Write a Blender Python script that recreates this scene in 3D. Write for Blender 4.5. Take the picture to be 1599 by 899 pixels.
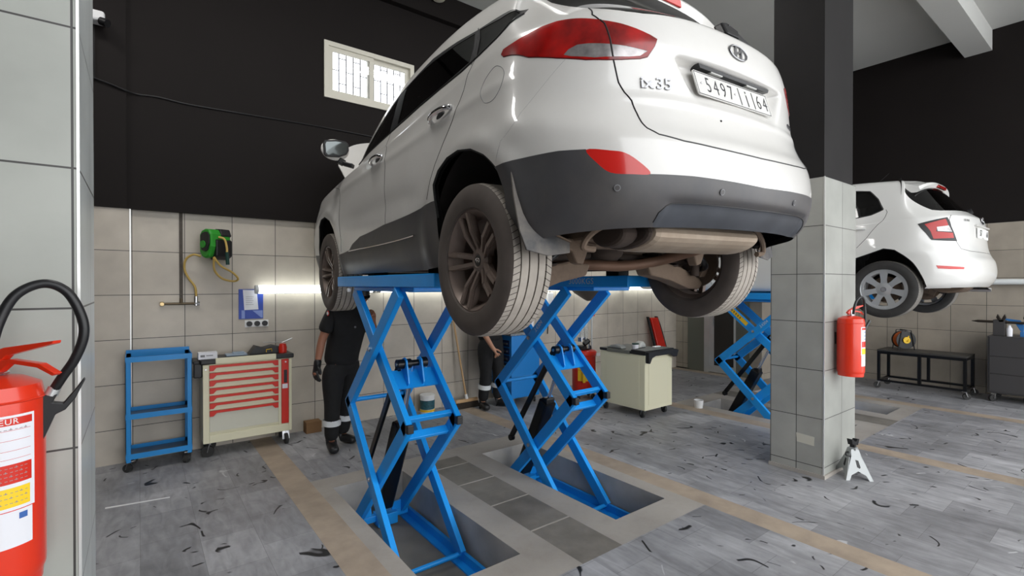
import bpy, bmesh, math, random
import numpy as np
from mathutils import Vector, Matrix, Euler
from mathutils.geometry import delaunay_2d_cdt
for o in list(bpy.data.objects): bpy.data.objects.remove(o, do_unlink=True)
random.seed(7)
C = bpy.context.scene.collection
PI = math.pi
# ------------------------------------------------------------------ camera, sky, exposure
cam = bpy.data.cameras.new('camera'); cam_o = bpy.data.objects.new('camera', cam); C.objects.link(cam_o)
cam.sensor_width = 36.0; cam.lens = 36.0 * 765.0 / 1599.0; cam.clip_start = 0.03; cam.clip_end = 200
HEAD, PITCH = math.atan(582.5 / 765.0), math.atan(5.0 / 765.0)
cam_o.location = (0, 0, 1.6); cam_o.rotation_euler = (PI / 2 - PITCH, 0, -HEAD)
bpy.context.scene.camera = cam_o
vs = bpy.context.scene.view_settings
vs.view_transform = 'Standard'; vs.look = 'None'; vs.gamma = 1; vs.use_curve_mapping = False; vs.exposure = 0.22
world = bpy.data.worlds.new('sky'); bpy.context.scene.world = world; world.use_nodes = True
wn = world.node_tree; wn.nodes.clear()
wo = wn.nodes.new('ShaderNodeOutputWorld'); wb = wn.nodes.new('ShaderNodeBackground')
wb.inputs['Color'].default_value = (0.96, 0.98, 1.0, 1); wb.inputs['Strength'].default_value = 3.3
wn.links.new(wb.outputs[0], wo.inputs[0])
TUBE_STRENGTH = 4.0
# fill panels added out of view to brighten the room's depth (their housings are built with the ceiling)
FILL_PANELS = [(0.3, 3.0, 44.0), (-1.6, 4.3, 30.0), (3.6, 3.2, 24.0)]
for k, (x, y, w) in enumerate(FILL_PANELS):
    ld = bpy.data.lights.new('fill_panel_light', 'AREA'); ld.shape = 'RECTANGLE'; ld.size = 1.2; ld.size_y = 0.3; ld.energy = w; ld.color = (1.0, 0.98, 0.95)
    lo = bpy.data.objects.new('fill_panel_light', ld); C.objects.link(lo); lo.location = (x, y, 5.22)

# ------------------------------------------------------------------ materials
def mat(name, col, rough=0.5, metal=0.0, noise=0.0, nscale=8.0, bump=0.0, bscale=60.0, coat=0.0, emit=None, estr=0.0, spec=0.5, trans=0.0, ior=1.45, dirt=None, dscale=3.0, damt=0.0):
    m = bpy.data.materials.new(name); m.use_nodes = True
    nt = m.node_tree; b = nt.nodes['Principled BSDF']
    b.inputs['Base Color'].default_value = (*col, 1); b.inputs['Roughness'].default_value = rough; b.inputs['Metallic'].default_value = metal
    b.inputs['Coat Weight'].default_value = coat; b.inputs['Coat Roughness'].default_value = 0.05
    b.inputs['Transmission Weight'].default_value = trans; b.inputs['IOR'].default_value = ior
    if emit: b.inputs['Emission Color'].default_value = (*emit, 1); b.inputs['Emission Strength'].default_value = estr
    b.inputs['Specular IOR Level'].default_value = spec
    tc = None
    if noise or bump or damt: tc = nt.nodes.new('ShaderNodeTexCoord')
    last = None
    if noise:
        n = nt.nodes.new('ShaderNodeTexNoise'); n.inputs['Scale'].default_value = nscale; n.inputs['Detail'].default_value = 5
        nt.links.new(tc.outputs['Object'], n.inputs['Vector'])
        r = nt.nodes.new('ShaderNodeMapRange'); r.inputs['From Min'].default_value = 0.25; r.inputs['From Max'].default_value = 0.75
        r.inputs['To Min'].default_value = 1 - noise; r.inputs['To Max'].default_value = 1 + noise
        nt.links.new(n.outputs['Fac'], r.inputs['Value'])
        mx = nt.nodes.new('ShaderNodeMix'); mx.data_type = 'RGBA'; mx.blend_type = 'MULTIPLY'; mx.inputs['Factor'].default_value = 1
        mx.inputs['A'].default_value = (*col, 1); nt.links.new(r.outputs[0], mx.inputs['B'])
        last = mx.outputs['Result']
    if damt:
        n = nt.nodes.new('ShaderNodeTexNoise'); n.inputs['Scale'].default_value = dscale; n.inputs['Detail'].default_value = 6; n.inputs['Roughness'].default_value = 0.65
        nt.links.new(tc.outputs['Object'], n.inputs['Vector'])
        r = nt.nodes.new('ShaderNodeMapRange'); r.inputs['From Min'].default_value = 0.42; r.inputs['From Max'].default_value = 0.68; r.inputs['To Max'].default_value = damt
        nt.links.new(n.outputs['Fac'], r.inputs['Value'])
        mx = nt.nodes.new('ShaderNodeMix'); mx.data_type = 'RGBA'; mx.inputs['A'].default_value = (*col, 1); mx.inputs['B'].default_value = (*dirt, 1)
        if last: nt.links.new(last, mx.inputs['A'])
        nt.links.new(r.outputs[0], mx.inputs['Factor']); last = mx.outputs['Result']
    if last: nt.links.new(last, b.inputs['Base Color'])
    if bump:
        n = nt.nodes.new('ShaderNodeTexNoise'); n.inputs['Scale'].default_value = bscale; n.inputs['Detail'].default_value = 3
        nt.links.new(tc.outputs['Object'], n.inputs['Vector'])
        bp = nt.nodes.new('ShaderNodeBump'); bp.inputs['Strength'].default_value = bump; bp.inputs['Distance'].default_value = 0.01
        nt.links.new(n.outputs['Fac'], bp.inputs['Height']); nt.links.new(bp.outputs[0], b.inputs['Normal'])
    return m
def s2l(*c): return tuple(((x / 255) / 12.92 if x / 255 <= 0.04045 else ((x / 255 + 0.055) / 1.055) ** 2.4) for x in c)

def tile_mat(name, col, axis, off_u, off_v, tw=0.4, th=0.4, mortar=(0.05, 0.048, 0.045), mw=0.006, rough=0.45, streak=0.0):
    # square wall tiles laid without offset; axis: which world axis runs along the wall
    m = bpy.data.materials.new(name); m.use_nodes = True; nt = m.node_tree; b = nt.nodes['Principled BSDF']
    g = nt.nodes.new('ShaderNodeNewGeometry'); sx = nt.nodes.new('ShaderNodeSeparateXYZ'); nt.links.new(g.outputs['Position'], sx.inputs[0])
    cx = nt.nodes.new('ShaderNodeCombineXYZ')
    a = nt.nodes.new('ShaderNodeMath'); a.operation = 'ADD'; a.inputs[1].default_value = off_u + 40.0 * tw
    nt.links.new(sx.outputs[axis], a.inputs[0]); nt.links.new(a.outputs[0], cx.inputs[0])
    a2 = nt.nodes.new('ShaderNodeMath'); a2.operation = 'ADD'; a2.inputs[1].default_value = off_v + 40.0 * th
    nt.links.new(sx.outputs['Z'], a2.inputs[0]); nt.links.new(a2.outputs[0], cx.inputs[1])
    br = nt.nodes.new('ShaderNodeTexBrick'); br.offset = 0; br.squash = 1; br.inputs['Scale'].default_value = 1.0
    br.inputs['Brick Width'].default_value = tw; br.inputs['Row Height'].default_value = th; br.inputs['Mortar Size'].default_value = mw / 2
    br.inputs['Mortar Smooth'].default_value = 0.1; br.inputs['Bias'].default_value = 0
    br.inputs['Color1'].default_value = (*[c * 0.95 for c in col], 1); br.inputs['Color2'].default_value = (*[c * 1.05 for c in col], 1); br.inputs['Mortar'].default_value = (*mortar, 1)
    nt.links.new(cx.outputs[0], br.inputs['Vector'])
    n = nt.nodes.new('ShaderNodeTexNoise'); n.inputs['Scale'].default_value = 4; n.inputs['Detail'].default_value = 6; nt.links.new(g.outputs['Position'], n.inputs['Vector'])
    r = nt.nodes.new('ShaderNodeMapRange'); r.inputs['From Min'].default_value = 0.3; r.inputs['From Max'].default_value = 0.7; r.inputs['To Min'].default_value = 0.88; r.inputs['To Max'].default_value = 1.08
    nt.links.new(n.outputs['Fac'], r.inputs['Value'])
    mx = nt.nodes.new('ShaderNodeMix'); mx.data_type = 'RGBA'; mx.blend_type = 'MULTIPLY'; mx.inputs['Factor'].default_value = 1
    nt.links.new(br.outputs['Color'], mx.inputs['A']); nt.links.new(r.outputs[0], mx.inputs['B'])
    nt.links.new(mx.outputs['Result'], b.inputs['Base Color']); b.inputs['Roughness'].default_value = rough
    bp = nt.nodes.new('ShaderNodeBump'); bp.inputs['Strength'].default_value = 0.35; bp.inputs['Distance'].default_value = 0.003; bp.invert = True
    nt.links.new(br.outputs['Fac'], bp.inputs['Height']); nt.links.new(bp.outputs[0], b.inputs['Normal'])
    return m

def slate_mat(name):
    m = bpy.data.materials.new(name); m.use_nodes = True; nt = m.node_tree; b = nt.nodes['Principled BSDF']
    N = nt.nodes.new; L = nt.links.new
    g = N('ShaderNodeNewGeometry')
    mp = N('ShaderNodeMapping'); mp.inputs['Rotation'].default_value = (0, 0, PI / 2); L(g.outputs['Position'], mp.inputs['Vector'])
    br = N('ShaderNodeTexBrick'); br.offset = 0.37; br.inputs['Scale'].default_value = 1; br.inputs['Brick Width'].default_value = 0.45; br.inputs['Row Height'].default_value = 0.3
    br.inputs['Mortar Size'].default_value = 0.0018; br.inputs['Mortar Smooth'].default_value = 0.6; br.inputs['Bias'].default_value = 0.0
    br.inputs['Color1'].default_value = (*s2l(134, 134, 137), 1); br.inputs['Color2'].default_value = (*s2l(160, 160, 163), 1); br.inputs['Mortar'].default_value = (*s2l(118, 118, 119), 1)
    L(mp.outputs[0], br.inputs['Vector'])
    n = N('ShaderNodeTexNoise'); n.inputs['Scale'].default_value = 1.7; n.inputs['Detail'].default_value = 8; n.inputs['Roughness'].default_value = 0.65; L(g.outputs['Position'], n.inputs['Vector'])
    r = N('ShaderNodeMapRange'); r.inputs['From Min'].default_value = 0.3; r.inputs['From Max'].default_value = 0.7; r.inputs['To Min'].default_value = 0.68; r.inputs['To Max'].default_value = 1.28; L(n.outputs['Fac'], r.inputs['Value'])
    mx = N('ShaderNodeMix'); mx.data_type = 'RGBA'; mx.blend_type = 'MULTIPLY'; mx.inputs['Factor'].default_value = 1; L(br.outputs['Color'], mx.inputs['A']); L(r.outputs[0], mx.inputs['B'])
    # streaky grain
    mp2 = N('ShaderNodeMapping'); mp2.inputs['Scale'].default_value = (9, 2.2, 1); mp2.inputs['Rotation'].default_value = (0, 0, 0.5); L(g.outputs['Position'], mp2.inputs['Vector'])
    n2 = N('ShaderNodeTexNoise'); n2.inputs['Scale'].default_value = 2.0; n2.inputs['Detail'].default_value = 6; n2.inputs['Distortion'].default_value = 0.8; L(mp2.outputs[0], n2.inputs['Vector'])
    r2 = N('ShaderNodeMapRange'); r2.inputs['From Min'].default_value = 0.3; r2.inputs['From Max'].default_value = 0.7; r2.inputs['To Min'].default_value = 0.8; r2.inputs['To Max'].default_value = 1.18; L(n2.outputs['Fac'], r2.inputs['Value'])
    mx2 = N('ShaderNodeMix'); mx2.data_type = 'RGBA'; mx2.blend_type = 'MULTIPLY'; mx2.inputs['Factor'].default_value = 1; L(mx.outputs['Result'], mx2.inputs['A']); L(r2.outputs[0], mx2.inputs['B'])
    last = mx2.outputs['Result']
    # short curved scuffs: thin contour lines of a noise field, kept only where a second field is high
    def scuff(last, scale, width, lo, colr, seed, sc2):
        a = N('ShaderNodeTexNoise'); a.noise_dimensions = '4D'; a.inputs['W'].default_value = seed; a.inputs['Scale'].default_value = scale; a.inputs['Detail'].default_value = 0.6; L(g.outputs['Position'], a.inputs['Vector'])
        s = N('ShaderNodeMath'); s.operation = 'SUBTRACT'; s.inputs[1].default_value = 0.5; L(a.outputs['Fac'], s.inputs[0])
        ab = N('ShaderNodeMath'); ab.operation = 'ABSOLUTE'; L(s.outputs[0], ab.inputs[0])
        lt = N('ShaderNodeMapRange'); lt.inputs['From Min'].default_value = width * 0.5; lt.inputs['From Max'].default_value = width; lt.inputs['To Min'].default_value = 1; lt.inputs['To Max'].default_value = 0; L(ab.outputs[0], lt.inputs['Value'])
        c = N('ShaderNodeTexNoise'); c.noise_dimensions = '4D'; c.inputs['W'].default_value = seed + 5; c.inputs['Scale'].default_value = sc2; c.inputs['Detail'].default_value = 1; L(g.outputs['Position'], c.inputs['Vector'])
        gt = N('ShaderNodeMapRange'); gt.inputs['From Min'].default_value = lo; gt.inputs['From Max'].default_value = lo + 0.02; L(c.outputs['Fac'], gt.inputs['Value'])
        mu = N('ShaderNodeMath'); mu.operation = 'MULTIPLY'; L(lt.outputs[0], mu.inputs[0]); L(gt.outputs[0], mu.inputs[1])
        x = N('ShaderNodeMix'); x.data_type = 'RGBA'; x.inputs['B'].default_value = (*colr, 1); L(mu.outputs[0], x.inputs['Factor']); L(last, x.inputs['A'])
        return x.outputs['Result']
    last = scuff(last, 2.2, 0.010, 0.585, s2l(26, 26, 28), 1.0, 5.5)
    last = scuff(last, 3.6, 0.012, 0.605, s2l(22, 22, 24), 3.0, 6.5)
    last = scuff(last, 3.0, 0.010, 0.65, s2l(185, 186, 188), 9.0, 4.5)
    L(last, b.inputs['Base Color'])
    r3 = N('ShaderNodeMapRange'); r3.inputs['To Min'].default_value = 0.38; r3.inputs['To Max'].default_value = 0.62; L(n.outputs['Fac'], r3.inputs['Value']); L(r3.outputs[0], b.inputs['Roughness'])
    bp = N('ShaderNodeBump'); bp.inputs['Strength'].default_value = 0.25; bp.inputs['Distance'].default_value = 0.004; L(n2.outputs['Fac'], bp.inputs['Height']); L(bp.outputs[0], b.inputs['Normal'])
    return m

M = {}
M['black_wall'] = mat('black_wall_paint', s2l(27, 23, 22), 0.7, spec=0.2, noise=0.12, nscale=1.3)
M['white_paint'] = mat('white_ceiling_paint', s2l(196, 196, 192), 0.8, noise=0.03, nscale=1)
M['concrete'] = mat('light_concrete', s2l(172, 166, 158), 0.7, noise=0.14, nscale=5, dirt=s2l(120, 112, 104), dscale=2.5, damt=0.5)
M['pit_wall'] = mat('pit_concrete', s2l(176, 172, 166), 0.8, noise=0.2, nscale=4)
M['pit_floor'] = mat('pit_floor_tile', s2l(116, 112, 104), 0.6, noise=0.15, nscale=5)
M['strip'] = mat('beige_strip_tile', s2l(172, 156, 138), 0.6, noise=0.1, nscale=7, dirt=s2l(120, 108, 96), dscale=2.2, damt=0.45)
M['slate'] = slate_mat('slate_floor')
M['slate_mid'] = mat('worn_slate_tile', s2l(130, 125, 117), 0.6, noise=0.16, nscale=6, dirt=s2l(84, 79, 72), dscale=2, damt=0.6)
M['stain'] = mat('oil_stain', s2l(66, 58, 54), 0.5, noise=0.2, nscale=3)
M['tile_back'] = tile_mat('tile_back', s2l(192, 183, 170), 'X', 0.05, 0.093)
M['tile_right'] = tile_mat('tile_right', s2l(160, 151, 138), 'Y', 0.1, -0.1)
M['tile_pil_x'] = tile_mat('tile_pillar_front', s2l(152, 153, 147), 'X', -4.85 + 0.4 * 1, -0.09)
M['tile_pil_y'] = tile_mat('tile_pillar_side', s2l(160, 159, 152), 'Y', -1.645 + 0.0, -0.09, tw=0.213)
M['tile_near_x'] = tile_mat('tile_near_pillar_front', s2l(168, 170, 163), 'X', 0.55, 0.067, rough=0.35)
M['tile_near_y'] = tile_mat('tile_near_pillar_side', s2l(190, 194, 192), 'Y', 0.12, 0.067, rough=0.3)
M['trim_alu'] = mat('aluminium_trim', s2l(225, 225, 222), 0.3, 0.6)
M['pvc'] = mat('cream_frame', s2l(214, 210, 196), 0.4)
M['blue'] = mat('blue_lift_paint', (0.010, 0.29, 0.78), 0.36, noise=0.05, nscale=5)
M['blue_dark'] = mat('blue_cart_paint', (0.012, 0.23, 0.58), 0.35, noise=0.08, nscale=5)
M['shelf_grey'] = mat('worn_blue_grey_shelf', s2l(74, 96, 120), 0.4, 0.3, noise=0.2, nscale=9)
M['black'] = mat('black_plastic', (0.012, 0.012, 0.013), 0.4)
M['black_metal'] = mat('black_metal', (0.008, 0.008, 0.009), 0.3, 0.3)
M['chrome'] = mat('chrome', (0.8, 0.8, 0.82), 0.12, 1.0)
M['steel'] = mat('steel', (0.55, 0.55, 0.56), 0.3, 1.0)
M['rubber'] = mat('rubber', (0.03, 0.029, 0.028), 0.75, noise=0.15, nscale=20)
M['tyre_side'] = mat('dusty_tyre_sidewall', s2l(84, 76, 71), 0.8, noise=0.15, nscale=10)
M['tyre_tread'] = mat('dusty_tyre_tread', s2l(160, 152, 142), 0.85, noise=0.14, nscale=14)
M['groove'] = mat('tread_groove', s2l(48, 44, 42), 0.9)
M['cream'] = mat('cream_metal', s2l(222, 217, 188), 0.4)
M['red'] = mat('red_metal', (0.62, 0.025, 0.012), 0.35)
M['ext_red'] = mat('extinguisher_red', (0.72, 0.035, 0.01), 0.3, coat=0.3)
M['white'] = mat('white_plastic', (0.8, 0.8, 0.8), 0.4)
M['paper'] = mat('paper', (0.78, 0.78, 0.82), 0.7)
M['grey'] = mat('grey_plastic', (0.2, 0.2, 0.21), 0.5)
M['yellow'] = mat('yellow_plastic', (0.8, 0.5, 0.02), 0.45)
M['hose'] = mat('yellow_hose', s2l(205, 172, 95), 0.5)
M['green'] = mat('green_plastic', s2l(50, 150, 48), 0.4)
M['dkgreen'] = mat('dark_green_rubber', s2l(20, 60, 52), 0.5)
M['tube'] = mat('lamp_tube', (1, 1, 1), 0.3, emit=(0.93, 1.0, 0.98), estr=TUBE_STRENGTH)
M['cap_glass'] = mat('lamp_cover', (0.75, 0.78, 0.78), 0.3)
M['orange'] = mat('orange_cable', s2l(225, 110, 30), 0.5)
M['skin'] = mat('skin', s2l(150, 102, 80), 0.55)
M['skin2'] = mat('light_skin', s2l(186, 138, 112), 0.55)
M['cloth'] = mat('black_cloth', (0.011, 0.011, 0.012), 0.85, noise=0.2, nscale=20)
M['reflect'] = mat('reflective_band', (0.75, 0.77, 0.78), 0.35)
M['hair'] = mat('dark_hair', (0.012, 0.01, 0.009), 0.6)
M['wood'] = mat('pale_wood', s2l(196, 160, 118), 0.6)
M['ink'] = mat('black_ink', (0.02, 0.02, 0.022), 0.6)
M['alu'] = mat('brushed_aluminium', s2l(190, 192, 192), 0.35, 0.5, noise=0.05)
M['dark_glass'] = mat('dark_door_glass', s2l(40, 38, 36), 0.1)
M['panel'] = mat('grey_green_panel', s2l(100, 102, 92), 0.5)
M['blue_cloth'] = mat('blue_cloth', s2l(50, 110, 170), 0.8)
M['cardboard'] = mat('cardboard', s2l(130, 98, 66), 0.8)
M['soft_blue'] = mat('blue_folder', s2l(40, 70, 165), 0.4)
M['clear'] = mat('clear_tube', (0.85, 0.9, 0.92), 0.05, trans=0.85)

# ------------------------------------------------------------------ mesh builder
class MB:
    def __init__(s): s.v = []; s.f = []; s.m = []; s.cur = 0
    def add(s, vs, fs):
        o = len(s.v); s.v += [tuple(v) for v in vs]; s.f += [tuple(i + o for i in f) for f in fs]; s.m += [s.cur] * len(fs); return s
    def box(s, c, d, R=None):
        x, y, z = d[0] / 2, d[1] / 2, d[2] / 2
        vs = [Vector((a * x, b * y, e * z)) for a in (-1, 1) for b in (-1, 1) for e in (-1, 1)]
        if R is not None: vs = [R @ v for v in vs]
        vs = [v + Vector(c) for v in vs]
        return s.add(vs, [(0, 1, 3, 2), (4, 6, 7, 5), (0, 4, 5, 1), (2, 3, 7, 6), (0, 2, 6, 4), (1, 5, 7, 3)])
    def bb(s, x0, x1, y0, y1, z0, z1): return s.box(((x0 + x1) / 2, (y0 + y1) / 2, (z0 + z1) / 2), (abs(x1 - x0), abs(y1 - y0), abs(z1 - z0)))
    def bar(s, p, q, w, h, up=(0, 0, 1)):
        p, q = Vector(p), Vector(q); d = q - p; L = d.length; d.normalize()
        sx = d.cross(Vector(up)).normalized(); uz = sx.cross(d)
        R = Matrix((sx, d, uz)).transposed()
        return s.box((p + q) / 2, (w, L, h), R)
    def cyl(s, p, q, r, n=16, r2=None, caps=True):
        p, q = Vector(p), Vector(q); d = (q - p).normalized(); r2 = r if r2 is None else r2
        a = d.orthogonal().normalized(); b = d.cross(a)
        vs = []
        for c, rr in ((p, r), (q, r2)):
            for i in range(n): t = 2 * PI * i / n; vs.append(c + (a * math.cos(t) + b * math.sin(t)) * rr)
        fs = [(i, (i + 1) % n, n + (i + 1) % n, n + i) for i in range(n)]
        if caps: fs += [tuple(range(n - 1, -1, -1)), tuple(range(n, 2 * n))]
        return s.add(vs, fs)
    def lathe(s, prof, c=(0, 0, 0), axis='z', n=32, a0=0, a1=2 * PI, closed=False):
        # prof: list of (radius, height along axis)
        full = abs(a1 - a0 - 2 * PI) < 1e-6; m = n if full else n + 1
        vs = []
        for r, h in prof:
            for i in range(m):
                t = a0 + (a1 - a0) * i / n; u, v = r * math.cos(t), r * math.sin(t)
                p = {'z': (u, v, h), 'x': (h, u, v), 'y': (u, h, v)}[axis]
                vs.append((p[0] + c[0], p[1] + c[1], p[2] + c[2]))
        fs = []; k = len(prof)
        for j in range(k if closed else k - 1):
            j2 = (j + 1) % k
            for i in range(m if full else m - 1): fs.append((j * m + i, j * m + (i + 1) % m, j2 * m + (i + 1) % m, j2 * m + i))
        return s.add(vs, fs)
    def tube(s, pts, r, n=10, caps=True):
        P = [Vector(p) for p in pts]; rs = r if isinstance(r, (list, tuple)) else [r] * len(P)
        vs = []; nrm = None
        for i, p in enumerate(P):
            t = (P[min(i + 1, len(P) - 1)] - P[max(i - 1, 0)]).normalized()
            nrm = t.orthogonal().normalized() if nrm is None else (nrm - t * nrm.dot(t)).normalized()
            b = t.cross(nrm)
            for k in range(n): a = 2 * PI * k / n; vs.append(p + (nrm * math.cos(a) + b * math.sin(a)) * rs[i])
        fs = [(i * n + k, i * n + (k + 1) % n, (i + 1) * n + (k + 1) % n, (i + 1) * n + k) for i in range(len(P) - 1) for k in range(n)]
        if caps: fs += [tuple(range(n - 1, -1, -1)), tuple((len(P) - 1) * n + k for k in range(n))]
        return s.add(vs, fs)
    def prism(s, poly, fn, d0, d1):
        # poly: 2D outline; fn(u, v, d) -> 3D point
        n = len(poly); vs = [fn(u, v, d0) for u, v in poly] + [fn(u, v, d1) for u, v in poly]
        fs = [tuple(range(n)), tuple(range(2 * n - 1, n - 1, -1))] + [(i, n + i, n + (i + 1) % n, (i + 1) % n) for i in range(n)]
        return s.add(vs, fs)
    def sphere(s, c, r, n=16, m=10, sc=(1, 1, 1)):
        prof = [(max(1e-4, r * math.sin(PI * j / m)), -r * math.cos(PI * j / m)) for j in range(m + 1)]
        o = len(s.v); s.lathe(prof, (0, 0, 0), 'z', n)
        for i in range(o, len(s.v)): x, y, z = s.v[i]; s.v[i] = (c[0] + x * sc[0], c[1] + y * sc[1], c[2] + z * sc[2])
        return s
    def xf(s, mtx, start=0):
        for i in range(start, len(s.v)): s.v[i] = tuple(mtx @ Vector(s.v[i]))
        return s
def smooth_pts(pts, k=6):
    P = [Vector(p) for p in pts]; out = []
    for i in range(len(P) - 1):
        a, b, c, d = P[max(i - 1, 0)], P[i], P[i + 1], P[min(i + 2, len(P) - 1)]
        for j in range(k):
            t = j / k; out.append(0.5 * ((2 * b) + (c - a) * t + (2 * a - 5 * b + 4 * c - d) * t * t + (3 * b - a - 3 * c + d) * t ** 3))
    out.append(P[-1]); return out

def wloc(o):
    v = Vector((0, 0, 0))
    while o is not None: v += o.location; o = o.parent
    return v
def obj(name, mb, m, parent=None, smooth=False, bevel=0.0, local=False, label=None, cat=None, group=None, kind=None, seg=2):
    me = bpy.data.meshes.new(name)
    vs = mb.v
    if parent is not None and not local:
        off = wloc(parent); vs = [(v[0] - off.x, v[1] - off.y, v[2] - off.z) for v in vs]
    o = bpy.data.objects.new(name, me); C.objects.link(o)
    if parent is None and kind is None:   # put the origin at the base of the thing
        xs = [v[0] for v in vs]; ys = [v[1] for v in vs]; zs = [v[2] for v in vs]
        b = Vector(((min(xs) + max(xs)) / 2, (min(ys) + max(ys)) / 2, min(zs)))
        vs = [(v[0] - b.x, v[1] - b.y, v[2] - b.z) for v in vs]; o.location = b
    me.from_pydata(vs, [], mb.f)
    ms = m if isinstance(m, (list, tuple)) else [m]
    for x in ms: me.materials.append(x)
    if len(ms) > 1: me.polygons.foreach_set('material_index', mb.m)
    bm = bmesh.new(); bm.from_mesh(me); bmesh.ops.recalc_face_normals(bm, faces=bm.faces); bm.to_mesh(me); bm.free()
    if smooth:
        me.polygons.foreach_set('use_smooth', [True] * len(me.polygons))
        me.set_sharp_from_angle(angle=math.radians(38))
    me.update()
    if parent is not None: o.parent = parent
    if bevel:
        md = o.modifiers.new('bevel', 'BEVEL'); md.width = bevel; md.segments = seg; md.limit_method = 'ANGLE'; md.angle_limit = math.radians(40)
    if label: o['label'] = label
    if cat: o['category'] = cat
    if group: o['group'] = group
    if kind: o['kind'] = kind
    return o
def thing(name, label, cat, loc, group=None, rotz=0):
    o = bpy.data.objects.new(name, None); C.objects.link(o); o.location = loc; o.rotation_euler = (0, 0, rotz); o.empty_display_size = 0.1
    o['label'] = label; o['category'] = cat
    if group: o['group'] = group
    return o
def text_mesh(txt, size, extrude=0.001, spacing=1.0, align='CENTER', shear=0.0, offset=0.0):
    cu = bpy.data.curves.new('lettering', 'FONT'); cu.body = txt; cu.size = size; cu.extrude = extrude; cu.align_x = align; cu.align_y = 'CENTER'; cu.space_character = spacing; cu.shear = shear; cu.offset = offset
    cu.resolution_u = 3
    o = bpy.data.objects.new('lettering', cu); C.objects.link(o)
    me = bpy.data.meshes.new_from_object(o)
    v = [tuple(x.co) for x in me.vertices]; f = [tuple(p.vertices) for p in me.polygons]
    bpy.data.objects.remove(o, do_unlink=True); bpy.data.curves.remove(cu); bpy.data.meshes.remove(me)
    return v, f
def add_text(mb, txt, size, fn, **k):
    # fn(u, v, d) maps flat text coordinates into place
    v, f = text_mesh(txt, size, **k); return mb.add([fn(*p) for p in v], f)
def castor(parent, x, y, z0, zt, ang=0.0, r=0.045, name='caster', hub='steel'):
    fm = MB(); d = Vector((math.cos(ang), math.sin(ang), 0)); p = Vector((x, y, 0)); q = d.cross(Vector((0, 0, 1)))
    fm.bb(x - 0.03, x + 0.03, y - 0.03, y + 0.03, zt - 0.006, zt)
    c = p + d * 0.02 + Vector((0, 0, z0 + r))
    for s_ in (-1, 1): fm.bar(c + q * 0.018 * s_ + Vector((0, 0, -0.005)), p + q * 0.016 * s_ + Vector((0, 0, zt - 0.004)), 0.004, 0.03, up=q)
    o = obj(name, fm, M[hub], parent)
    w = MB(); w.cyl(c - q * 0.013, c + q * 0.013, r, 20); obj('wheel', w, M['rubber'], o, smooth=True)
    return o
# ------------------------------------------------------------------ the building
XL, XR, YB, YF, ZC = -3.2, 9.95, 5.65, -2.5, 5.32
PITS = [(1.21, 1.80, 2.28, 3.92), (2.58, 3.13, 2.22, 3.86), (5.96, 6.52, 2.05, 3.70), (7.33, 7.88, 2.0, 3.65)]
def floor_kind(x, y):
    for a in PITS:
        if a[0] < x < a[1] and a[2] < y < a[3]: return None
    if 1.98 < y < 4.15 and 1.1 < x < 3.27:
        if 2.02 < x < 2.36 and y < 3.95: return 'slate_mid'
        return 'concrete'
    if 1.82 < y < 3.95 and 5.78 < x < 8.1:
        if 6.75 < x < 7.1: return 'slate_mid'
        return 'concrete'
    for a in ((0.9, 1.1), (3.27, 3.47), (5.58, 5.78), (8.1, 8.3)):
        if a[0] < x < a[1]: return 'strip'
    return 'slate'
xs = sorted(set([XL - 3, XR] + [v for p in PITS for v in p[:2]] + [0.9, 1.1, 3.27, 3.47, 5.58, 5.78, 8.1, 8.3, 2.02, 2.36, 6.75, 7.1]))
ys = sorted(set([YF - 6, YB] + [v for p in PITS for v in p[2:]] + [1.98, 4.15, 3.95, 1.82]))
fl = MB(); kinds = ['slate', 'concrete', 'strip', 'slate_mid']
for i in range(len(xs) - 1):
    for j in range(len(ys) - 1):
        k = floor_kind((xs[i] + xs[i + 1]) / 2, (ys[j] + ys[j + 1]) / 2)
        if k is None: continue
        fl.cur = kinds.index(k)
        fl.add([(xs[i], ys[j], 0), (xs[i + 1], ys[j], 0), (xs[i + 1], ys[j + 1], 0), (xs[i], ys[j + 1], 0)], [(0, 1, 2, 3)])
obj('floor', fl, [M[k] for k in kinds], kind='structure')
# grout lines between the worn slates of the centre strip are real joints 2 mm proud of the slates
gr = MB()
for y in (2.45, 2.9, 3.35, 3.75): gr.bb(2.02, 2.36, y - 0.006, y + 0.006, -0.004, 0.0015)
obj('floor_grout', gr, M['concrete'], kind='structure')
for n, (a, b, c, d) in enumerate(PITS):
    p = MB(); z = -0.29; t = 0.05
    p.bb(a - t, a, c - t, d + t, z, -0.001); p.bb(b, b + t, c - t, d + t, z, -0.001); p.bb(a, b, c - t, c, z, -0.001); p.bb(a, b, d, d + t, z, -0.001)
    p.cur = 1; p.bb(a - t, b + t, c - t, d + t, z - 0.05, z)
    obj('trim_%d' % (n + 1), p, [M['pit_wall'], M['pit_floor']], kind='structure')
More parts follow.
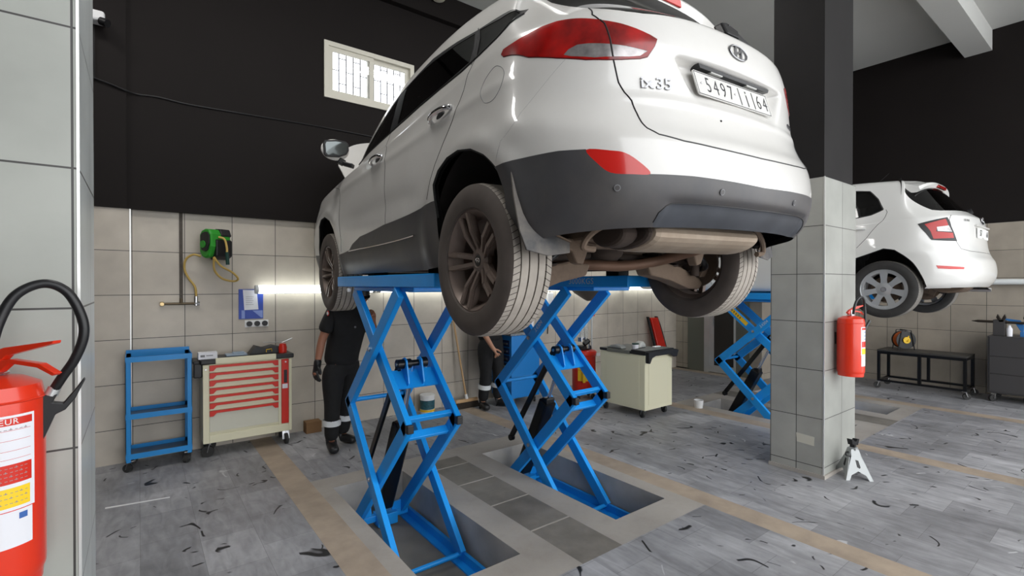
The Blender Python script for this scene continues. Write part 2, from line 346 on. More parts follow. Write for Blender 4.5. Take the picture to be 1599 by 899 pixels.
# back wall with the window opening
WX0, WX1, WZ0, WZ1 = 1.652, 2.744, 3.70, 4.335
def wall_y(name, x0, x1, y, z0, z1, m, hole=None, t=0.2):
    mb = MB()
    if hole:
        a, b, c, d = hole
        mb.bb(x0, a, y, y + t, z0, z1); mb.bb(b, x1, y, y + t, z0, z1); mb.bb(a, b, y, y + t, z0, c); mb.bb(a, b, y, y + t, d, z1)
    else: mb.bb(x0, x1, y, y + t, z0, z1)
    return obj(name, mb, m, kind='structure')
wall_y('wall_back', XL, 8.32, YB, 0, 2.307, M['tile_back'])
wall_y('wall_back_upper', XL, XR, YB - 0.012, 2.307, ZC, M['black_wall'], (WX0, WX1, WZ0, WZ1))
pl = MB(); pl.bb(XL, -0.06, YB - 0.04, YB, 0, 2.307); obj('wall_back_step', pl, M['tile_back'], kind='structure')
pl = MB(); pl.bb(XL, -0.085, YB - 0.045, YB, 2.312, ZC); pl.bb(-0.085, 3.9, YB - 0.10, YB, 5.0, ZC); pl.bb(XL, 4.2, YB - 0.055, YB - 0.01, 2.285, 2.312)
obj('wall_back_beam', pl, M['black_wall'], kind='structure')
tr = MB(); tr.bb(-0.066, -0.056, YB - 0.046, YB, 0.0, 2.29); obj('trim_5', tr, M['trim_alu'], kind='structure')
# the far corner room: its side wall faces the bays, then steps out to the right wall
mb = MB(); mb.bb(8.32, 8.4, 4.1, YB, 0, 0.02); mb.bb(8.32, 8.5, 5.385, YB, 0, 2.45); mb.bb(8.32, 8.5, 4.1, 4.2, 0, 2.45); mb.bb(8.32, 8.5, 4.2, 5.385, 1.9, 2.45); mb.bb(8.32, XR, 4.0, 4.1, 0, 2.45)
obj('wall_alcove', mb, M['tile_right'], kind='structure')
mb = MB(); mb.bb(8.32, XR, 4.0, YB, 2.45, ZC); obj('wall_alcove_upper', mb, M['black_wall'], kind='structure')
mb = MB(); mb.bb(XR - 0.05, XR + 0.15, YF, 4.0, 0, 2.5); obj('wall_right', mb, M['tile_right'], kind='structure')
mb = MB(); mb.bb(XR - 0.03, XR + 0.15, YF, 4.0, 2.5, ZC); obj('wall_right_upper', mb, M['black_wall'], kind='structure')
mb = MB(); mb.bb(XL - 0.2, XL, YF, YB + 0.2, 0, ZC); obj('wall_left', mb, M['black_wall'], kind='structure')  # unseen; extended forward to cut daylight from the left
mb = MB(); mb.bb(XL, -0.6, YF - 0.2, YF, 0, ZC); obj('wall_light_block', mb, M['black_wall'], kind='structure')  # unseen wall added to block daylight from the front left
mb = MB(); mb.bb(XL - 0.2, XR + 0.2, YF, YB + 0.2, ZC, ZC + 0.2); obj('ceiling', mb, M['white_paint'], kind='structure')
mb = MB(); mb.bb(5.2, XR, 1.46, 1.76, 5.02, ZC); mb.bb(-0.9, -0.136, 1.9, YB, 5.02, ZC); obj('ceiling_beam', mb, M['white_paint'], kind='structure')
# door of the corner room
dr = MB()
for a, b in ((4.935, 5.04), (4.44, 4.475)): dr.bb(8.29, 8.33, a, b, 0, 1.9)
dr.bb(8.29, 8.33, 4.44, 5.04, 1.86, 1.9); dr.bb(8.285, 8.335, 4.475, 4.935, 0.02, 0.14); dr.bb(8.30, 8.33, 4.85, 4.935, 0.1, 1.86)
D = obj('door_1', dr, M['alu'], kind='structure')
mb = MB(); mb.bb(8.305, 8.32, 4.475, 4.85, 0.14, 1.86); obj('glass_pane', mb, M['dark_glass'], D)
mb = MB(); mb.bb(8.26, 8.285, 4.86, 4.875, 0.85, 1.0); obj('door_handle', mb, M['alu'], D)
mb = MB(); mb.bb(8.30, 8.32, 5.04, 5.385, 0, 1.9); mb.bb(8.30, 8.32, 4.2, 4.44, 0, 1.9); obj('door_2', mb, M['panel'], kind='structure')
# window
w = MB(); y0, y1 = YB - 0.03, YB + 0.05
for a, b, c, d in ((WX0, WX1, WZ0, WZ0 + 0.05), (WX0, WX1, WZ1 - 0.05, WZ1), (WX0, WX0 + 0.05, WZ0 + 0.05, WZ1 - 0.05), (WX1 - 0.05, WX1, WZ0 + 0.05, WZ1 - 0.05)): w.bb(a, b, y0, y1, c, d)
W = obj('window_1', w, M['pvc'], kind='structure')
xm = (WX0 + WX1) / 2
for a, b, yy in ((WX0 + 0.05, xm + 0.03, YB), (xm - 0.03, WX1 - 0.05, YB + 0.03)):
    s = MB()
    for p in ((a, b, WZ0 + 0.05, WZ0 + 0.10), (a, b, WZ1 - 0.10, WZ1 - 0.05), (a, a + 0.05, WZ0 + 0.10, WZ1 - 0.10), (b - 0.05, b, WZ0 + 0.10, WZ1 - 0.10)): s.bb(p[0], p[1], yy - 0.012, yy + 0.012, p[2], p[3])
    sa = obj('window_sash', s, M['pvc'], W)
    g = MB(); g.bb(a + 0.05, b - 0.05, yy - 0.002, yy + 0.002, WZ0 + 0.1, WZ1 - 0.1); obj('pane', g, mat('window_glass', (0.95, 0.97, 1), 0.02, trans=1.0), sa)
g = MB()
for k in range(13): x = WX0 + 0.04 + k * (WX1 - WX0 - 0.08) / 12; g.bb(x - 0.006, x + 0.006, YB + 0.12, YB + 0.128, WZ0, WZ1)
for k in range(4):
    z = WZ0 + 0.1 + k * 0.145
    for j in range(12):
        if (j + k) % 2: x = WX0 + 0.04 + j * (WX1 - WX0 - 0.08) / 12; g.bb(x, x + (WX1 - WX0 - 0.08) / 12, YB + 0.12, YB + 0.128, z - 0.004, z + 0.004)
obj('window_grille', g, M['grey'], W)
# pillars
PX0, PX1, PY0, PY1 = 4.475, 5.16, 1.645, 2.075
p = MB(); p.cur = 0; p.bb(PX0, PX1, PY0, PY1, 0, 2.49)
P = obj('wall_pillar_right', p, [M['tile_pil_x'], M['tile_pil_y']], kind='structure')
for f in P.data.polygons: f.material_index = 1 if abs(f.normal.x) > 0.5 else 0
p = MB(); p.bb(PX0 + 0.015, PX1 - 0.05, PY0 + 0.01, PY1 - 0.015, 2.49, ZC); obj('wall_pillar_right_upper', p, mat('grey_black_paint', s2l(28, 26, 26), 0.6, spec=0.25, noise=0.2, nscale=3), kind='structure')
p = MB(); p.bb(PX0 - 0.003, PX0 + 0.007, PY0 - 0.003, PY0 + 0.007, 0.02, 2.49); obj('trim_6', p, M['trim_alu'], kind='structure')
p = MB(); p.bb(PX0 - 0.012, PX1 + 0.01, PY0 - 0.012, PY1 + 0.01, 0, 0.03); obj('baseboard_pillar', p, M['concrete'], kind='structure')
p = MB(); p.bb(-1.4, -0.136, 1.875, 2.46, 0, 2.72)
P = obj('wall_pillar_left', p, [M['tile_near_x'], M['tile_near_y']], kind='structure')
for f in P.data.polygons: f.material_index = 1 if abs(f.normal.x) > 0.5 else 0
p = MB(); p.bb(-1.39, -0.14, 1.88, 2.45, 2.72, ZC); obj('wall_pillar_left_upper', p, M['black_wall'], kind='structure')
p = MB(); p.bb(-0.141, -0.134, 1.873, 1.880, 0.0, 2.72); obj('trim_7', p, M['trim_alu'], kind='structure')
mb = MB(); mb.add([(4.4735, 1.717, 0.255), (4.4735, 1.852, 0.262), (4.4735, 1.858, 0.338), (4.4735, 1.715, 0.33)], [(0, 1, 2, 3)])
mb.prism([(1.717, .255), (1.852, .262), (1.858, .338), (1.715, .33)], lambda u, v, d: (4.4745 - d, u, v), 0, 0.0012)
obj('tape_patch', mb, mat('masking_tape', s2l(196, 192, 178), 0.7), label='pale strip of tape stuck low on the near pillar side', cat='tape')

# ------------------------------------------------------------------ wall tubes
def tube_lamp(x0, x1, y, z, label, group, along='x'):
    t = thing('tube_lamp', label, 'lamp', ((x0 + x1) / 2, y, z - 0.045) if along == 'x' else (y, (x0 + x1) / 2, z - 0.045), group)
    def P_(a, b, c): return (a, b, c) if along == 'x' else (b, a, c)
    m = MB(); m.cyl(P_(x0 + 0.03, y, z), P_(x1 - 0.03, y, z), 0.042, 16); obj('diffuser', m, M['tube'], t, smooth=True)
    for a, b in ((x0, x0 + 0.03), (x1 - 0.03, x1)): m = MB(); m.cyl(P_(a, y, z), P_(b, y, z), 0.044, 16); obj('end_cap', m, M['cap_glass'], t, smooth=True)
    m = MB(); w = YB if along == 'x' else XR - 0.05
    for q in (0.2, 0.8): a = x0 + (x1 - x0) * q; lo, hi = min(y, w), max(y, w); (m.bb(a - 0.015, a + 0.015, lo, hi, z + 0.0, z + 0.02) if along == 'x' else m.bb(lo, hi, a - 0.015, a + 0.015, z, z + 0.02))
    obj('bracket', m, M['grey'], t)
for i, (x, w) in enumerate(((0.94, 'leftmost, over the blue folder'), (2.24, 'behind the left blue lift'), (4.14, 'hidden partly by the raised rear wheel'), (5.44, 'over the cream cart, left of two'), (6.74, 'over the cream cart, right of two'))):
    tube_lamp(x, x + 1.26, YB - 0.09, 1.552, 'glowing white tube lamp on the back wall, ' + w, 'tube lamps along the back wall')
for x, w in ((0.20, 'right of the small white car'), (-1.1, 'at the right edge')):
    tube_lamp(x, x + 1.26, XR - 0.13, 1.642, 'unlit pale tube lamp on the right wall, ' + w, 'tube lamps along the right wall', 'y')
for o in bpy.data.objects:
    if o.name.startswith('diffuser') and o.parent and 'right wall' in o.parent['label']: o.data.materials.clear(); o.data.materials.append(M['cap_glass'])
t = thing('ceiling_lamp', 'pale housing of a ceiling lamp cut off by the top of the picture', 'lamp', (3.0, 5.45, 5.15))
m = MB(); m.lathe([(0.001, 5.16), (0.075, 5.17), (0.10, 5.22), (0.10, 5.32), (0.001, 5.32)], (3.0, 5.45, 0), 'z', 20); obj('housing', m, M['pvc'], t, smooth=True)
for x, y, w in FILL_PANELS:
    t = thing('fill_panel', 'added flat white fill-light panel on the ceiling, out of view', 'lamp', (x, y, 5.24), 'added fill-light panels out of view on the ceiling')
    m = MB(); m.bb(x - 0.62, x + 0.62, y - 0.17, y + 0.17, 5.25, ZC); obj('housing', m, M['white'], t)
# camera, cable
t = thing('security_camera', 'small white security camera high on the black wall by the near pillar', 'camera', (-0.27, 5.58, 3.83))
m = MB(); m.bb(-0.36, -0.225, 5.48, 5.61, 3.86, 3.95); obj('camera_body', m, M['white'], t, bevel=0.02)
m = MB(); m.cyl((-0.25, 5.50, 3.865), (-0.205, 5.47, 3.845), 0.034, 16); obj('lens', m, M['black'], t, smooth=True)
m = MB(); m.cyl((-0.31, 5.60, 3.90), (-0.31, 5.55, 3.90), 0.02, 12); obj('mount', m, M['white'], t, smooth=True)
m = MB(); m.tube(smooth_pts([(-0.33, YB - 0.06, 3.40), (-0.2, YB - 0.06, 3.37), (-0.09, YB - 0.055, 3.34), (-0.0, YB - 0.02, 3.335), (0.15, YB - 0.018, 3.345), (0.4, YB - 0.018, 3.33), (0.9, YB - 0.018, 3.34), (1.75, YB - 0.018, 3.355), (3.5, YB - 0.018, 3.34)]), 0.008, 8)
m.tube([(-0.30, YB - 0.06, 3.40), (-0.30, YB - 0.06, 3.86)], 0.004, 6)
obj('wall_cable', m, M['black'], smooth=True, label='long black cable clipped across the black back wall under the window', cat='cable')

m = MB(); m.prism([(-0.20, 4.535), (0.178, 4.48), (0.180, 4.497), (-0.198, 4.562)], lambda u, v, d: (u, v, 0.0005 + d), 0, 0.0012)  # bright streak on the floor, laid as a thin flat white strip
obj('white_streak', m, M['white'], label='short bright white streak on the dark floor in front of the trolley', cat='tape')
# ------------------------------------------------------------------ scissor lifts
def scissor_lift(cx, yc, zt, y0, y1, label, dy=0.445,  load_text=False, arm_text=False, warn=False, pads=()):
    # cx centre line, zt underside of the platform, y0..y1 platform ends
    zb = -0.235; dz = (zt - 0.01 - zb) / 2; zm = zb + dz + 0.03
    yn, yf = yc - dy, yc + dy
    t = thing('scissor_lift', label, 'car lift', (cx, yc, -0.29), 'blue scissor lifts standing in the floor pits')
    B = M['blue']; wo_, wi_ = 0.225, 0.178
    m = MB(); m.bb(cx - 0.245, cx + 0.245, y0, y1, zt, zt + 0.078); m.bb(cx - 0.20, cx + 0.20, y0 + 0.35, y1 - 0.25, zt - 0.03, zt)
    pf = obj('platform', m, B, t, bevel=0.006)
    if load_text:
        tm = MB(); add_text(tm, '3000KGS', 0.062, lambda u, v, d: (cx - 0.2455 - d, y0 + 0.44 - u, zt + 0.04 + v), spacing=1.1, extrude=0.0008)
        obj('load_lettering', tm, mat('grey_lettering', s2l(170, 188, 205), 0.6), pf)
    for k, (py, pw) in enumerate(pads):
        m = MB(); m.bb(cx - 0.06, cx + 0.06, py - pw / 2, py + pw / 2, zt + 0.078, zt + 0.122); obj('rubber_block', m, M['rubber'], pf, bevel=0.004)
    # outer arms, two storeys
    def arm(name, x, a, b, w=0.040, h=0.090):
        m = MB(); m.bar((x, a[0], a[1]), (x, b[0], b[1]), w, h, up=(0, 0, 1)); return obj(name, m, B, t, bevel=0.004)
    arms = []
    for s in (-1, 1):
        arms.append(arm('upper_outer_arm', cx + s * wo_, (yf + 0.03, zm - 0.02), (yn - 0.0, zt - 0.03)))
        arm('lower_outer_arm', cx + s * wo_, (yf + 0.03, zm + 0.03), (yn, zb))
        arm('upper_inner_arm', cx + s * wi_, (yn - 0.035, zm - 0.025), (yf, zt - 0.03))
        arm('lower_inner_arm', cx + s * wi_, (yn - 0.035, zm + 0.02), (yf, zb))
    if arm_text:
        d = Vector((0, yn - yf, zt - 0.01 - zm)).normalized(); n = Vector((0, -d.z, d.y))
        c = Vector((cx - wo_ - 0.0212, yc, 0)) + Vector((0, 0, zm + (zt - zm) * 0.5)) + d * 0.17
        tm = MB(); add_text(tm, 'T4304', 0.05, lambda u, v, e: tuple(c + d * u + n * v * -1 * -1 + Vector((-e, 0, 0))), extrude=0.0006, spacing=0.95)
        obj('arm_lettering', tm, mat('pale_lettering', s2l(185, 200, 212), 0.6), arms[0])
    if warn:
        d = Vector((0, yf - yn, zt - 0.01 - zm)).normalized(); n = Vector((0, -d.z, d.y))
        m = MB(); c = Vector((cx - wi_ - 0.0215, yc, zm + (zt - zm) * 0.5)) + d * 0.3
        m.add([tuple(c + d * a + n * b) for a, b in ((-0.17, -0.025), (0.17, -0.025), (0.17, 0.025), (-0.17, 0.025))], [(0, 1, 2, 3)])
        m.cur = 1
        for k in range(6): m.add([tuple(c + Vector((-0.001, 0, 0)) + d * (-0.06 + a + k * 0.035) + n * b) for a, b in ((0, -0.012), (0.012, -0.012), (0.02, 0.012), (0.008, 0.012))], [(0, 1, 2, 3)])
        obj('warning_sticker', m, [M['yellow'], M['black']], t)
    # cross tubes
    def cross(name, y, z, r=0.018, half=wo_, m_=B, n=12): m = MB(); m.cyl((cx - half, y, z), (cx + half, y, z), r, n); return obj(name, m, m_, t, smooth=True)
    cross('cross_tube', yf - 0.01, zm + 0.015, 0.017)
    cross('cross_tube', yn + 0.01, zb + 0.0, 0.017)
    u = (Vector((0, yf, zt)) - Vector((0, yn, zm))).normalized(); l = (Vector((0, yf, zb)) - Vector((0, yn, zm))).normalized()
    def crossbar(name, c, w, h, d):
        m = MB(); m.bar((cx - wi_, c[1], c[2]), (cx + wi_, c[1], c[2]), h, w, up=d); return obj(name, m, B, t, bevel=0.004)
    p = Vector((0, yn, zm)) + u * 0.05; crossbar('cross_bar', p, 0.03, 0.045, (0, u.y, u.z))
    p = Vector((0, yn, zm)) + l * 0.12; crossbar('cross_bar', p, 0.03, 0.055, (0, l.y, l.z))
    # pivot plate with two ears and the black pin
    p = Vector((cx, yn, zm)) + u * 0.36; m = MB(); m.bar(p - u * 0.075, p + u * 0.075, 2 * wi_ + 0.02, 0.012, up=(0, -u.z, u.y))
    pp = obj('pivot_plate', m, B, t)
    nv = Vector((0, -u.z, u.y))
    for s in (-0.6, 0.42):
        pts = [(p + u * a + nv * b) for a, b in ((-0.065, 0.0), (-0.06, 0.03), (0.03, 0.085), (0.075, 0.11), (0.11, 0.10), (0.125, 0.07), (0.10, 0.02), (0.06, 0.0))]
        m = MB(); poly = [(q.y, q.z) for q in pts]; x = cx + s * 0.11; m.prism(poly, lambda a, b, d: (x + d, a, b), -0.006, 0.006); obj('pivot_ear', m, B, pp, bevel=0.002)
    q = p + u * 0.085 + nv * 0.06; m = MB(); m.cyl((cx - 0.12, q.y, q.z), (cx - 0.02, q.y, q.z), 0.034, 18); m.cyl((cx - 0.02, q.y, q.z), (cx + 0.10, q.y, q.z), 0.022, 18); m.cyl((cx + 0.06, q.y, q.z), (cx + 0.10, q.y, q.z), 0.036, 18)
    m.cur = 1; m.cyl((cx - 0.127, q.y, q.z), (cx - 0.118, q.y, q.z), 0.012, 10); m.cyl((cx - 0.03, q.y, q.z), (cx + 0.05, q.y, q.z), 0.010, 10)
    obj('pivot_pin', m, [M['black_metal'], M['steel']], t, smooth=True)
    # ram and lock strut
    b0 = Vector((cx + 0.03, yf - 0.02, zb + 0.08)); d = (q - b0); d.x = 0
    mid = b0 + d * 0.60
    m = MB(); m.bar(b0, mid, 0.125, 0.11, up=(0, 1, 0)); m.box(tuple(b0 + d * 0.60), (0.10, 0.08, 0.06)); obj('hydraulic_ram', m, M['black_metal'], t, bevel=0.015)
    m = MB(); m.cyl(mid, q, 0.016, 14); obj('piston_rod', m, M['chrome'], t, smooth=True)
    e0 = Vector((cx - 0.09, yf + 0.0, zb + 0.42)); m = MB(); m.bar(e0, (cx - 0.09, q.y + 0.02, q.z), 0.022, 0.05, up=(0, 1, 0)); m.cyl(e0 + Vector((-0.02, 0, -0.01)), e0 + Vector((0.02, 0, -0.01)), 0.03, 12); obj('lock_strut', m, M['black_metal'], t, bevel=0.004)
    # base frame in the pit
    m = MB()
    for s in (-1, 1): m.bb(cx + s * 0.24 - 0.012, cx + s * 0.24 + 0.012, yn - 0.32, yf + 0.12, -0.29, -0.22); m.bb(cx + s * 0.21 - 0.035, cx + s * 0.21 + 0.035, yn - 0.32, yf + 0.12, -0.29, -0.278)
    obj('base_rail', m, B, t)
    m = MB(); m.bb(cx - 0.22, cx + 0.22, yf - 0.07, yf - 0.02, -0.25, -0.20); m.bb(cx - 0.05, cx + 0.11, yf - 0.12, yf - 0.0, -0.28, -0.19)
    for s in (-0.13, 0.13): m.prism([(-0.05, -0.2), (0.05, -0.2), (0.04, -0.13), (-0.04, -0.13)], lambda a, b, d_: (cx + s + a, yf - 0.07 + d_, b), 0, 0.02)
    obj('base_crossbar', m, B, t, bevel=0.004)
    # bolts
    yp, zu, zl = yc, zm + dz / 2, zm - dz / 2
    for s in (-1, 1):
        for z in (zu, zl):
            x = cx + s * (wo_ + 0.017); m = MB(); m.cyl((x, yp, z), (x + s * 0.012, yp, z), 0.017, 6); m.cyl((x + s * 0.012, yp, z), (x + s * 0.018, yp, z), 0.010, 12); obj('pivot_bolt', m, M['steel'], t)
        m = MB(); x = cx + s * (wo_ + 0.017); m.cyl((x, yn, zb), (x + s * 0.014, yn, zb), 0.018, 12); obj('roller_bolt', m, M['steel'], t, smooth=True)
        m = MB()
        for x in (cx + s * wi_,): m.bb(x - 0.0215, x + 0.0215, yn - 0.066, yn - 0.02, zm - 0.028, zm + 0.028)
        obj('joint_cap', m, M['black'], t, bevel=0.006)
    x = cx - wo_; m = MB(); m.cyl((x - 0.0, yf + 0.0, zt - 0.025), (x - 0.02, yf + 0.0, zt - 0.025), 0.016, 12); obj('roller', m, M['white'], t, smooth=True)
    return t
scissor_lift(1.515, 3.30, 1.585, 2.36, 3.985, 'blue scissor lift in the left pit under the raised white car', pads=((2.6, 0.12), (3.75, 0.12)))
scissor_lift(2.86, 3.20, 1.585, 2.15, 3.78, 'blue scissor lift in the second pit, platform lettered 3000KGS', load_text=True, arm_text=True, pads=((2.45, 0.12), (3.6, 0.12)))
scissor_lift(6.22, 2.98, 1.42, 2.10, 3.73, 'blue scissor lift with yellow sticker half hidden by the tiled pillar', warn=True, arm_text=True, pads=((2.4, 0.12), (3.5, 0.12)))
scissor_lift(7.60, 2.95, 1.42, 2.10, 3.73, 'far blue scissor lift under the right side of the small white car', pads=((2.4, 0.12), (3.5, 0.12)))
# ------------------------------------------------------------------ things along the back wall
# air pipe
t = thing('air_pipe', 'thin dark air pipe ending in brass taps on the grey tiles', 'pipe', (0.32, YB, 1.40))
m = MB(); m.bb(0.307, 0.335, YB - 0.012, YB, 1.42, 2.30); obj('pipe_chase', m, mat('dark_mortar', s2l(88, 82, 76), 0.9, noise=0.2, nscale=30), t)
m = MB(); m.cyl((0.17, YB - 0.02, 1.42), (0.45, YB - 0.02, 1.42), 0.012, 12); m.cyl((0.32, YB - 0.02, 1.42), (0.32, YB - 0.02, 1.47), 0.014, 12); obj('pipe_arm', m, mat('dark_brass', s2l(96, 84, 66), 0.4, 0.5), t, smooth=True)
m = MB(); m.cyl((0.155, YB - 0.02, 1.42), (0.185, YB - 0.02, 1.42), 0.02, 6); m.cyl((0.17, YB - 0.02, 1.42), (0.17, YB - 0.06, 1.42), 0.016, 12); obj('tap', m, mat('brass', s2l(190, 165, 120), 0.3, 0.7), t)
m = MB(); m.cyl((0.44, YB - 0.02, 1.40), (0.44, YB - 0.02, 1.50), 0.016, 12); m.cyl((0.43, YB - 0.02, 1.42), (0.47, YB - 0.02, 1.42), 0.019, 6); obj('tap', m, M['steel'], t)
# hose reel
t = thing('hose_reel', 'green and black wall hose reel with yellow air hose', 'hose reel', (0.56, YB, 1.83))
prof = [(-0.13, -0.02), (-0.125, 0.10), (-0.09, 0.15), (-0.03, 0.155), (0.02, 0.14), (0.05, 0.10), (0.05, -0.07), (0.02, -0.12), (-0.04, -0.14), (-0.09, -0.12)]
R30 = Matrix.Translation((0.565, 5.48, 1.98)) @ Matrix.Rotation(math.radians(28), 4, 'Z')
def rp(a, b, d): return tuple(R30 @ Vector((d, a, b)))
m = MB(); m.prism([(y * 0.95, z * 0.95) for y, z in prof], rp, -0.10, 0.10); obj('reel_body', m, M['green'], t, bevel=0.018, seg=3)
m = MB(); m.prism([(y * 0.7 - 0.02, z * 0.62 + 0.02) for y, z in prof], rp, -0.112, -0.098); obj('side_cover', m, M['black'], t, bevel=0.004)
m = MB(); m.cyl(rp(-0.03, 0.0, -0.112), rp(-0.03, 0.0, -0.122), 0.034, 18); obj('side_hub', m, M['green'], t, smooth=True)
m = MB(); m.prism([(-0.135, -0.11), (-0.135, 0.04), (-0.11, 0.055), (-0.04, 0.05), (-0.04, -0.145), (-0.09, -0.135)], rp, -0.055, 0.104); obj('front_panel', m, M['black'], t, bevel=0.01)
m = MB(); m.prism([(-0.13, 0.085), (-0.10, 0.15), (-0.03, 0.155), (-0.03, 0.08), (-0.10, 0.07)], rp, 0.0, 0.103); obj('hose_outlet', m, M['black'], t, bevel=0.008)
m = MB(); m.bb(0.50, 0.66, 5.55, YB, 1.93, 2.03); obj('wall_bracket', m, M['black'], t)
m = MB(); m.tube(smooth_pts([(0.47, 5.50, 1.87), (0.41, 5.52, 1.885), (0.355, 5.56, 1.84), (0.345, 5.59, 1.75), (0.38, 5.6, 1.66), (0.43, 5.61, 1.58), (0.44, 5.62, 1.49)]), 0.010, 10); obj('inlet_hose', m, M['hose'], t, smooth=True)
m = MB(); m.tube(smooth_pts([(0.56, 5.34, 1.85), (0.57, 5.40, 1.74), (0.64, 5.45, 1.66), (0.74, 5.48, 1.635), (0.775, 5.46, 1.66), (0.72, 5.42, 1.72), (0.62, 5.38, 1.78), (0.56, 5.35, 1.86)]), 0.010, 10); m.tube(smooth_pts([(0.60, 5.36, 2.05), (0.645, 5.34, 2.03), (0.665, 5.34, 1.95), (0.665, 5.34, 1.90)]), 0.010, 10); obj('outlet_hose', m, M['hose'], t, smooth=True)
m = MB(); m.cyl((0.665, 5.34, 1.91), (0.672, 5.34, 1.79), 0.016, 12); obj('hose_nozzle', m, M['dkgreen'], t, smooth=True)
# folder and socket plate
t = thing('document_folder', 'blue plastic folder with white sheet pinned on the tiles', 'folder', (0.91, YB, 1.25))
m = MB(); m.bb(0.805, 1.03, YB - 0.012, YB - 0.001, 1.25, 1.555); obj('folder', m, M['soft_blue'], t)
m = MB(); m.prism([(0.842, 1.548), (0.97, 1.545), (0.985, 1.345), (0.855, 1.342)], lambda u, v, d: (u, YB - 0.014 - d, v), 0, 0.001)
for k in range(5): m.cur = 1; m.bb(0.868, 0.94 - 0.01 * (k % 2), YB - 0.0162, YB - 0.0156, 1.475 - 0.02 * k, 1.478 - 0.02 * k)
obj('sheet', m, [M['paper'], M['grey']], t)
m = MB(); m.bb(0.83, 0.86, YB - 0.014, YB - 0.011, 1.255, 1.34); m.prism([(0.93, 1.335), (1.01, 1.26), (1.025, 1.26), (1.025, 1.335)], lambda u, v, d: (u, YB - 0.013 - d, v), 0, 0.001); obj('pale_print', m, mat('pale_blue', s2l(130, 150, 210), 0.5), t)
t = thing('power_outlet', 'white triple socket plate with black sockets under the folder', 'socket', (0.965, YB, 1.165))
m = MB(); m.bb(0.86, 1.08, YB - 0.012, YB, 1.165, 1.235); obj('plate', m, M['white'], t, bevel=0.003)
for k in range(3): m = MB(); m.cyl((0.90 + k * 0.072, YB - 0.011, 1.2), (0.90 + k * 0.072, YB - 0.03, 1.2), 0.027, 18); m.cyl((0.90 + k * 0.072, YB - 0.03, 1.2), (0.90 + k * 0.072, YB - 0.033, 1.2), 0.018, 12); obj('socket', m, M['black'], t, smooth=True)

# blue shelf trolley
t = thing('shelf_trolley', 'blue three-shelf metal trolley on casters by the tiled wall', 'trolley', (0.14, 5.42, 0))
x0, x1, y0, y1 = -0.095, 0.378, 5.26, 5.57; B = M['blue_dark']
for x in (x0, x1):
    for y in (y0, y1): m = MB(); s = 1 if x == x0 else -1; q = 1 if y == y0 else -1; m.bb(x, x + s * 0.035, y, y + q * 0.004, 0.09, 0.985); m.bb(x, x + s * 0.004, y, y + q * 0.035, 0.09, 0.985); obj('post', m, B, t)
for i, z in enumerate((0.12, 0.46, 0.945)):
    m = MB(); m.bb(x0 + .004, x1 - .004, y0 + .004, y1 - .004, z, z + 0.006); m.cur = 1
    m.bb(x0, x1, y0 - 0.001, y0 + 0.004, z - 0.005, z + 0.04); m.bb(x0, x1, y1 - 0.004, y1 + 0.001, z - 0.005, z + 0.07 if z > 0.9 else z + 0.04); m.bb(x0 - 0.001, x0 + 0.004, y0, y1, z - 0.005, z + 0.04); m.bb(x1 - 0.004, x1 + 0.001, y0, y1, z - 0.005, z + 0.04)
    obj('shelf', m, [M['shelf_grey'], B], t)
for x, y, a in ((x0 + 0.03, y0 + 0.04, 2.6), (x1 - 0.03, y0 + 0.04, -2.2), (x0 + 0.03, y1 - 0.04, 0.5), (x1 - 0.03, y1 - 0.04, 1.5)): castor(t, x, y, 0, 0.1, a, 0.035)

# red and cream tool cart
t = thing('tool_cart', 'cream and red drawer tool cart on casters beside the blue trolley', 'tool cart', (0.84, 5.42, 0))
x0, x1, y0, y1, z0, z1 = 0.462, 1.225, 5.28, 5.60, 0.135, 0.865
m = MB(); m.bb(x0, x1, y0 + 0.012, y1, z0, z1); m.bb(x0, x0 + 0.05, y0, y0 + 0.012, z0, z1 - 0.005); m.bb(x1 - 0.028, x1, y0, y0 + 0.012, z0, z1 - 0.005); m.bb(x0 + 0.05, x1 - 0.028, y0, y0 + 0.012, z0, z0 + 0.075); m.bb(x1 - 0.125, x1 - 0.098, y0, y0 + 0.012, z0 + 0.075, z1 - 0.005)
body = obj('cart_body', m, M['cream'], t, bevel=0.004)
dx0, dx1 = x0 + 0.052, x1 - 0.127
tops = [0.855, 0.785, 0.715, 0.645, 0.575, 0.505, 0.435]
bots = tops[1:] + [0.235]
for i, (a, b) in enumerate(zip(tops, bots)):
    m = MB(); m.bb(dx0, dx1, y0 - 0.001, y0 + 0.012, b + 0.004, a - 0.001); dr = obj('drawer', m, M['cream'] if i < 6 else mat('pale_drawer', s2l(206, 204, 188), 0.45), t)
    m = MB(); h = 0.024
    m.prism([(dx0, a - 0.001), (dx1, a - 0.001), (dx1, a - 0.052), (dx1 - 0.03, a - 0.052), (dx1 - 0.055, a - h), (dx0 + 0.055, a - h), (dx0 + 0.03, a - 0.052), (dx0, a - 0.052)], lambda u, v, d: (u, y0 - 0.002 - d, v), 0, 0.012)
    obj('pull', m, M['red'], dr, bevel=0.002)
m = MB(); m.bb(x1 - 0.096, x1 - 0.03, y0 - 0.003, y0 + 0.01, z0 + 0.08, z1 - 0.008); lk = obj('side_door', m, M['red'], t, bevel=0.003)
m = MB(); m.bb(x1 - 0.075, x1 - 0.045, y0 - 0.006, y0 - 0.003, 0.62, 0.75); obj('door_pull', m, M['black'], lk)
m = MB(); m.bb(x1 - 0.09, x1 - 0.04, y0 - 0.005, y0 - 0.003, 0.565, 0.61); obj('sticker', m, M['paper'], lk)
m = MB(); m.cyl((x1 - 0.06, y0 - 0.003, 0.83), (x1 - 0.06, y0 - 0.012, 0.83), 0.008, 12); m.cyl((x0 + 0.022, y0 - 0.001, 0.82), (x0 + 0.022, y0 - 0.008, 0.82), 0.008, 12); obj('lock', m, M['steel'], t)
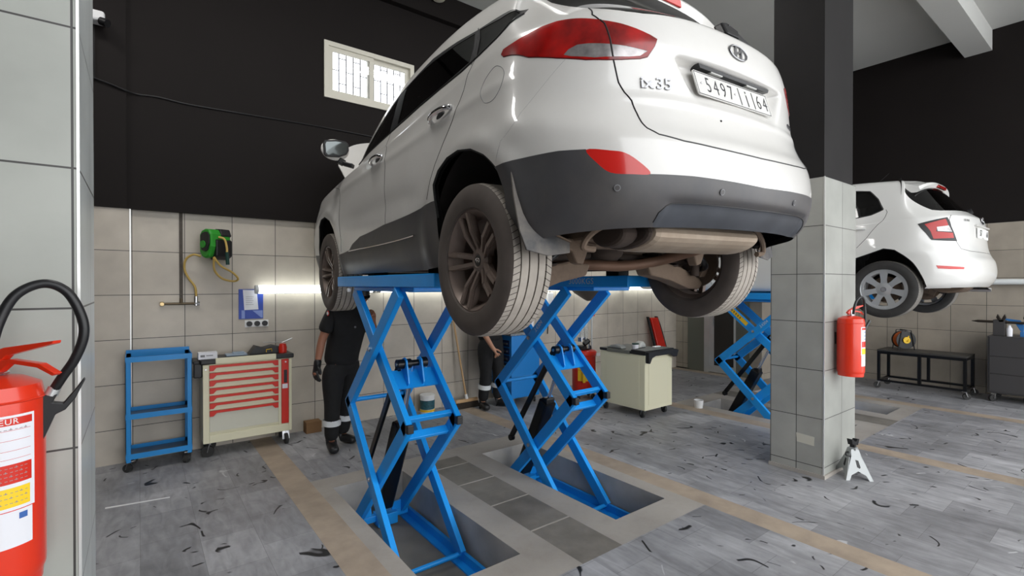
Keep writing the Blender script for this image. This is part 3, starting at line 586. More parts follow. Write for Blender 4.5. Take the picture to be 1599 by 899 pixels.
m = MB(); m.bb(x0 - 0.02, x1 + 0.02, y0 - 0.01, y1 + 0.005, z1, z1 + 0.045); m.bb(x0 - 0.075, x0 - 0.02, y0 + 0.02, y1 - 0.02, z1 + 0.005, z1 + 0.035); m.bb(x0 - 0.07, x0, y0 + 0.02, y0 + 0.05, z1 - 0.12, z1 + 0.01); obj('top_tray', m, M['black'], t, bevel=0.01)
m = MB(); m.bb(x0 + 0.10, dx1 - 0.02, y0 - 0.014, y0 + 0.02, z1 + 0.0, z1 + 0.052); obj('front_lip', m, M['cream'], t, bevel=0.004)
for x, y, a in ((x0 + 0.06, y0 + 0.05, 2.9), (x1 - 0.05, y0 + 0.05, -1.5), (x0 + 0.06, y1 - 0.05, 0.2), (x1 - 0.05, y1 - 0.05, 1.2)): castor(t, x, y, 0, 0.137, a, 0.052)
zt = z1 + 0.046
m = MB(); m.bb(x0 - 0.03, x0 + 0.12, y0 + 0.04, y0 + 0.14, zt, zt + 0.06); m.cur = 1; m.bb(x0 + 0.03, x0 + 0.085, y0 + 0.0392, y0 + 0.04, zt + 0.028, zt + 0.036); m.bb(x0 - 0.015, x0 + 0.02, y0 + 0.0392, y0 + 0.04, zt + 0.02, zt + 0.04)
obj('small_box', m, [M['paper'], M['grey']], label='small white carton at the left end of the red tool cart', cat='box')
m = MB(); m.bb(x0 + 0.20, x0 + 0.38, y0 + 0.1, y0 + 0.22, zt, zt + 0.02); m.bb(x0 + 0.26, x0 + 0.36, y0 + 0.13, y0 + 0.2, zt + 0.02, zt + 0.034); obj('instrument_case', m, mat('pale_blue_grey', s2l(150, 165, 180), 0.4), bevel=0.005, label='flat pale grey gadget lying on the red tool cart', cat='gadget')
m = MB(); m.prism([(0, 0), (0.30, 0), (0.31, 0.05), (0.22, 0.075), (0.13, 0.055), (0.06, 0.08)], lambda u, v, d: (x0 + 0.40 + u, y0 + 0.12 + d, zt + v), 0, 0.14); m.cur = 1; m.tube([(x0 + 0.55, y0 + 0.11, zt + 0.015), (x0 + 0.55, y0 + 0.11, zt + 0.04), (x0 + 0.60, y0 + 0.11, zt + 0.045), (x0 + 0.60, y0 + 0.11, zt + 0.02)], 0.004, 6)
obj('tool_bag', m, [M['black'], M['yellow']], bevel=0.01, label='black tool pouch with yellow edge on the red tool cart', cat='tool bag')
t = thing('air_tool', 'small red pot with crossed metal rods on the cart corner', 'tool', (x0 + 0.70, y0 + 0.1, zt))
m = MB(); m.lathe([(0.001, zt), (0.036, zt), (0.04, zt + 0.05), (0.03, zt + 0.09), (0.001, zt + 0.092)], (x0 + 0.70, y0 + 0.1, 0), 'z', 20); obj('pot', m, M['red'], t, smooth=True)
m = MB(); m.cyl((x0 + 0.52, y0 + 0.1, zt + 0.115), (x0 + 0.72, y0 + 0.1, zt + 0.105), 0.004, 8); m.cyl((x0 + 0.69, y0 + 0.1, zt + 0.10), (x0 + 0.79, y0 + 0.1, zt + 0.14), 0.006, 8); obj('rods', m, M['steel'], t, smooth=True)

# brown carton, tub, broom
m = MB(); m.bb(1.42, 1.58, 5.5, 5.62, 0, 0.12); obj('carton', m, M['cardboard'], bevel=0.003, label='small brown carton on the floor behind the standing mechanic', cat='box')
t = thing('paint_tub', 'white tub with blue label and yellow base on the floor behind the left lift', 'tub', (2.86, 5.50, 0))
m = MB(); m.lathe([(0.001, 0), (0.085, 0), (0.09, 0.22), (0.001, 0.22)], (2.86, 5.5, 0), 'z', 24); obj('tub', m, M['white'], t, smooth=True)
m = MB(); m.lathe([(0.0895, 0.06), (0.0915, 0.17)], (2.86, 5.5, 0), 'z', 24); obj('label_wrap', m, mat('tub_label', s2l(40, 86, 96), 0.5, noise=0.4, nscale=40), t, smooth=True)
m = MB(); m.lathe([(0.088, 0.03), (0.093, 0.03), (0.094, 0.055), (0.088, 0.055)], (2.86, 5.5, 0), 'z', 24); obj('yellow_band', m, M['yellow'], t, smooth=True)
m = MB(); m.lathe([(0.001, 0.235), (0.094, 0.235), (0.094, 0.215), (0.09, 0.212)], (2.86, 5.5, 0), 'z', 24); obj('lid', m, M['white'], t, smooth=True)
t = thing('broom', 'upright broom with pale handle leaning on the wall between the lifts', 'broom', (3.40, 5.45, 0))
m = MB(); m.cyl((3.40, 5.45, 0.12), (3.27, 5.63, 1.35), 0.012, 10); obj('handle', m, M['wood'], t, smooth=True)
m = MB(); m.bb(3.22, 3.56, 5.41, 5.46, 0.075, 0.115); obj('broom_head', m, M['wood'], t, bevel=0.008)
m = MB(); m.cyl((3.40, 5.44, 0.11), (3.395, 5.455, 0.17), 0.022, 12); obj('socket', m, M['white'], t, smooth=True)
m = MB(); m.prism([(3.225, 0.075), (3.555, 0.075), (3.58, 0.0), (3.20, 0.0)], lambda u, v, d: (u, 5.40 + d, v), 0, 0.075); obj('bristles', m, mat('bristles', s2l(52, 44, 36), 0.9, noise=0.5, nscale=120), t)

# blue workshop cabinet behind the second lift
t = thing('workshop_cabinet', 'blue wheeled workshop cabinet with side drawers against the back wall', 'cabinet', (4.12, 5.33, 0))
x0, x1, y0, y1 = 3.875, 4.36, 5.10, 5.55; BC = mat('cabinet_blue', (0.01, 0.20, 0.58), 0.4)
m = MB(); m.bb(x0, x1, y0, y1, 0.10, 0.93); obj('cabinet_body', m, BC, t, bevel=0.008)
m = MB(); m.bb(x0 - 0.02, x1 + 0.02, y0 - 0.01, y1 + 0.01, 0.93, 0.955); obj('cabinet_top', m, mat('grey_top', s2l(120, 125, 132), 0.4), t, bevel=0.004)
for k in range(5):
    z = 0.38 + 0.1 * k; m = MB(); m.bb(x0 - 0.008, x0, y0 + 0.04, y1 - 0.04, z, z + 0.085); dr = obj('drawer', m, mat('drawer_navy', s2l(22, 44, 82), 0.4), t)
    m = MB(); m.bb(x0 - 0.02, x0 - 0.008, y0 + 0.08, y1 - 0.08, z + 0.03, z + 0.05); obj('pull', m, M['steel'], dr)
for k in range(4): m = MB(); m.cyl((x0 + 0.06 + 0.09 * k, y0 - 0.012, 0.94), (x0 + 0.06 + 0.09 * k, y0 - 0.02, 0.94), 0.009, 10); obj('knob', m, M['chrome'], t, smooth=True)
for x in (x0 + 0.05, x1 - 0.05):
    for y in (y0 + 0.05, y1 - 0.05): castor(t, x, y, 0, 0.1, 1.0, 0.035)
m = MB(); m.box((4.12, 5.3, 1.08), (0.07, 0.05, 0.26), Matrix.Rotation(0.35, 3, 'Y')); m.cur = 1; m.box((4.12, 5.273, 1.08), (0.05, 0.004, 0.2), Matrix.Rotation(0.35, 3, 'Y')); m.cur = 0; m.bb(4.06, 4.24, 5.24, 5.36, 0.956, 0.975); obj('battery_charger', m, [M['black'], M['yellow']], bevel=0.005, label='black and yellow hand tool tilted on the blue cabinet', cat='tool')
m = MB(); m.bb(4.26, 4.34, 5.2, 5.3, 0.956, 1.11); m.bb(4.28, 4.32, 5.22, 5.26, 1.11, 1.14); obj('spray_can', m, M['paper'], bevel=0.01, label='white plastic canister on the right end of the blue cabinet', cat='canister')
# white wall box with cable
t = thing('switch_box', 'small white switch box with hanging cable on the back wall', 'switch box', (4.96, YB, 1.2))
m = MB(); m.bb(4.93, 5.04, YB - 0.08, YB, 1.30, 1.48); obj('box_body', m, M['white'], t, bevel=0.008)
m = MB(); m.tube(smooth_pts([(4.97, YB - 0.04, 1.31), (4.93, YB - 0.03, 1.2), (4.98, YB - 0.02, 1.05), (4.97, YB - 0.02, 0.85)]), 0.009, 8); m.tube([(5.02, YB - 0.02, 1.9), (5.02, YB - 0.02, 1.48)], 0.006, 8); obj('cable', m, M['black'], t, smooth=True)

# red oil drainer
t = thing('oil_drainer', 'red cylindrical oil drainer with clear columns and funnel behind the second lift', 'oil drainer', (5.03, 4.92, 0))
c = (5.03, 4.92, 0)
m = MB(); m.lathe([(0.001, 0.09), (0.15, 0.09), (0.165, 0.11), (0.165, 0.40), (0.169, 0.41), (0.165, 0.42), (0.165, 0.60), (0.18, 0.615), (0.18, 0.655), (0.165, 0.67), (0.001, 0.68)], c, 'z', 36); obj('tank', m, M['red'], t, smooth=True)
m = MB(); m.bb(4.86, 4.90, 4.76, 4.775, 0.25, 0.44); m.lathe([(0.167, 0.26), (0.168, 0.46)], c, 'z', 8, 3.4, 4.3); obj('yellow_label', m, M['yellow'], t)
m = MB(); m.bb(5.1, 5.17, 4.74, 4.752, 0.60, 0.64); obj('pale_label', m, M['paper'], t)
m = MB(); m.bb(4.93, 5.12, 4.86, 5.0, 0.68, 0.74); m.cyl((4.97, 4.86, 0.76), (5.05, 4.84, 0.82), 0.035, 12); obj('valve_block', m, M['black'], t, bevel=0.01)
m = MB(); m.cyl((4.98, 4.92, 0.80), (4.98, 4.92, 0.86), 0.06, 20); m.cyl((5.06, 4.9, 0.70), (5.06, 4.9, 0.80), 0.05, 20); obj('glass_base', m, M['chrome'], t, smooth=True)
for x in (4.99, 5.07): m = MB(); m.cyl((x, 4.92, 0.80), (x, 4.92, 1.18), 0.032, 18); obj('sight_glass', m, M['clear'], t, smooth=True)
m = MB(); m.cyl((5.17, 4.90, 0.68), (5.17, 4.90, 1.38), 0.012, 12); obj('riser_pipe', m, M['alu'], t, smooth=True)
m = MB(); m.cyl((5.205, 4.90, 1.15), (5.205, 4.90, 1.25), 0.02, 10); m.cyl((5.17, 4.90, 1.2), (5.205, 4.90, 1.2), 0.01, 8); obj('valve_handle', m, M['red'], t)
m = MB(); m.lathe([(0.02, 1.37), (0.06, 1.39), (0.20, 1.48), (0.24, 1.52), (0.245, 1.54), (0.235, 1.54), (0.19, 1.49), (0.05, 1.40)], (5.10, 4.90, 0), 'z', 30); obj('funnel', m, mat('grey_funnel', s2l(96, 92, 86), 0.4, 0.5), t, smooth=True)
for a in (0.3, 1.9, 3.4, 5.0): castor(t, c[0] + 0.13 * math.cos(a), c[1] + 0.13 * math.sin(a), 0, 0.1, a, 0.035)

# cream cart
t = thing('steel_cart', 'cream steel tool cart with black top tray standing right of the lifts', 'cart', (5.04, 4.0, 0))
x0, x1, y0, y1, z0, z1 = 4.765, 5.305, 3.66, 4.36, 0.10, 0.76
m = MB(); m.bb(x0, x1, y0, y1, z0, z1); obj('cart_body', m, M['cream'], t, bevel=0.006)
m = MB(); m.bb(x0 + 0.07, x1 - 0.07, y0 - 0.004, y0, z0 + 0.06, z1 - 0.06); obj('end_panel', m, M['cream'], t, bevel=0.003)
m = MB(); m.bb(x0 - 0.004, x0, y0 + 0.08, y1 - 0.10, z0 + 0.03, z1 - 0.02); obj('side_panel', m, M['cream'], t, bevel=0.003)
m = MB(); m.bb(x0 - 0.01, x1 + 0.01, y0 - 0.01, y1 + 0.01, z1, z1 + 0.035); m.bb(x0 - 0.015, x1 + 0.015, y0 - 0.02, y0 + 0.2, z1 + 0.02, z1 + 0.055)
m.prism([(x0, z1 + 0.04), (x0, z1 - 0.09), (x0 + 0.03, z1 - 0.095), (x0 + 0.07, z1 - 0.03), (x0 + 0.14, z1 - 0.01), (x1 - 0.12, z1 - 0.01), (x1 - 0.04, z1 - 0.05), (x1 + 0.02, z1 - 0.05), (x1 + 0.06, z1 + 0.03), (x1, z1 + 0.045)], lambda u, v, d: (u, y0 - 0.06 + d, v), 0, 0.05)
obj('top_tray', m, M['black'], t, bevel=0.008)
m = MB(); m.bb(x0 - 0.013, x0 + 0.01, y0 + 0.22, y1 - 0.12, z1 - 0.005, z1 + 0.037); obj('grey_edge', m, mat('dull_grey_edge', s2l(106, 106, 98), 0.5), t)
for x in (x0 + 0.05, x1 - 0.06):
    for y in (y0 + 0.06, y1 - 0.06): castor(t, x, y, 0, 0.102, 1.3, 0.045)
zt = z1 + 0.036
m = MB(); m.lathe([(0.001, zt), (0.035, zt), (0.04, zt + 0.06), (0.001, zt + 0.06)], (4.93, 3.93, 0), 'z', 20); m.cur = 1; m.lathe([(0.04, zt + 0.06), (0.044, zt + 0.062), (0.044, zt + 0.075), (0.001, zt + 0.078)], (4.93, 3.93, 0), 'z', 20); obj('plastic_cup', m, [M['paper'], M['dkgreen']], smooth=True, label='white cup with green lid on the cream cart', cat='cup')
m = MB(); m.prism([(0, 0), (0.26, 0), (0.24, 0.03), (0.15, 0.05), (0.08, 0.035)], lambda u, v, d: (4.80 + d, 4.3 - u, zt + v), 0, 0.10); obj('wiping_cloth', m, mat('grey_cloth', s2l(140, 142, 140), 0.8), bevel=0.012, label='crumpled grey rag at the far end of the cream cart', cat='rag')
m = MB(); m.prism([(0, 0), (0.16, 0), (0.14, 0.05), (0.1, 0.085), (0.04, 0.06)], lambda u, v, d: (5.02 + u, 3.95 + d, zt + v), 0, 0.1); obj('plastic_bag', m, mat('clear_plastic', s2l(190, 192, 188), 0.3), bevel=0.015, label='crumpled clear plastic bag beside the green-lidded cup', cat='bag')
m = MB(); m.bb(5.12, 5.24, 3.78, 3.82, zt + 0.02, zt + 0.035); obj('marker_pen', m, M['white'], bevel=0.004, label='white strip lying near the right edge of the cream cart', cat='marker')

# red creeper seat leaning on the wall
t = thing('mechanic_creeper', 'red padded creeper seat folded and leaned on the back wall', 'creeper', (7.5, 5.5, 0))
def cr(u, v, d): return (7.36 + u + 0.10 * (1.0 - v) , 5.60 - 0.22 * (1.0 - v) - d, v)
m = MB(); m.prism([(0.02, 0.42), (0.26, 0.40), (0.22, 1.0), (0.02, 1.0)], cr, 0.02, 0.07); obj('seat_pad', m, M['red'], t, bevel=0.012)
m = MB(); m.prism([(-0.02, 0.38), (0.01, 0.38), (0.0, 1.02), (-0.03, 1.02)], cr, 0.0, 0.05); m.prism([(0.27, 0.02), (0.31, 0.02), (0.30, 0.55), (0.28, 0.85), (0.25, 1.02), (0.21, 1.02), (0.25, 0.8), (0.27, 0.5)], cr, 0.0, 0.05); m.prism([(-0.0, 0.02), (0.03, 0.02), (0.03, 0.4), (-0.0, 0.4)], cr, 0, 0.05); obj('creeper_frame', m, M['black'], t, bevel=0.006)
# white bucket by the third pit
t = thing('bucket', 'small white container on the floor at the third pit', 'container', (5.93, 3.47, -0.0))
m = MB(); m.lathe([(0.001, 0.0), (0.05, 0.0), (0.06, 0.10), (0.055, 0.10), (0.045, 0.01)], (5.80, 3.60, 0), 'z', 18)
obj('container_wall', m, M['white'], t, smooth=True)

# ------------------------------------------------------------------ right side: bench, reel, cabinet
t = thing('steel_bench', 'low black steel table on casters under the small white car', 'table', (9.4, 2.1, 0))
x0, x1, y0, y1 = 9.15, 9.62, 1.60, 2.60; K = M['black_metal']
m = MB(); m.bb(x0 - 0.02, x1 + 0.02, y0 - 0.02, y1 + 0.02, 0.575, 0.60); obj('tabletop', m, mat('dark_tabletop', s2l(58, 56, 54), 0.45), t, bevel=0.003)
m = MB()
for x in (x0, x1): m.bb(x - 0.015, x + 0.015, y0, y1, 0.535, 0.575); m.bb(x - 0.015, x + 0.015, y0, y1, 0.11, 0.14)
for y in (y0, y1): m.bb(x0, x1, y - 0.015, y + 0.015, 0.54, 0.575); m.bb(x0, x1, y - 0.015, y + 0.015, 0.11, 0.14)
obj('frame_rail', m, K, t)
for x in (x0, x1):
    for y in (y0, (y0 + y1) / 2, y1): m = MB(); m.bb(x - 0.018, x + 0.018, y - 0.018, y + 0.018, 0.11, 0.575); obj('leg', m, K, t)
for x in (x0, x1):
    for y, a in ((y0, -1.0), (y1, 2.0)): castor(t, x, y, 0, 0.112, a, 0.045)
t = thing('cable_reel', 'orange extension cable wound on a black reel on the steel table', 'cable reel', (9.42, 2.36, 0.6))
c = Vector((9.42, 2.36, 0.75)); ax = Vector((-0.72, -0.69, 0)).normalized()
m = MB(); m.cyl(c - ax * 0.055, c + ax * 0.055, 0.112, 28); obj('cable_winding', m, M['orange'], t, smooth=True)
m = MB()
for k in range(6): q = c + ax * (-0.045 + 0.018 * k); m.tube([tuple(q + (Vector((ax.y, -ax.x, 0)) * math.cos(a) + Vector((0, 0, 1)) * math.sin(a)) * 0.114) for a in [2 * PI * i / 28 for i in range(29)]], 0.008, 6)
obj('cable_turns', m, M['orange'], t, smooth=True)
m = MB(); m.cyl(c + ax * 0.058, c + ax * 0.066, 0.135, 28); m.cyl(c - ax * 0.066, c - ax * 0.058, 0.135, 28); obj('reel_flange', m, M['black'], t, smooth=True)
m = MB(); m.cyl(c + ax * 0.066, c + ax * 0.085, 0.05, 20); m.bar(c + ax * 0.075 + Vector((0, 0, -0.02)), c + ax * 0.075 + Vector((0.04, 0.0, 0.06)), 0.05, 0.03); obj('reel_plug', m, M['yellow'], t, smooth=True)
m = MB(); q = Vector((ax.y, -ax.x, 0))
for s in (-1, 1): m.tube([tuple(c + ax * 0.075 * s + q * a + Vector((0, 0, z))) for a, z in ((-0.11, -0.148), (-0.09, 0.0), (-0.06, 0.15), (0.06, 0.15), (0.09, 0.0), (0.11, -0.148))], 0.008, 8)
m.tube([tuple(c + ax * a + Vector((0, 0, 0.15))) for a in (-0.08, 0.08)], 0.012, 8)
obj('reel_stand', m, M['black'], t, smooth=True)
t = thing('dark_cabinet', 'dark grey steel drawer cabinet at the right edge of the picture', 'cabinet', (9.55, 0.85, 0))
x0, x1, y0, y1 = 9.30, 9.80, 0.35, 1.40; G = mat('charcoal_metal', s2l(62, 60, 60), 0.5)
m = MB(); m.bb(x0, x1, y0, y1, 0.12, 0.90); obj('cabinet_body', m, G, t, bevel=0.006)
for a, b in ((0.14, 0.38), (0.39, 0.62), (0.63, 0.88)): m = MB(); m.bb(x0 - 0.01, x0, y0 + 0.02, y1 - 0.02, a, b); obj('drawer', m, G, t, bevel=0.003)
for y in (y0 + 0.08, y1 - 0.06): castor(t, x0 + 0.06, y, 0, 0.122, 2.5, 0.045)
for y in (y0 + 0.08, y1 - 0.06): castor(t, x1 - 0.06, y, 0, 0.122, 2.5, 0.045)
t = thing('spring_compressor', 'dark bar with two forked jaws standing on the charcoal cabinet', 'tool', (9.45, 1.15, 0.90))
m = MB(); m.bb(9.40, 9.52, 1.24, 1.36, 0.90, 1.12); obj('stand', m, G, t, bevel=0.005)
m = MB(); m.cyl((9.42, 1.52, 1.09), (9.42, 0.98, 1.085), 0.018, 12); m.cyl((9.42, 1.52, 1.09), (9.42, 1.58, 1.09), 0.016, 12, 0.004); obj('bar', m, mat('dark_steel', s2l(60, 54, 48), 0.4, 0.6), t, smooth=True)
for y in (1.28, 1.02):
    m = MB()
    for s in (-1, 1): m.prism([(-0.012, 1.09), (0.02, 1.09), (0.05, 1.15), (0.035, 1.2), (0.02, 1.17), (0.0, 1.12)], lambda u, v, d: (9.42 + d, y + s * u, v), -0.02, 0.02)
    obj('jaw', m, mat('dark_steel_jaw', s2l(56, 50, 44), 0.4, 0.6), t, bevel=0.003)
m = MB(); m.lathe([(0.001, 0.90), (0.03, 0.90), (0.032, 1.0), (0.015, 1.03), (0.015, 1.05), (0.001, 1.05)], (9.42, 1.20, 0), 'z', 18); obj('bottle', m, M['paper'], smooth=True, label='white bottle on the charcoal cabinet below the forked bar', cat='bottle')
m = MB(); m.prism([(1.07, 0.96), (1.10, 0.98), (1.15, 1.08), (1.25, 1.12), (1.25, 1.14), (1.10, 1.12), (1.06, 1.04)], lambda u, v, d: (9.44 + d, u, v), 0, 0.03); m.bb(9.42, 9.46, 1.06, 1.10, 0.90, 0.97); obj('blue_rag', m, M['blue_cloth'], bevel=0.006, label='blue rag hanging over the dark bar on the charcoal cabinet', cat='rag')

# ------------------------------------------------------------------ extinguishers
def extinguisher(cx, cy, zb, h, r, wy, face, label, detail):
    # face: angle of the label centre around the cylinder
    t = thing('fire_extinguisher', label, 'fire extinguisher', (cx, wy, zb), 'red fire extinguishers on the pillars')
    k = r / 0.1; H_ = h
    m = MB(); m.lathe([(r * 0.82, zb), (r * 0.9, zb + 0.0), (r * 0.92, zb + 0.015), (r * 0.99, zb + 0.03), (r, zb + 0.045), (r, zb + H_ - 0.06), (r * 0.985, zb + H_ - 0.045), (r * 0.93, zb + H_ - 0.02), (r * 0.6, zb + H_ - 0.002), (r * 0.25, zb + H_ + 0.004), (0.001, zb + H_ + 0.004)], (cx, cy, 0), 'z', 48)
    tank = obj('tank', m, M['ext_red'], t, smooth=True)
    m = MB(); m.lathe([(r + 0.0008, zb + H_ - 0.058), (r + 0.003, zb + H_ - 0.055), (r + 0.0008, zb + H_ - 0.052)], (cx, cy, 0), 'z', 48); m.lathe([(r * 0.93, zb - 0.004), (r * 0.95, zb + 0.03), (r * 0.99, zb + 0.032)], (cx, cy, 0), 'z', 48); obj('weld_bead', m, M['ext_red'], tank, smooth=True)
    def cy_(rr): return lambda u, v, d: (cx + (rr + d) * math.cos(face + u / r), cy + (rr + d) * math.sin(face + u / r), v)
    W_ = 0.085; z1 = zb + H_ - 0.085; z0 = z1 - 0.30
    def patch(mb, u0, u1, a, b, rr, n=14):
        f = cy_(rr); o = []
        vs = [f(u0 + (u1 - u0) * i / n, z, 0) for z in (a, b) for i in range(n + 1)]; mb.add(vs, [(i, i + 1, n + 2 + i, n + 1 + i) for i in range(n)])
    m = MB(); patch(m, -W_, W_, z0 + 0.07, z1, r + 0.0008); patch(m, -W_ + 0.004, W_ - 0.006, z0 - 0.02, z0 + 0.068, r + 0.0008); lab = obj('label', m, M['paper'], tank, smooth=True)
    m = MB(); patch(m, -W_ + 0.008, W_ - 0.006, z1 - 0.024, z1 - 0.006, r + 0.0014); patch(m, -W_ + 0.008, W_ - 0.008, z1 - 0.165, z1 - 0.118, r + 0.0014)
    for q in (0.036, 0.06, 0.085, 0.105): patch(m, -W_ + 0.02, W_ - 0.01, z1 - q - 0.0008, z1 - q, r + 0.0014)
    patch(m, 0.0, 0.0008, z1 - 0.11, z1 - 0.03, r + 0.0014); obj('red_print', m, M['red'], lab, smooth=True)
    m = MB(); patch(m, -W_ + 0.008, W_ - 0.012, z1 - 0.222, z1 - 0.175, r + 0.0014); obj('yellow_print', m, mat('label_yellow', (0.9, 0.6, 0.02), 0.5), lab, smooth=True)
    m = MB()
    for q in (0.04, 0.07, 0.095): patch(m, -0.05, -0.015, z1 - q - 0.006, z1 - q, r + 0.0015)
    patch(m, W_ - 0.035, W_ - 0.018, z0 + 0.045, z0 + 0.06, r + 0.0015); obj('blue_print', m, mat('label_blue', s2l(60, 100, 170), 0.5), lab, smooth=True)
    if detail:
        off = cy_(r + 0.0018)
        tm = MB(); v, f = text_mesh('EXTINCTEUR', 0.019, align='RIGHT', extrude=0.0002, spacing=1.1); tm.add([off(p[0] + 0.05, z1 - 0.015 + p[1], p[2]) for p in v], f); obj('white_lettering', tm, M['white'], lab)
        tm = MB()
        for j, (dz, n_) in enumerate(((0.032, 3), (0.125, 5), (0.135, 5), (0.145, 4), (0.155, 4), (0.185, 4), (0.197, 4), (0.21, 4))):
            for i in range(n_ * 3):
                u = W_ - 0.018 - i * 0.0095; a = z1 - dz; patch(tm, u - 0.007 + 0.001 * ((i * 7 + j) % 3), u, a - 0.0022, a - 0.0008, r + 0.0019, 1)
                if (i + j) % 3 == 0: patch(tm, u - 0.004, u - 0.0025, a - 0.003, a + 0.002, r + 0.0019, 1)
        obj('small_print', tm, mat('small_print', s2l(150, 140, 140), 0.6), lab)
    ht = zb + H_
    m = MB(); m.cyl((cx, cy, ht), (cx, cy, ht + 0.02), 0.024, 20); m.cyl((cx, cy, ht + 0.02), (cx, cy, ht + 0.05), 0.017, 16); obj('valve', m, M['steel'], t, smooth=True)
    L_ = Vector((math.cos(face + 0.75), math.sin(face + 0.75), 0)) if detail else Vector((0.9, -0.45, 0)).normalized()
    b = Vector((cx, cy, ht))
    ks = 1.42 if detail else 1.0
    def lv(u, v, d): return tuple(b + L_ * u * ks + Vector((0, 0, v)) + Vector((-L_.y, L_.x, 0)) * d)
    m = MB(); m.prism([(-0.035, 0.02), (0.02, 0.035), (0.035, 0.055), (0.12, 0.085), (0.122, 0.093), (0.03, 0.075), (-0.02, 0.05), (-0.04, 0.03)], lv, -0.011, 0.011); obj('squeeze_lever', m, M['ext_red'], t, bevel=0.002)
    m = MB(); m.prism([(-0.03, 0.012), (0.02, 0.012), (0.04, 0.036), (0.09, 0.026), (0.118, 0.006), (0.124, 0.012), (0.095, 0.036), (0.04, 0.046), (-0.02, 0.035)], lv, -0.010, 0.010); obj('carry_handle', m, M['ext_red'], t, bevel=0.002)
    m = MB(); m.tube([tuple(b + Vector((0.03 * math.cos(a), 0.03 * math.sin(a), 0.01))) for a in [2 * PI * i / 20 for i in range(21)]], 0.003, 6); obj('safety_ring', m, M['steel'], t, smooth=True)
    return t, b, L_
t, b, L_ = extinguisher(-0.293, 1.755, 0.85, 0.52, 0.098, 1.875, math.radians(-83), 'large red fire extinguisher on the near left pillar, cut by the picture edge', True)
m = MB(); hp = smooth_pts([(-0.300, 1.70, 1.372), (-0.290, 1.70, 1.42), (-0.272, 1.71, 1.51), (-0.243, 1.715, 1.575), (-0.194, 1.72, 1.603), (-0.150, 1.72, 1.582), (-0.122, 1.72, 1.52), (-0.117, 1.72, 1.465), (-0.135, 1.725, 1.405), (-0.160, 1.735, 1.36), (-0.180, 1.745, 1.322)], 8); m.tube(hp, 0.0115, 14); obj('discharge_hose', m, M['black'], t, smooth=True)
m = MB(); m.cyl((-0.176, 1.745, 1.332), (-0.184, 1.745, 1.312), 0.0135, 16); m.cyl((-0.300, 1.70, 1.362), (-0.300, 1.70, 1.385), 0.0135, 16); obj('hose_ferrule', m, M['alu'], t, smooth=True)
m = MB(); m.prism([(-0.200, 1.315), (-0.170, 1.315), (-0.18, 1.295), (-0.16, 1.29), (-0.135, 1.325), (-0.118, 1.352), (-0.116, 1.345), (-0.135, 1.30), (-0.155, 1.272), (-0.175, 1.262), (-0.198, 1.20), (-0.204, 1.20), (-0.208, 1.26)], lambda u, v, d: (u, 1.745 + d, v), -0.012, 0.012); obj('nozzle', m, M['black'], t, bevel=0.004)
m = MB(); m.bb(-0.32, -0.26, 1.845, 1.875, 1.2, 1.3); obj('wall_bracket', m, M['steel'], t)
t, b, L_ = extinguisher(4.715, 1.535, 0.85, 0.49, 0.098, 1.645, math.radians(-68), 'smaller-looking red fire extinguisher hung on the right tiled pillar', False)
m = MB(); m.tube(smooth_pts([(4.66, 1.50, 1.36), (4.655, 1.49, 1.42), (4.68, 1.48, 1.475), (4.74, 1.47, 1.50), (4.80, 1.47, 1.47), (4.82, 1.47, 1.41), (4.80, 1.46, 1.35), (4.795, 1.46, 1.28)], 8), 0.010, 10); obj('discharge_hose', m, M['black'], t, smooth=True)
m = MB(); m.bar((4.81, 1.47, 1.22), (4.88, 1.45, 1.30), 0.012, 0.016); obj('nozzle', m, M['black'], t)
m = MB(); m.bb(4.69, 4.74, 1.62, 1.645, 1.1, 1.2); obj('wall_bracket', m, M['black'], t)

# ------------------------------------------------------------------ jack stand
t = thing('jack_stand', 'silver jack stand with black saddle at the foot of the right pillar', 'jack stand', (4.76, 1.52, 0))
c = (4.745, 1.525); M['jack'] = mat('jack_silver', s2l(165, 168, 168), 0.4, 0.3)
for k in range(4):
    a = PI / 4 + k * PI / 2; n = Vector((math.cos(a), math.sin(a), 0)); q = Vector((-n.y, n.x, 0))
    def pf(u, v, d, n=n, q=q):
        rr = 0.028 + (0.235 - v) / 0.235 * 0.075; return (c[0] + n.x * (rr - d) + q.x * u, c[1] + n.y * (rr - d) + q.y * u, v)
    m = MB(); s = [(-0.03, 0.235), (0.03, 0.235), (0.036, 0.18), (0.105, 0.0), (0.075, 0.0), (0.055, 0.04), (0.0, 0.07), (-0.055, 0.04), (-0.075, 0.0), (-0.105, 0.0), (-0.036, 0.18)]
    m.prism(s, pf, 0, 0.004); m.cur = 1; m.prism([(-0.01, 0.155), (0.012, 0.15), (0.022, 0.10), (0.014, 0.09), (-0.004, 0.10)], pf, -0.0006, 0.0)
    obj('leg_panel', m, [M['jack'], M['black']], t)
m = MB(); m.bb(c[0] - 0.027, c[0] + 0.027, c[1] - 0.027, c[1] + 0.027, 0.225, 0.245); obj('collar', m, M['jack'], t)
m = MB(); m.bb(c[0] - 0.018, c[0] + 0.018, c[1] - 0.018, c[1] + 0.018, 0.24, 0.27); m.prism([(-0.022, 0.265), (0.022, 0.265), (0.032, 0.315), (0.018, 0.315), (0.008, 0.295), (-0.008, 0.295), (-0.018, 0.312), (-0.032, 0.312)], lambda u, v, d: (c[0] + u * 0.8, c[1] + d - u * 0.6, v), -0.018, 0.018); obj('saddle', m, M['black'], t)
m = MB(); m.tube(smooth_pts([(c[0] - 0.01, c[1] + 0.02, 0.20), (c[0] - 0.06, c[1] + 0.03, 0.205), (c[0] - 0.085, c[1] + 0.02, 0.19), (c[0] - 0.05, c[1] - 0.005, 0.18), (c[0] - 0.02, c[1] - 0.01, 0.185)]), 0.006, 8); obj('ratchet_lever', m, M['black'], t, smooth=True)
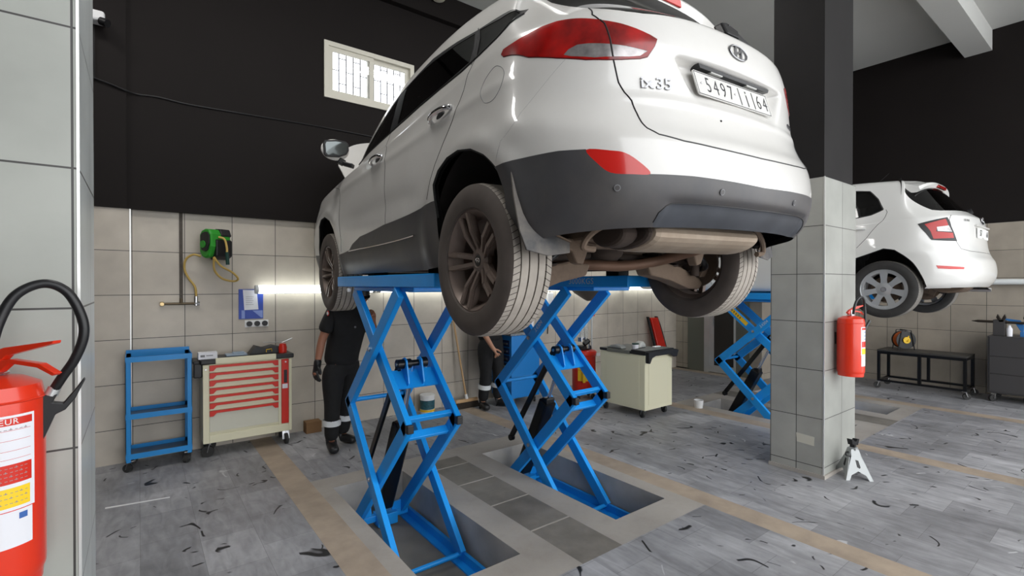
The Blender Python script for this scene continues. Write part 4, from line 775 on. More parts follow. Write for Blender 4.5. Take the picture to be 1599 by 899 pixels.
# ------------------------------------------------------------------ people
def skin_mesh(name, verts, edges, radii, m, parent, root=0, sub=2, extra=None):
    me = bpy.data.meshes.new(name); off = wloc(parent)
    me.from_pydata([tuple(Vector(v) - off) for v in verts], edges, []); o = bpy.data.objects.new(name, me); C.objects.link(o)
    md = o.modifiers.new('skin', 'SKIN'); md.use_smooth_shade = True
    for i, sv in enumerate(me.skin_vertices[0].data): r = radii[i]; sv.radius = r if isinstance(r, tuple) else (r, r); sv.use_root = (i == root)
    sb = o.modifiers.new('sub', 'SUBSURF'); sb.levels = sub; sb.render_levels = sub
    dg = bpy.context.evaluated_depsgraph_get(); ev = o.evaluated_get(dg); em = bpy.data.meshes.new_from_object(ev)
    o.modifiers.clear(); o.data = em; bpy.data.meshes.remove(me)
    if extra:
        bm = bmesh.new(); bm.from_mesh(em); t = bpy.data.meshes.new('t'); t.from_pydata([tuple(Vector(v) - off) for v in extra.v], [], extra.f); bm.from_mesh(t); bm.to_mesh(em); bm.free(); bpy.data.meshes.remove(t)
    em.materials.clear(); em.materials.append(m)
    em.polygons.foreach_set('use_smooth', [True] * len(em.polygons)); em.polygons.foreach_set('material_index', [0] * len(em.polygons))
    o.parent = parent; return o
def head_mb(c, fwd, up, s=1.0):
    # head about 0.225 tall with brow, nose, lips, chin and ears
    f = Vector(fwd).normalized(); u = Vector(up).normalized(); r = f.cross(u).normalized(); u = r.cross(f)
    m = MB(); n, k = 36, 26; vs = []
    for j in range(k + 1):
        ph = PI * j / k; z = -math.cos(ph)
        for i in range(n):
            a = 2 * PI * i / n; x, y = math.sin(ph) * math.sin(a), math.sin(ph) * math.cos(a)   # y forward
            w = 0.074 * (1 - 0.22 * max(0, -z) ** 1.5); d = 0.096 * (1 - 0.10 * max(0, -z)); h = 0.113
            px, py, pz = x * w, y * d, z * h
            if y > 0.3:
                g = math.exp(-(x / 0.16) ** 2)
                py += 0.020 * g * math.exp(-((z + 0.16) / 0.16) ** 2) + 0.009 * g * math.exp(-((z + 0.02) / 0.2) ** 2)      # nose
                py += 0.006 * math.exp(-(x / 0.35) ** 2) * math.exp(-((z + 0.47) / 0.07) ** 2) - 0.004 * math.exp(-(x / 0.35) ** 2) * math.exp(-((z + 0.53) / 0.03) ** 2) + 0.005 * math.exp(-(x / 0.3) ** 2) * math.exp(-((z + 0.60) / 0.06) ** 2)
                for sx in (-0.42, 0.42): py -= 0.010 * math.exp(-((x - sx) / 0.17) ** 2) * math.exp(-((z - 0.02) / 0.13) ** 2)
                py += 0.006 * math.exp(-((z - 0.2) / 0.1) ** 2); py += 0.012 * math.exp(-(x / 0.4) ** 2) * math.exp(-((z + 0.88) / 0.18) ** 2)
            if y < -0.2 and z < -0.3: py *= 0.8
            vs.append(Vector(c) + (r * px + f * py + u * pz) * s)
    fs = [(j * n + i, j * n + (i + 1) % n, (j + 1) * n + (i + 1) % n, (j + 1) * n + i) for j in range(k) for i in range(n)]
    m.add(vs, fs)
    for sx in (-1, 1):
        o = len(m.v); m.sphere((0, 0, 0), 1, 10, 8, (0.010, 0.018, 0.032)); 
        for i in range(o, len(m.v)): p = m.v[i]; m.v[i] = tuple(Vector(c) + (r * (p[0] + sx * 0.074) + f * (p[1] - 0.008) + u * (p[2] - 0.008)) * s)
    return m, f, u, r
def hand(V, E_, R_, wrist_i, elbow, wrist, palm_n, thumb_side, curl=0.35, s=1.0):
    # appends palm, four fingers of different lengths and a thumb to the skeleton
    w = Vector(wrist); d = (w - Vector(elbow)).normalized(); n = Vector(palm_n); n = (n - d * n.dot(d)).normalized(); t = Vector(thumb_side); t = (t - d * t.dot(d) - n * t.dot(n)).normalized()
    V.append(w + d * 0.045 * s); R_.append((0.032 * s, 0.016 * s)); E_.append((wrist_i, len(V) - 1)); pi = len(V) - 1
    V.append(w + d * 0.085 * s); R_.append((0.036 * s, 0.013 * s)); E_.append((pi, len(V) - 1)); p2 = len(V) - 1
    for k, (o, l) in enumerate(((0.032, 0.068), (0.011, 0.077), (-0.011, 0.071), (-0.032, 0.055))):
        prev = p2; q = w + d * 0.088 * s + t * o * s; a = 0.15
        for j, (ll, rr) in enumerate(((0.018, 0.0088), (l * 0.45, 0.0085), (l * 0.3, 0.0078), (l * 0.25, 0.0068))):
            a += curl * (0.3 if j == 0 else 1); q = q + (d * math.cos(a) + n * math.sin(a)) * ll * s
            V.append(q); R_.append(rr * s); E_.append((prev, len(V) - 1)); prev = len(V) - 1
    q = w + d * 0.03 * s + t * 0.024 * s; V.append(q); R_.append(0.013 * s); E_.append((pi, len(V) - 1)); prev = len(V) - 1
    for ll, rr, a in ((0.035, 0.0115, 0.8), (0.03, 0.0095, 0.55), (0.024, 0.008, 0.35)):
        q = q + (d * math.cos(a) + t * math.sin(a) * 0.8 + n * 0.35 * math.sin(a)).normalized() * ll * s; V.append(q); R_.append(rr * s); E_.append((prev, len(V) - 1)); prev = len(V) - 1
def person(label, base, J, fwd, headup, headfwd, palms, skin, glove=(False, False), cap=True, logo=False):
    t = thing('person', label, 'person', base)
    g = {k: Vector(v) for k, v in J.items()}
    f = Vector(fwd).normalized(); up = Vector((0, 0, 1)); rt = f.cross(up).normalized()   # person's own right
    V, E_, R_ = [], [], []
    def add(p, r, prev=None): V.append(Vector(p)); R_.append(r); (E_.append((prev, len(V) - 1)) if prev is not None else None); return len(V) - 1
    pel = add(g['pelvis'], (0.12, 0.085)); wa = add(g['pelvis'].lerp(g['chest'], 0.5), (0.11, 0.08), pel); ch = add(g['chest'], (0.12, 0.085), wa)
    nb = add(g['neck'], 0.06, ch); add(g['neck'].lerp(g['head'], 0.5), 0.052, nb)
    hands = []
    for s in ('r', 'l'):
        sh = add(g['sh_' + s], 0.050, ch); mid = add(g['sh_' + s].lerp(g['el_' + s], 0.5), 0.047, sh); el = add(g['el_' + s], 0.039, mid); fm = add(g['el_' + s].lerp(g['wr_' + s], 0.35), 0.040, el); wr = add(g['wr_' + s], 0.026, fm)
        i = 0 if s == 'r' else 1; hand(V, E_, R_, wr, g['el_' + s], g['wr_' + s], palms[i][0], palms[i][1], palms[i][2])
        hp = add(g['hip_' + s], 0.078, pel); th = add(g['hip_' + s].lerp(g['kn_' + s], 0.4), 0.070, hp); kn = add(g['kn_' + s], 0.050, th); cf = add(g['kn_' + s].lerp(g['an_' + s], 0.35), 0.048, kn); an = add(g['an_' + s], 0.030, cf); add(g['an_' + s].lerp(g['to_' + s], 0.6), 0.018, an)
    hm, hf, hu, hr = head_mb(g['head'], headfwd, headup)
    skin_mesh('body', V, E_, R_, skin, t, extra=hm)
    # shirt with short sleeves
    V, E_, R_ = [], [], []
    pel = add(g['pelvis'] - up * 0.06, (0.180, 0.145)); pe2 = add(g['pelvis'] + up * 0.06, (0.178, 0.145), pel); wa = add(g['pelvis'].lerp(g['chest'], 0.5), (0.178, 0.145), pe2); ch = add(g['chest'], (0.205, 0.155), wa); nb = add(g['neck'] - up * 0.005, 0.095, ch)
    for s in ('r', 'l'):
        sh = add(g['sh_' + s], 0.090, ch); add(g['sh_' + s].lerp(g['el_' + s], 0.42), 0.080, sh); add(g['sh_' + s].lerp(g['el_' + s], 0.72), 0.076, len(V) - 1)
    shirt = skin_mesh('shirt', V, E_, R_, M['cloth'], t)
    V, E_, R_ = [], [], []
    pel = add(g['pelvis'] - up * 0.0, (0.150, 0.118)); add(g['pelvis'] + up * 0.09, (0.145, 0.108), pel)
    for s in ('r', 'l'):
        hp = add(g['hip_' + s] - up * 0.03, 0.118, pel); th = add(g['hip_' + s].lerp(g['kn_' + s], 0.45), 0.108, hp); kn = add(g['kn_' + s], 0.078, th); cf = add(g['kn_' + s].lerp(g['an_' + s], 0.45), 0.074, kn); add(g['kn_' + s].lerp(g['an_' + s], 0.99), 0.068, cf)
    tro = skin_mesh('trousers', V, E_, R_, M['cloth'], t)
    for s in ('r', 'l'):
        a, b = g['kn_' + s], g['an_' + s]; m = MB(); p, q = a.lerp(b, 0.40), a.lerp(b, 0.54); m.tube([p, p.lerp(q, 0.5), q], [0.083, 0.085, 0.083], 24, caps=False); m.tube([q, p.lerp(q, 0.5), p], [0.07, 0.07, 0.07], 24, caps=False); obj('reflective_band', m, M['reflect'], tro, smooth=True)
        V, E_, R_ = [], [], []
        d = (g['to_' + s] - g['an_' + s]); d.z = 0; d.normalize(); z0 = base[2]
        h = add((g['an_' + s].x - d.x * 0.05, g['an_' + s].y - d.y * 0.05, z0 + 0.055), 0.05); k2 = add(g['an_' + s] + up * 0.03, 0.058, h); b2 = add((g['an_' + s].x + d.x * 0.07, g['an_' + s].y + d.y * 0.07, z0 + 0.05), (0.052, 0.046), h); add((g['an_' + s].x + d.x * 0.17, g['an_' + s].y + d.y * 0.17, z0 + 0.04), (0.05, 0.036), b2)
        skin_mesh('boot', V, E_, R_, M['black'], t)
    for i, s in enumerate(('r', 'l')):
        if glove[i]:
            V, E_, R_ = [], [], []
            w0 = add(g['wr_' + s] - (g['wr_' + s] - g['el_' + s]).normalized() * 0.05, 0.037); wr = add(g['wr_' + s], 0.032, w0); hand(V, E_, R_, wr, g['el_' + s], g['wr_' + s], *palms[i]); R_ = [(r[0] + 0.004, r[1] + 0.004) if isinstance(r, tuple) else r + 0.0035 for r in R_]
            skin_mesh('glove', V, E_, R_, M['black'], t)
    # hair / cap and collar
    m = MB(); n, k = 30, 14; vs = []
    for j in range(k + 1):
        ph = PI * 0.5 * j / k
        for i in range(n):
            a = 2 * PI * i / n; x, y = math.cos(ph) * math.sin(a), math.cos(ph) * math.cos(a); z = math.sin(ph)
            low = -0.05 if y < 0.2 else 0.03
            vs.append(g['head'] + hr * x * 0.081 + hf * (y * 0.103 - 0.003) + hu * ((low + (0.122 - low) * z) if j else low))
    m.add(vs, [(j * n + i, j * n + (i + 1) % n, (j + 1) * n + (i + 1) % n, (j + 1) * n + i) for j in range(k) for i in range(n)])
    obj('cap' if cap else 'hair', m, M['black'] if cap else M['hair'], t, smooth=True)
    if cap: m = MB(); m.prism([(-0.07, 0.07), (-0.055, 0.12), (0, 0.155), (0.055, 0.12), (0.07, 0.07)], lambda u, v, d: tuple(g['head'] + hr * u + hf * v + hu * (0.035 + d - v * 0.15)), 0, 0.006); obj('cap_peak', m, M['black'], t)
    m = MB(); m.tube([tuple(g['neck'] + up * 0.03 + (rt * math.cos(a) * 0.066 + f * math.sin(a) * 0.062) + up * (-0.02 * math.sin(a))) for a in [2 * PI * i / 24 for i in range(25)]], 0.014, 8); obj('collar', m, M['cloth'], shirt, smooth=True)
    # printed marks on the chest and sleeve
    cp = g['chest'] + f * 0.128
    m = MB(); 
    for k in range(5): m.box(tuple(cp + rt * (0.09 - k * 0.013) + up * (0.035 - k * 0.003)), (0.010, 0.004, 0.006 + 0.002 * (k % 2)))
    m.sphere(tuple(cp - rt * 0.075 + up * 0.0), 0.011, 10, 6, (1, 0.3, 1)); obj('shirt_print', m, M['grey'], shirt)
    return t, g, f, rt
G0 = (1.56, 4.84, 0)
J = dict(pelvis=(1.585, 4.86, 0.84), chest=(1.64, 4.85, 1.19), neck=(1.695, 4.83, 1.375), head=(1.745, 4.76, 1.50),
         sh_r=(1.475, 4.80, 1.315), el_r=(1.385, 4.82, 1.06), wr_r=(1.335, 4.78, 0.855), sh_l=(1.84, 4.92, 1.30), el_l=(1.90, 4.80, 1.045), wr_l=(1.815, 4.62, 1.25),
         hip_r=(1.50, 4.83, 0.80), kn_r=(1.475, 4.79, 0.45), an_r=(1.475, 4.82, 0.085), to_r=(1.455, 4.66, 0.04), hip_l=(1.675, 4.90, 0.80), kn_l=(1.655, 4.92, 0.45), an_l=(1.64, 5.0, 0.085), to_l=(1.72, 4.86, 0.04))
person('person in black polo and trousers with one black glove, standing behind the left lift', G0, J, (-0.35, -1, 0), (0.1, -0.25, 1), (-0.1, -1, -0.35),
       (((0.9, 0.2, 0), (0.2, -1, 0), 0.3), ((-0.6, 0.9, 0.0), (-0.8, -0.6, 0), 0.95)), M['skin'], glove=(True, False), cap=True)
# shoulder badge of the same person is part of the shirt
for o in bpy.data.objects:
    if o.name.startswith('shirt') and o.type == 'MESH' and 'print' not in o.name:
        m = MB(); m.sphere((1.425, 4.755, 1.33), 0.026, 12, 8, (0.5, 0.5, 1.0)); m.cur = 1; m.sphere((1.418, 4.742, 1.33), 0.017, 10, 8, (0.5, 0.6, 1.0)); obj('sleeve_badge', m, [M['red'], M['white']], o, smooth=True); break
J = dict(pelvis=(3.66, 5.28, 0.90), chest=(3.64, 5.28, 1.27), neck=(3.63, 5.25, 1.47), head=(3.61, 5.19, 1.62),
         sh_r=(3.45, 5.24, 1.40), el_r=(3.385, 5.13, 1.10), wr_r=(3.545, 5.05, 0.80), sh_l=(3.80, 5.34, 1.40), el_l=(3.79, 5.47, 1.12), wr_l=(3.77, 5.47, 0.88),
         hip_r=(3.57, 5.26, 0.86), kn_r=(3.545, 5.21, 0.47), an_r=(3.53, 5.26, 0.085), to_r=(3.50, 5.12, 0.04), hip_l=(3.75, 5.30, 0.86), kn_l=(3.76, 5.24, 0.47), an_l=(3.78, 5.28, 0.085), to_l=(3.86, 5.15, 0.04))
person('person in black clothes with bare forearm, upper body hidden behind the raised rear wheel', (3.66, 5.25, 0), J, (-0.4, -1, 0), (0, -0.1, 1), (-0.3, -1, -0.2),
       (((0.4, 0.9, 0.0), (0.9, -0.3, 0.3), 0.6), ((-0.9, 0.2, 0), (0.2, -1, 0), 0.35)), M['skin2'], cap=False)
# ------------------------------------------------------------------ body surfaces: control grids (rows from sill to roof, columns from tail to nose, car metres)
GRID_SUV = [[(0,-0.8,0.368),(-0.2539,-0.788,0.3671),(-0.474,-0.745,0.3639),(-0.6433,-0.66,0.3576),(-0.7491,-0.535,0.3483),(-0.8126,-0.39,0.3376),(-0.8464,-0.15,0.335),(-0.855,0.45,0.24),(-0.855,1.1,0.235),(-0.855,1.8,0.235),(-0.855,2.4,0.24),(-0.8464,3,0.26),(-0.8,3.25,0.27),(-0.62,3.42,0.26),(-0.35,3.47,0.25),(0,3.49,0.25)],
[(0,-0.845,0.43),(-0.264,-0.833,0.4292),(-0.4928,-0.79,0.4263),(-0.6688,-0.705,0.4206),(-0.7788,-0.58,0.4121),(-0.8448,-0.435,0.4023),(-0.88,-0.15,0.4),(-0.88,0.45,0.33),(-0.88,1.1,0.32),(-0.88,1.8,0.32),(-0.88,2.4,0.33),(-0.88,3,0.38),(-0.84,3.27,0.38),(-0.68,3.45,0.38),(-0.38,3.5,0.38),(0,3.52,0.38)],
[(0,-0.872,0.52),(-0.2673,-0.86,0.5197),(-0.499,-0.817,0.5188),(-0.6772,-0.732,0.5168),(-0.7885,-0.607,0.514),(-0.8554,-0.462,0.5108),(-0.891,-0.15,0.51),(-0.8955,0.45,0.44),(-0.8865,1.1,0.42),(-0.8865,1.8,0.42),(-0.8955,2.4,0.45),(-0.9045,3,0.5),(-0.86,3.25,0.5),(-0.68,3.44,0.5),(-0.38,3.5,0.5),(0,3.52,0.5)],
[(0,-0.872,0.6),(-0.2688,-0.86,0.6003),(-0.5017,-0.817,0.6012),(-0.6809,-0.732,0.6032),(-0.7929,-0.607,0.606),(-0.8601,-0.462,0.6092),(-0.896,-0.15,0.61),(-0.9005,0.45,0.55),(-0.8869,1.1,0.52),(-0.8824,1.8,0.52),(-0.905,2.4,0.56),(-0.914,3,0.61),(-0.86,3.2,0.61),(-0.69,3.42,0.61),(-0.38,3.5,0.6),(0,3.52,0.6)],
[(0,-0.855,0.685),(-0.2701,-0.843,0.6854),(-0.5043,-0.8,0.6869),(-0.6844,-0.715,0.6897),(-0.7969,-0.59,0.6939),(-0.8645,-0.445,0.6988),(-0.9005,-0.15,0.7),(-0.9005,0.45,0.66),(-0.8914,1.1,0.62),(-0.8869,1.8,0.62),(-0.905,2.4,0.67),(-0.914,3,0.71),(-0.85,3.15,0.72),(-0.69,3.39,0.71),(-0.38,3.48,0.7),(0,3.5,0.7)],
[(0,-0.82,0.735),(-0.2727,-0.808,0.7362),(-0.509,-0.765,0.7406),(-0.6908,-0.68,0.7492),(-0.8045,-0.555,0.7618),(-0.8726,-0.41,0.7765),(-0.909,-0.15,0.78),(-0.8955,0.45,0.76),(-0.891,1.1,0.73),(-0.8865,1.8,0.72),(-0.8955,2.4,0.77),(-0.9,3,0.8),(-0.84,3.1,0.8),(-0.68,3.35,0.79),(-0.38,3.45,0.78),(0,3.48,0.78)],
[(0,-0.785,0.84),(-0.2668,-0.773,0.8411),(-0.4981,-0.73,0.845),(-0.676,-0.645,0.8526),(-0.7871,-0.52,0.8638),(-0.8538,-0.375,0.8769),(-0.8894,-0.15,0.88),(-0.885,0.45,0.88),(-0.885,1.1,0.85),(-0.8806,1.8,0.83),(-0.8806,2.4,0.88),(-0.8762,3,0.89),(-0.81,3.05,0.88),(-0.66,3.29,0.87),(-0.37,3.4,0.87),(0,3.43,0.87)],
[(0,-0.775,0.97),(-0.2617,-0.763,0.9708),(-0.4885,-0.72,0.9737),(-0.663,-0.635,0.9794),(-0.772,-0.51,0.9879),(-0.8374,-0.365,0.9977),(-0.8723,-0.15,1),(-0.8723,0.45,0.98),(-0.8767,1.1,0.95),(-0.8767,1.8,0.94),(-0.868,2.4,0.98),(-0.855,3,0.965),(-0.78,3,0.95),(-0.64,3.2,0.95),(-0.36,3.3,0.95),(0,3.33,0.955)],
[(0,-0.768,1.09),(-0.2557,-0.756,1.0903),(-0.4773,-0.7131,1.0912),(-0.6477,-0.6283,1.0932),(-0.7542,-0.5036,1.096),(-0.8182,-0.359,1.0992),(-0.8522,-0.15,1.1),(-0.8565,0.45,1.06),(-0.865,1.1,1.03),(-0.8607,1.75,1.02),(-0.848,2.3,1.035),(-0.8056,2.75,1.01),(-0.72,2.85,1),(-0.59,2.98,1.01),(-0.33,3.05,1.03),(0,3.08,1.035)],
[(0,-0.742,1.19),(-0.2514,-0.7302,1.1893),(-0.4693,-0.6878,1.1869),(-0.6369,-0.604,1.1821),(-0.7416,-0.4807,1.1751),(-0.8045,-0.3378,1.1669),(-0.838,-0.15,1.165),(-0.8548,0.45,1.11),(-0.8589,1.08,1.07),(-0.8548,1.65,1.06),(-0.8254,2.12,1.07),(-0.7626,2.38,1.07),(-0.66,2.43,1.07),(-0.52,2.5,1.08),(-0.29,2.58,1.09),(0,2.6,1.1)],
[(0,-0.7,1.235),(-0.246,-0.6884,1.2343),(-0.4592,-0.6469,1.2319),(-0.6232,-0.5649,1.2271),(-0.7257,-0.4444,1.2201),(-0.7872,-0.3045,1.2119),(-0.82,-0.13,1.21),(-0.8364,0.45,1.15),(-0.8364,1.05,1.11),(-0.8282,1.58,1.1),(-0.7872,2.02,1.105),(-0.7298,2.22,1.115),(-0.64,2.28,1.115),(-0.5,2.37,1.12),(-0.28,2.44,1.13),(0,2.46,1.135)],
[(0,-0.5,1.375),(-0.2237,-0.4893,1.3746),(-0.4176,-0.451,1.3731),(-0.5667,-0.3753,1.3703),(-0.6599,-0.264,1.3661),(-0.7158,-0.1349,1.3612),(-0.7456,-0.1,1.36),(-0.7721,0.42,1.33),(-0.7721,0.97,1.32),(-0.7646,1.43,1.31),(-0.7419,1.77,1.3),(-0.7116,1.93,1.3),(-0.61,1.98,1.3),(-0.48,2.06,1.31),(-0.27,2.12,1.315),(0,2.14,1.32)],
[(0,-0.275,1.54),(-0.1938,-0.2654,1.54),(-0.3618,-0.231,1.54),(-0.491,-0.163,1.54),(-0.5717,-0.08,1.54),(-0.6202,-0.08,1.54),(-0.646,-0.05,1.54),(-0.6868,0.4,1.56),(-0.6868,0.86,1.56),(-0.68,1.22,1.55),(-0.6596,1.47,1.53),(-0.6256,1.6,1.505),(-0.56,1.65,1.51),(-0.44,1.71,1.515),(-0.25,1.75,1.52),(0,1.77,1.525)],
[(0,-0.19,1.605),(-0.1624,-0.182,1.6051),(-0.3032,-0.1531,1.6056),(-0.4115,-0.0961,1.6066),(-0.4792,-0.03,1.608),(-0.5198,-0.03,1.6096),(-0.5415,0,1.61),(-0.57,0.38,1.64),(-0.5643,0.75,1.64),(-0.5472,1,1.625),(-0.5244,1.15,1.6),(-0.4902,1.25,1.585),(-0.42,1.29,1.57),(-0.32,1.34,1.575),(-0.18,1.38,1.58),(0,1.4,1.585)],
[(0,-0.11,1.637),(-0.09,-0.1058,1.6374),(-0.168,-0.0906,1.6386),(-0.228,-0.0606,1.6411),(-0.2655,-0.0165,1.6448),(-0.288,0.02,1.649),(-0.3,0.05,1.65),(-0.3,0.36,1.668),(-0.3,0.68,1.665),(-0.3,0.9,1.65),(-0.3,1.02,1.63),(-0.285,1.1,1.61),(-0.24,1.13,1.605),(-0.18,1.16,1.605),(-0.1,1.19,1.605),(0,1.2,1.605)],
[(0,0,1.645),(-0,0,1.6454),(-0,0,1.6469),(-0,0,1.6497),(-0,0,1.6539),(-0,0,1.6588),(-0,0.1,1.66),(-0,0.35,1.678),(-0,0.62,1.675),(-0,0.82,1.66),(-0,0.92,1.64),(-0,0.98,1.62),(0,1,1.615),(0,1.02,1.615),(0,1.04,1.615),(0,1.05,1.615)]]
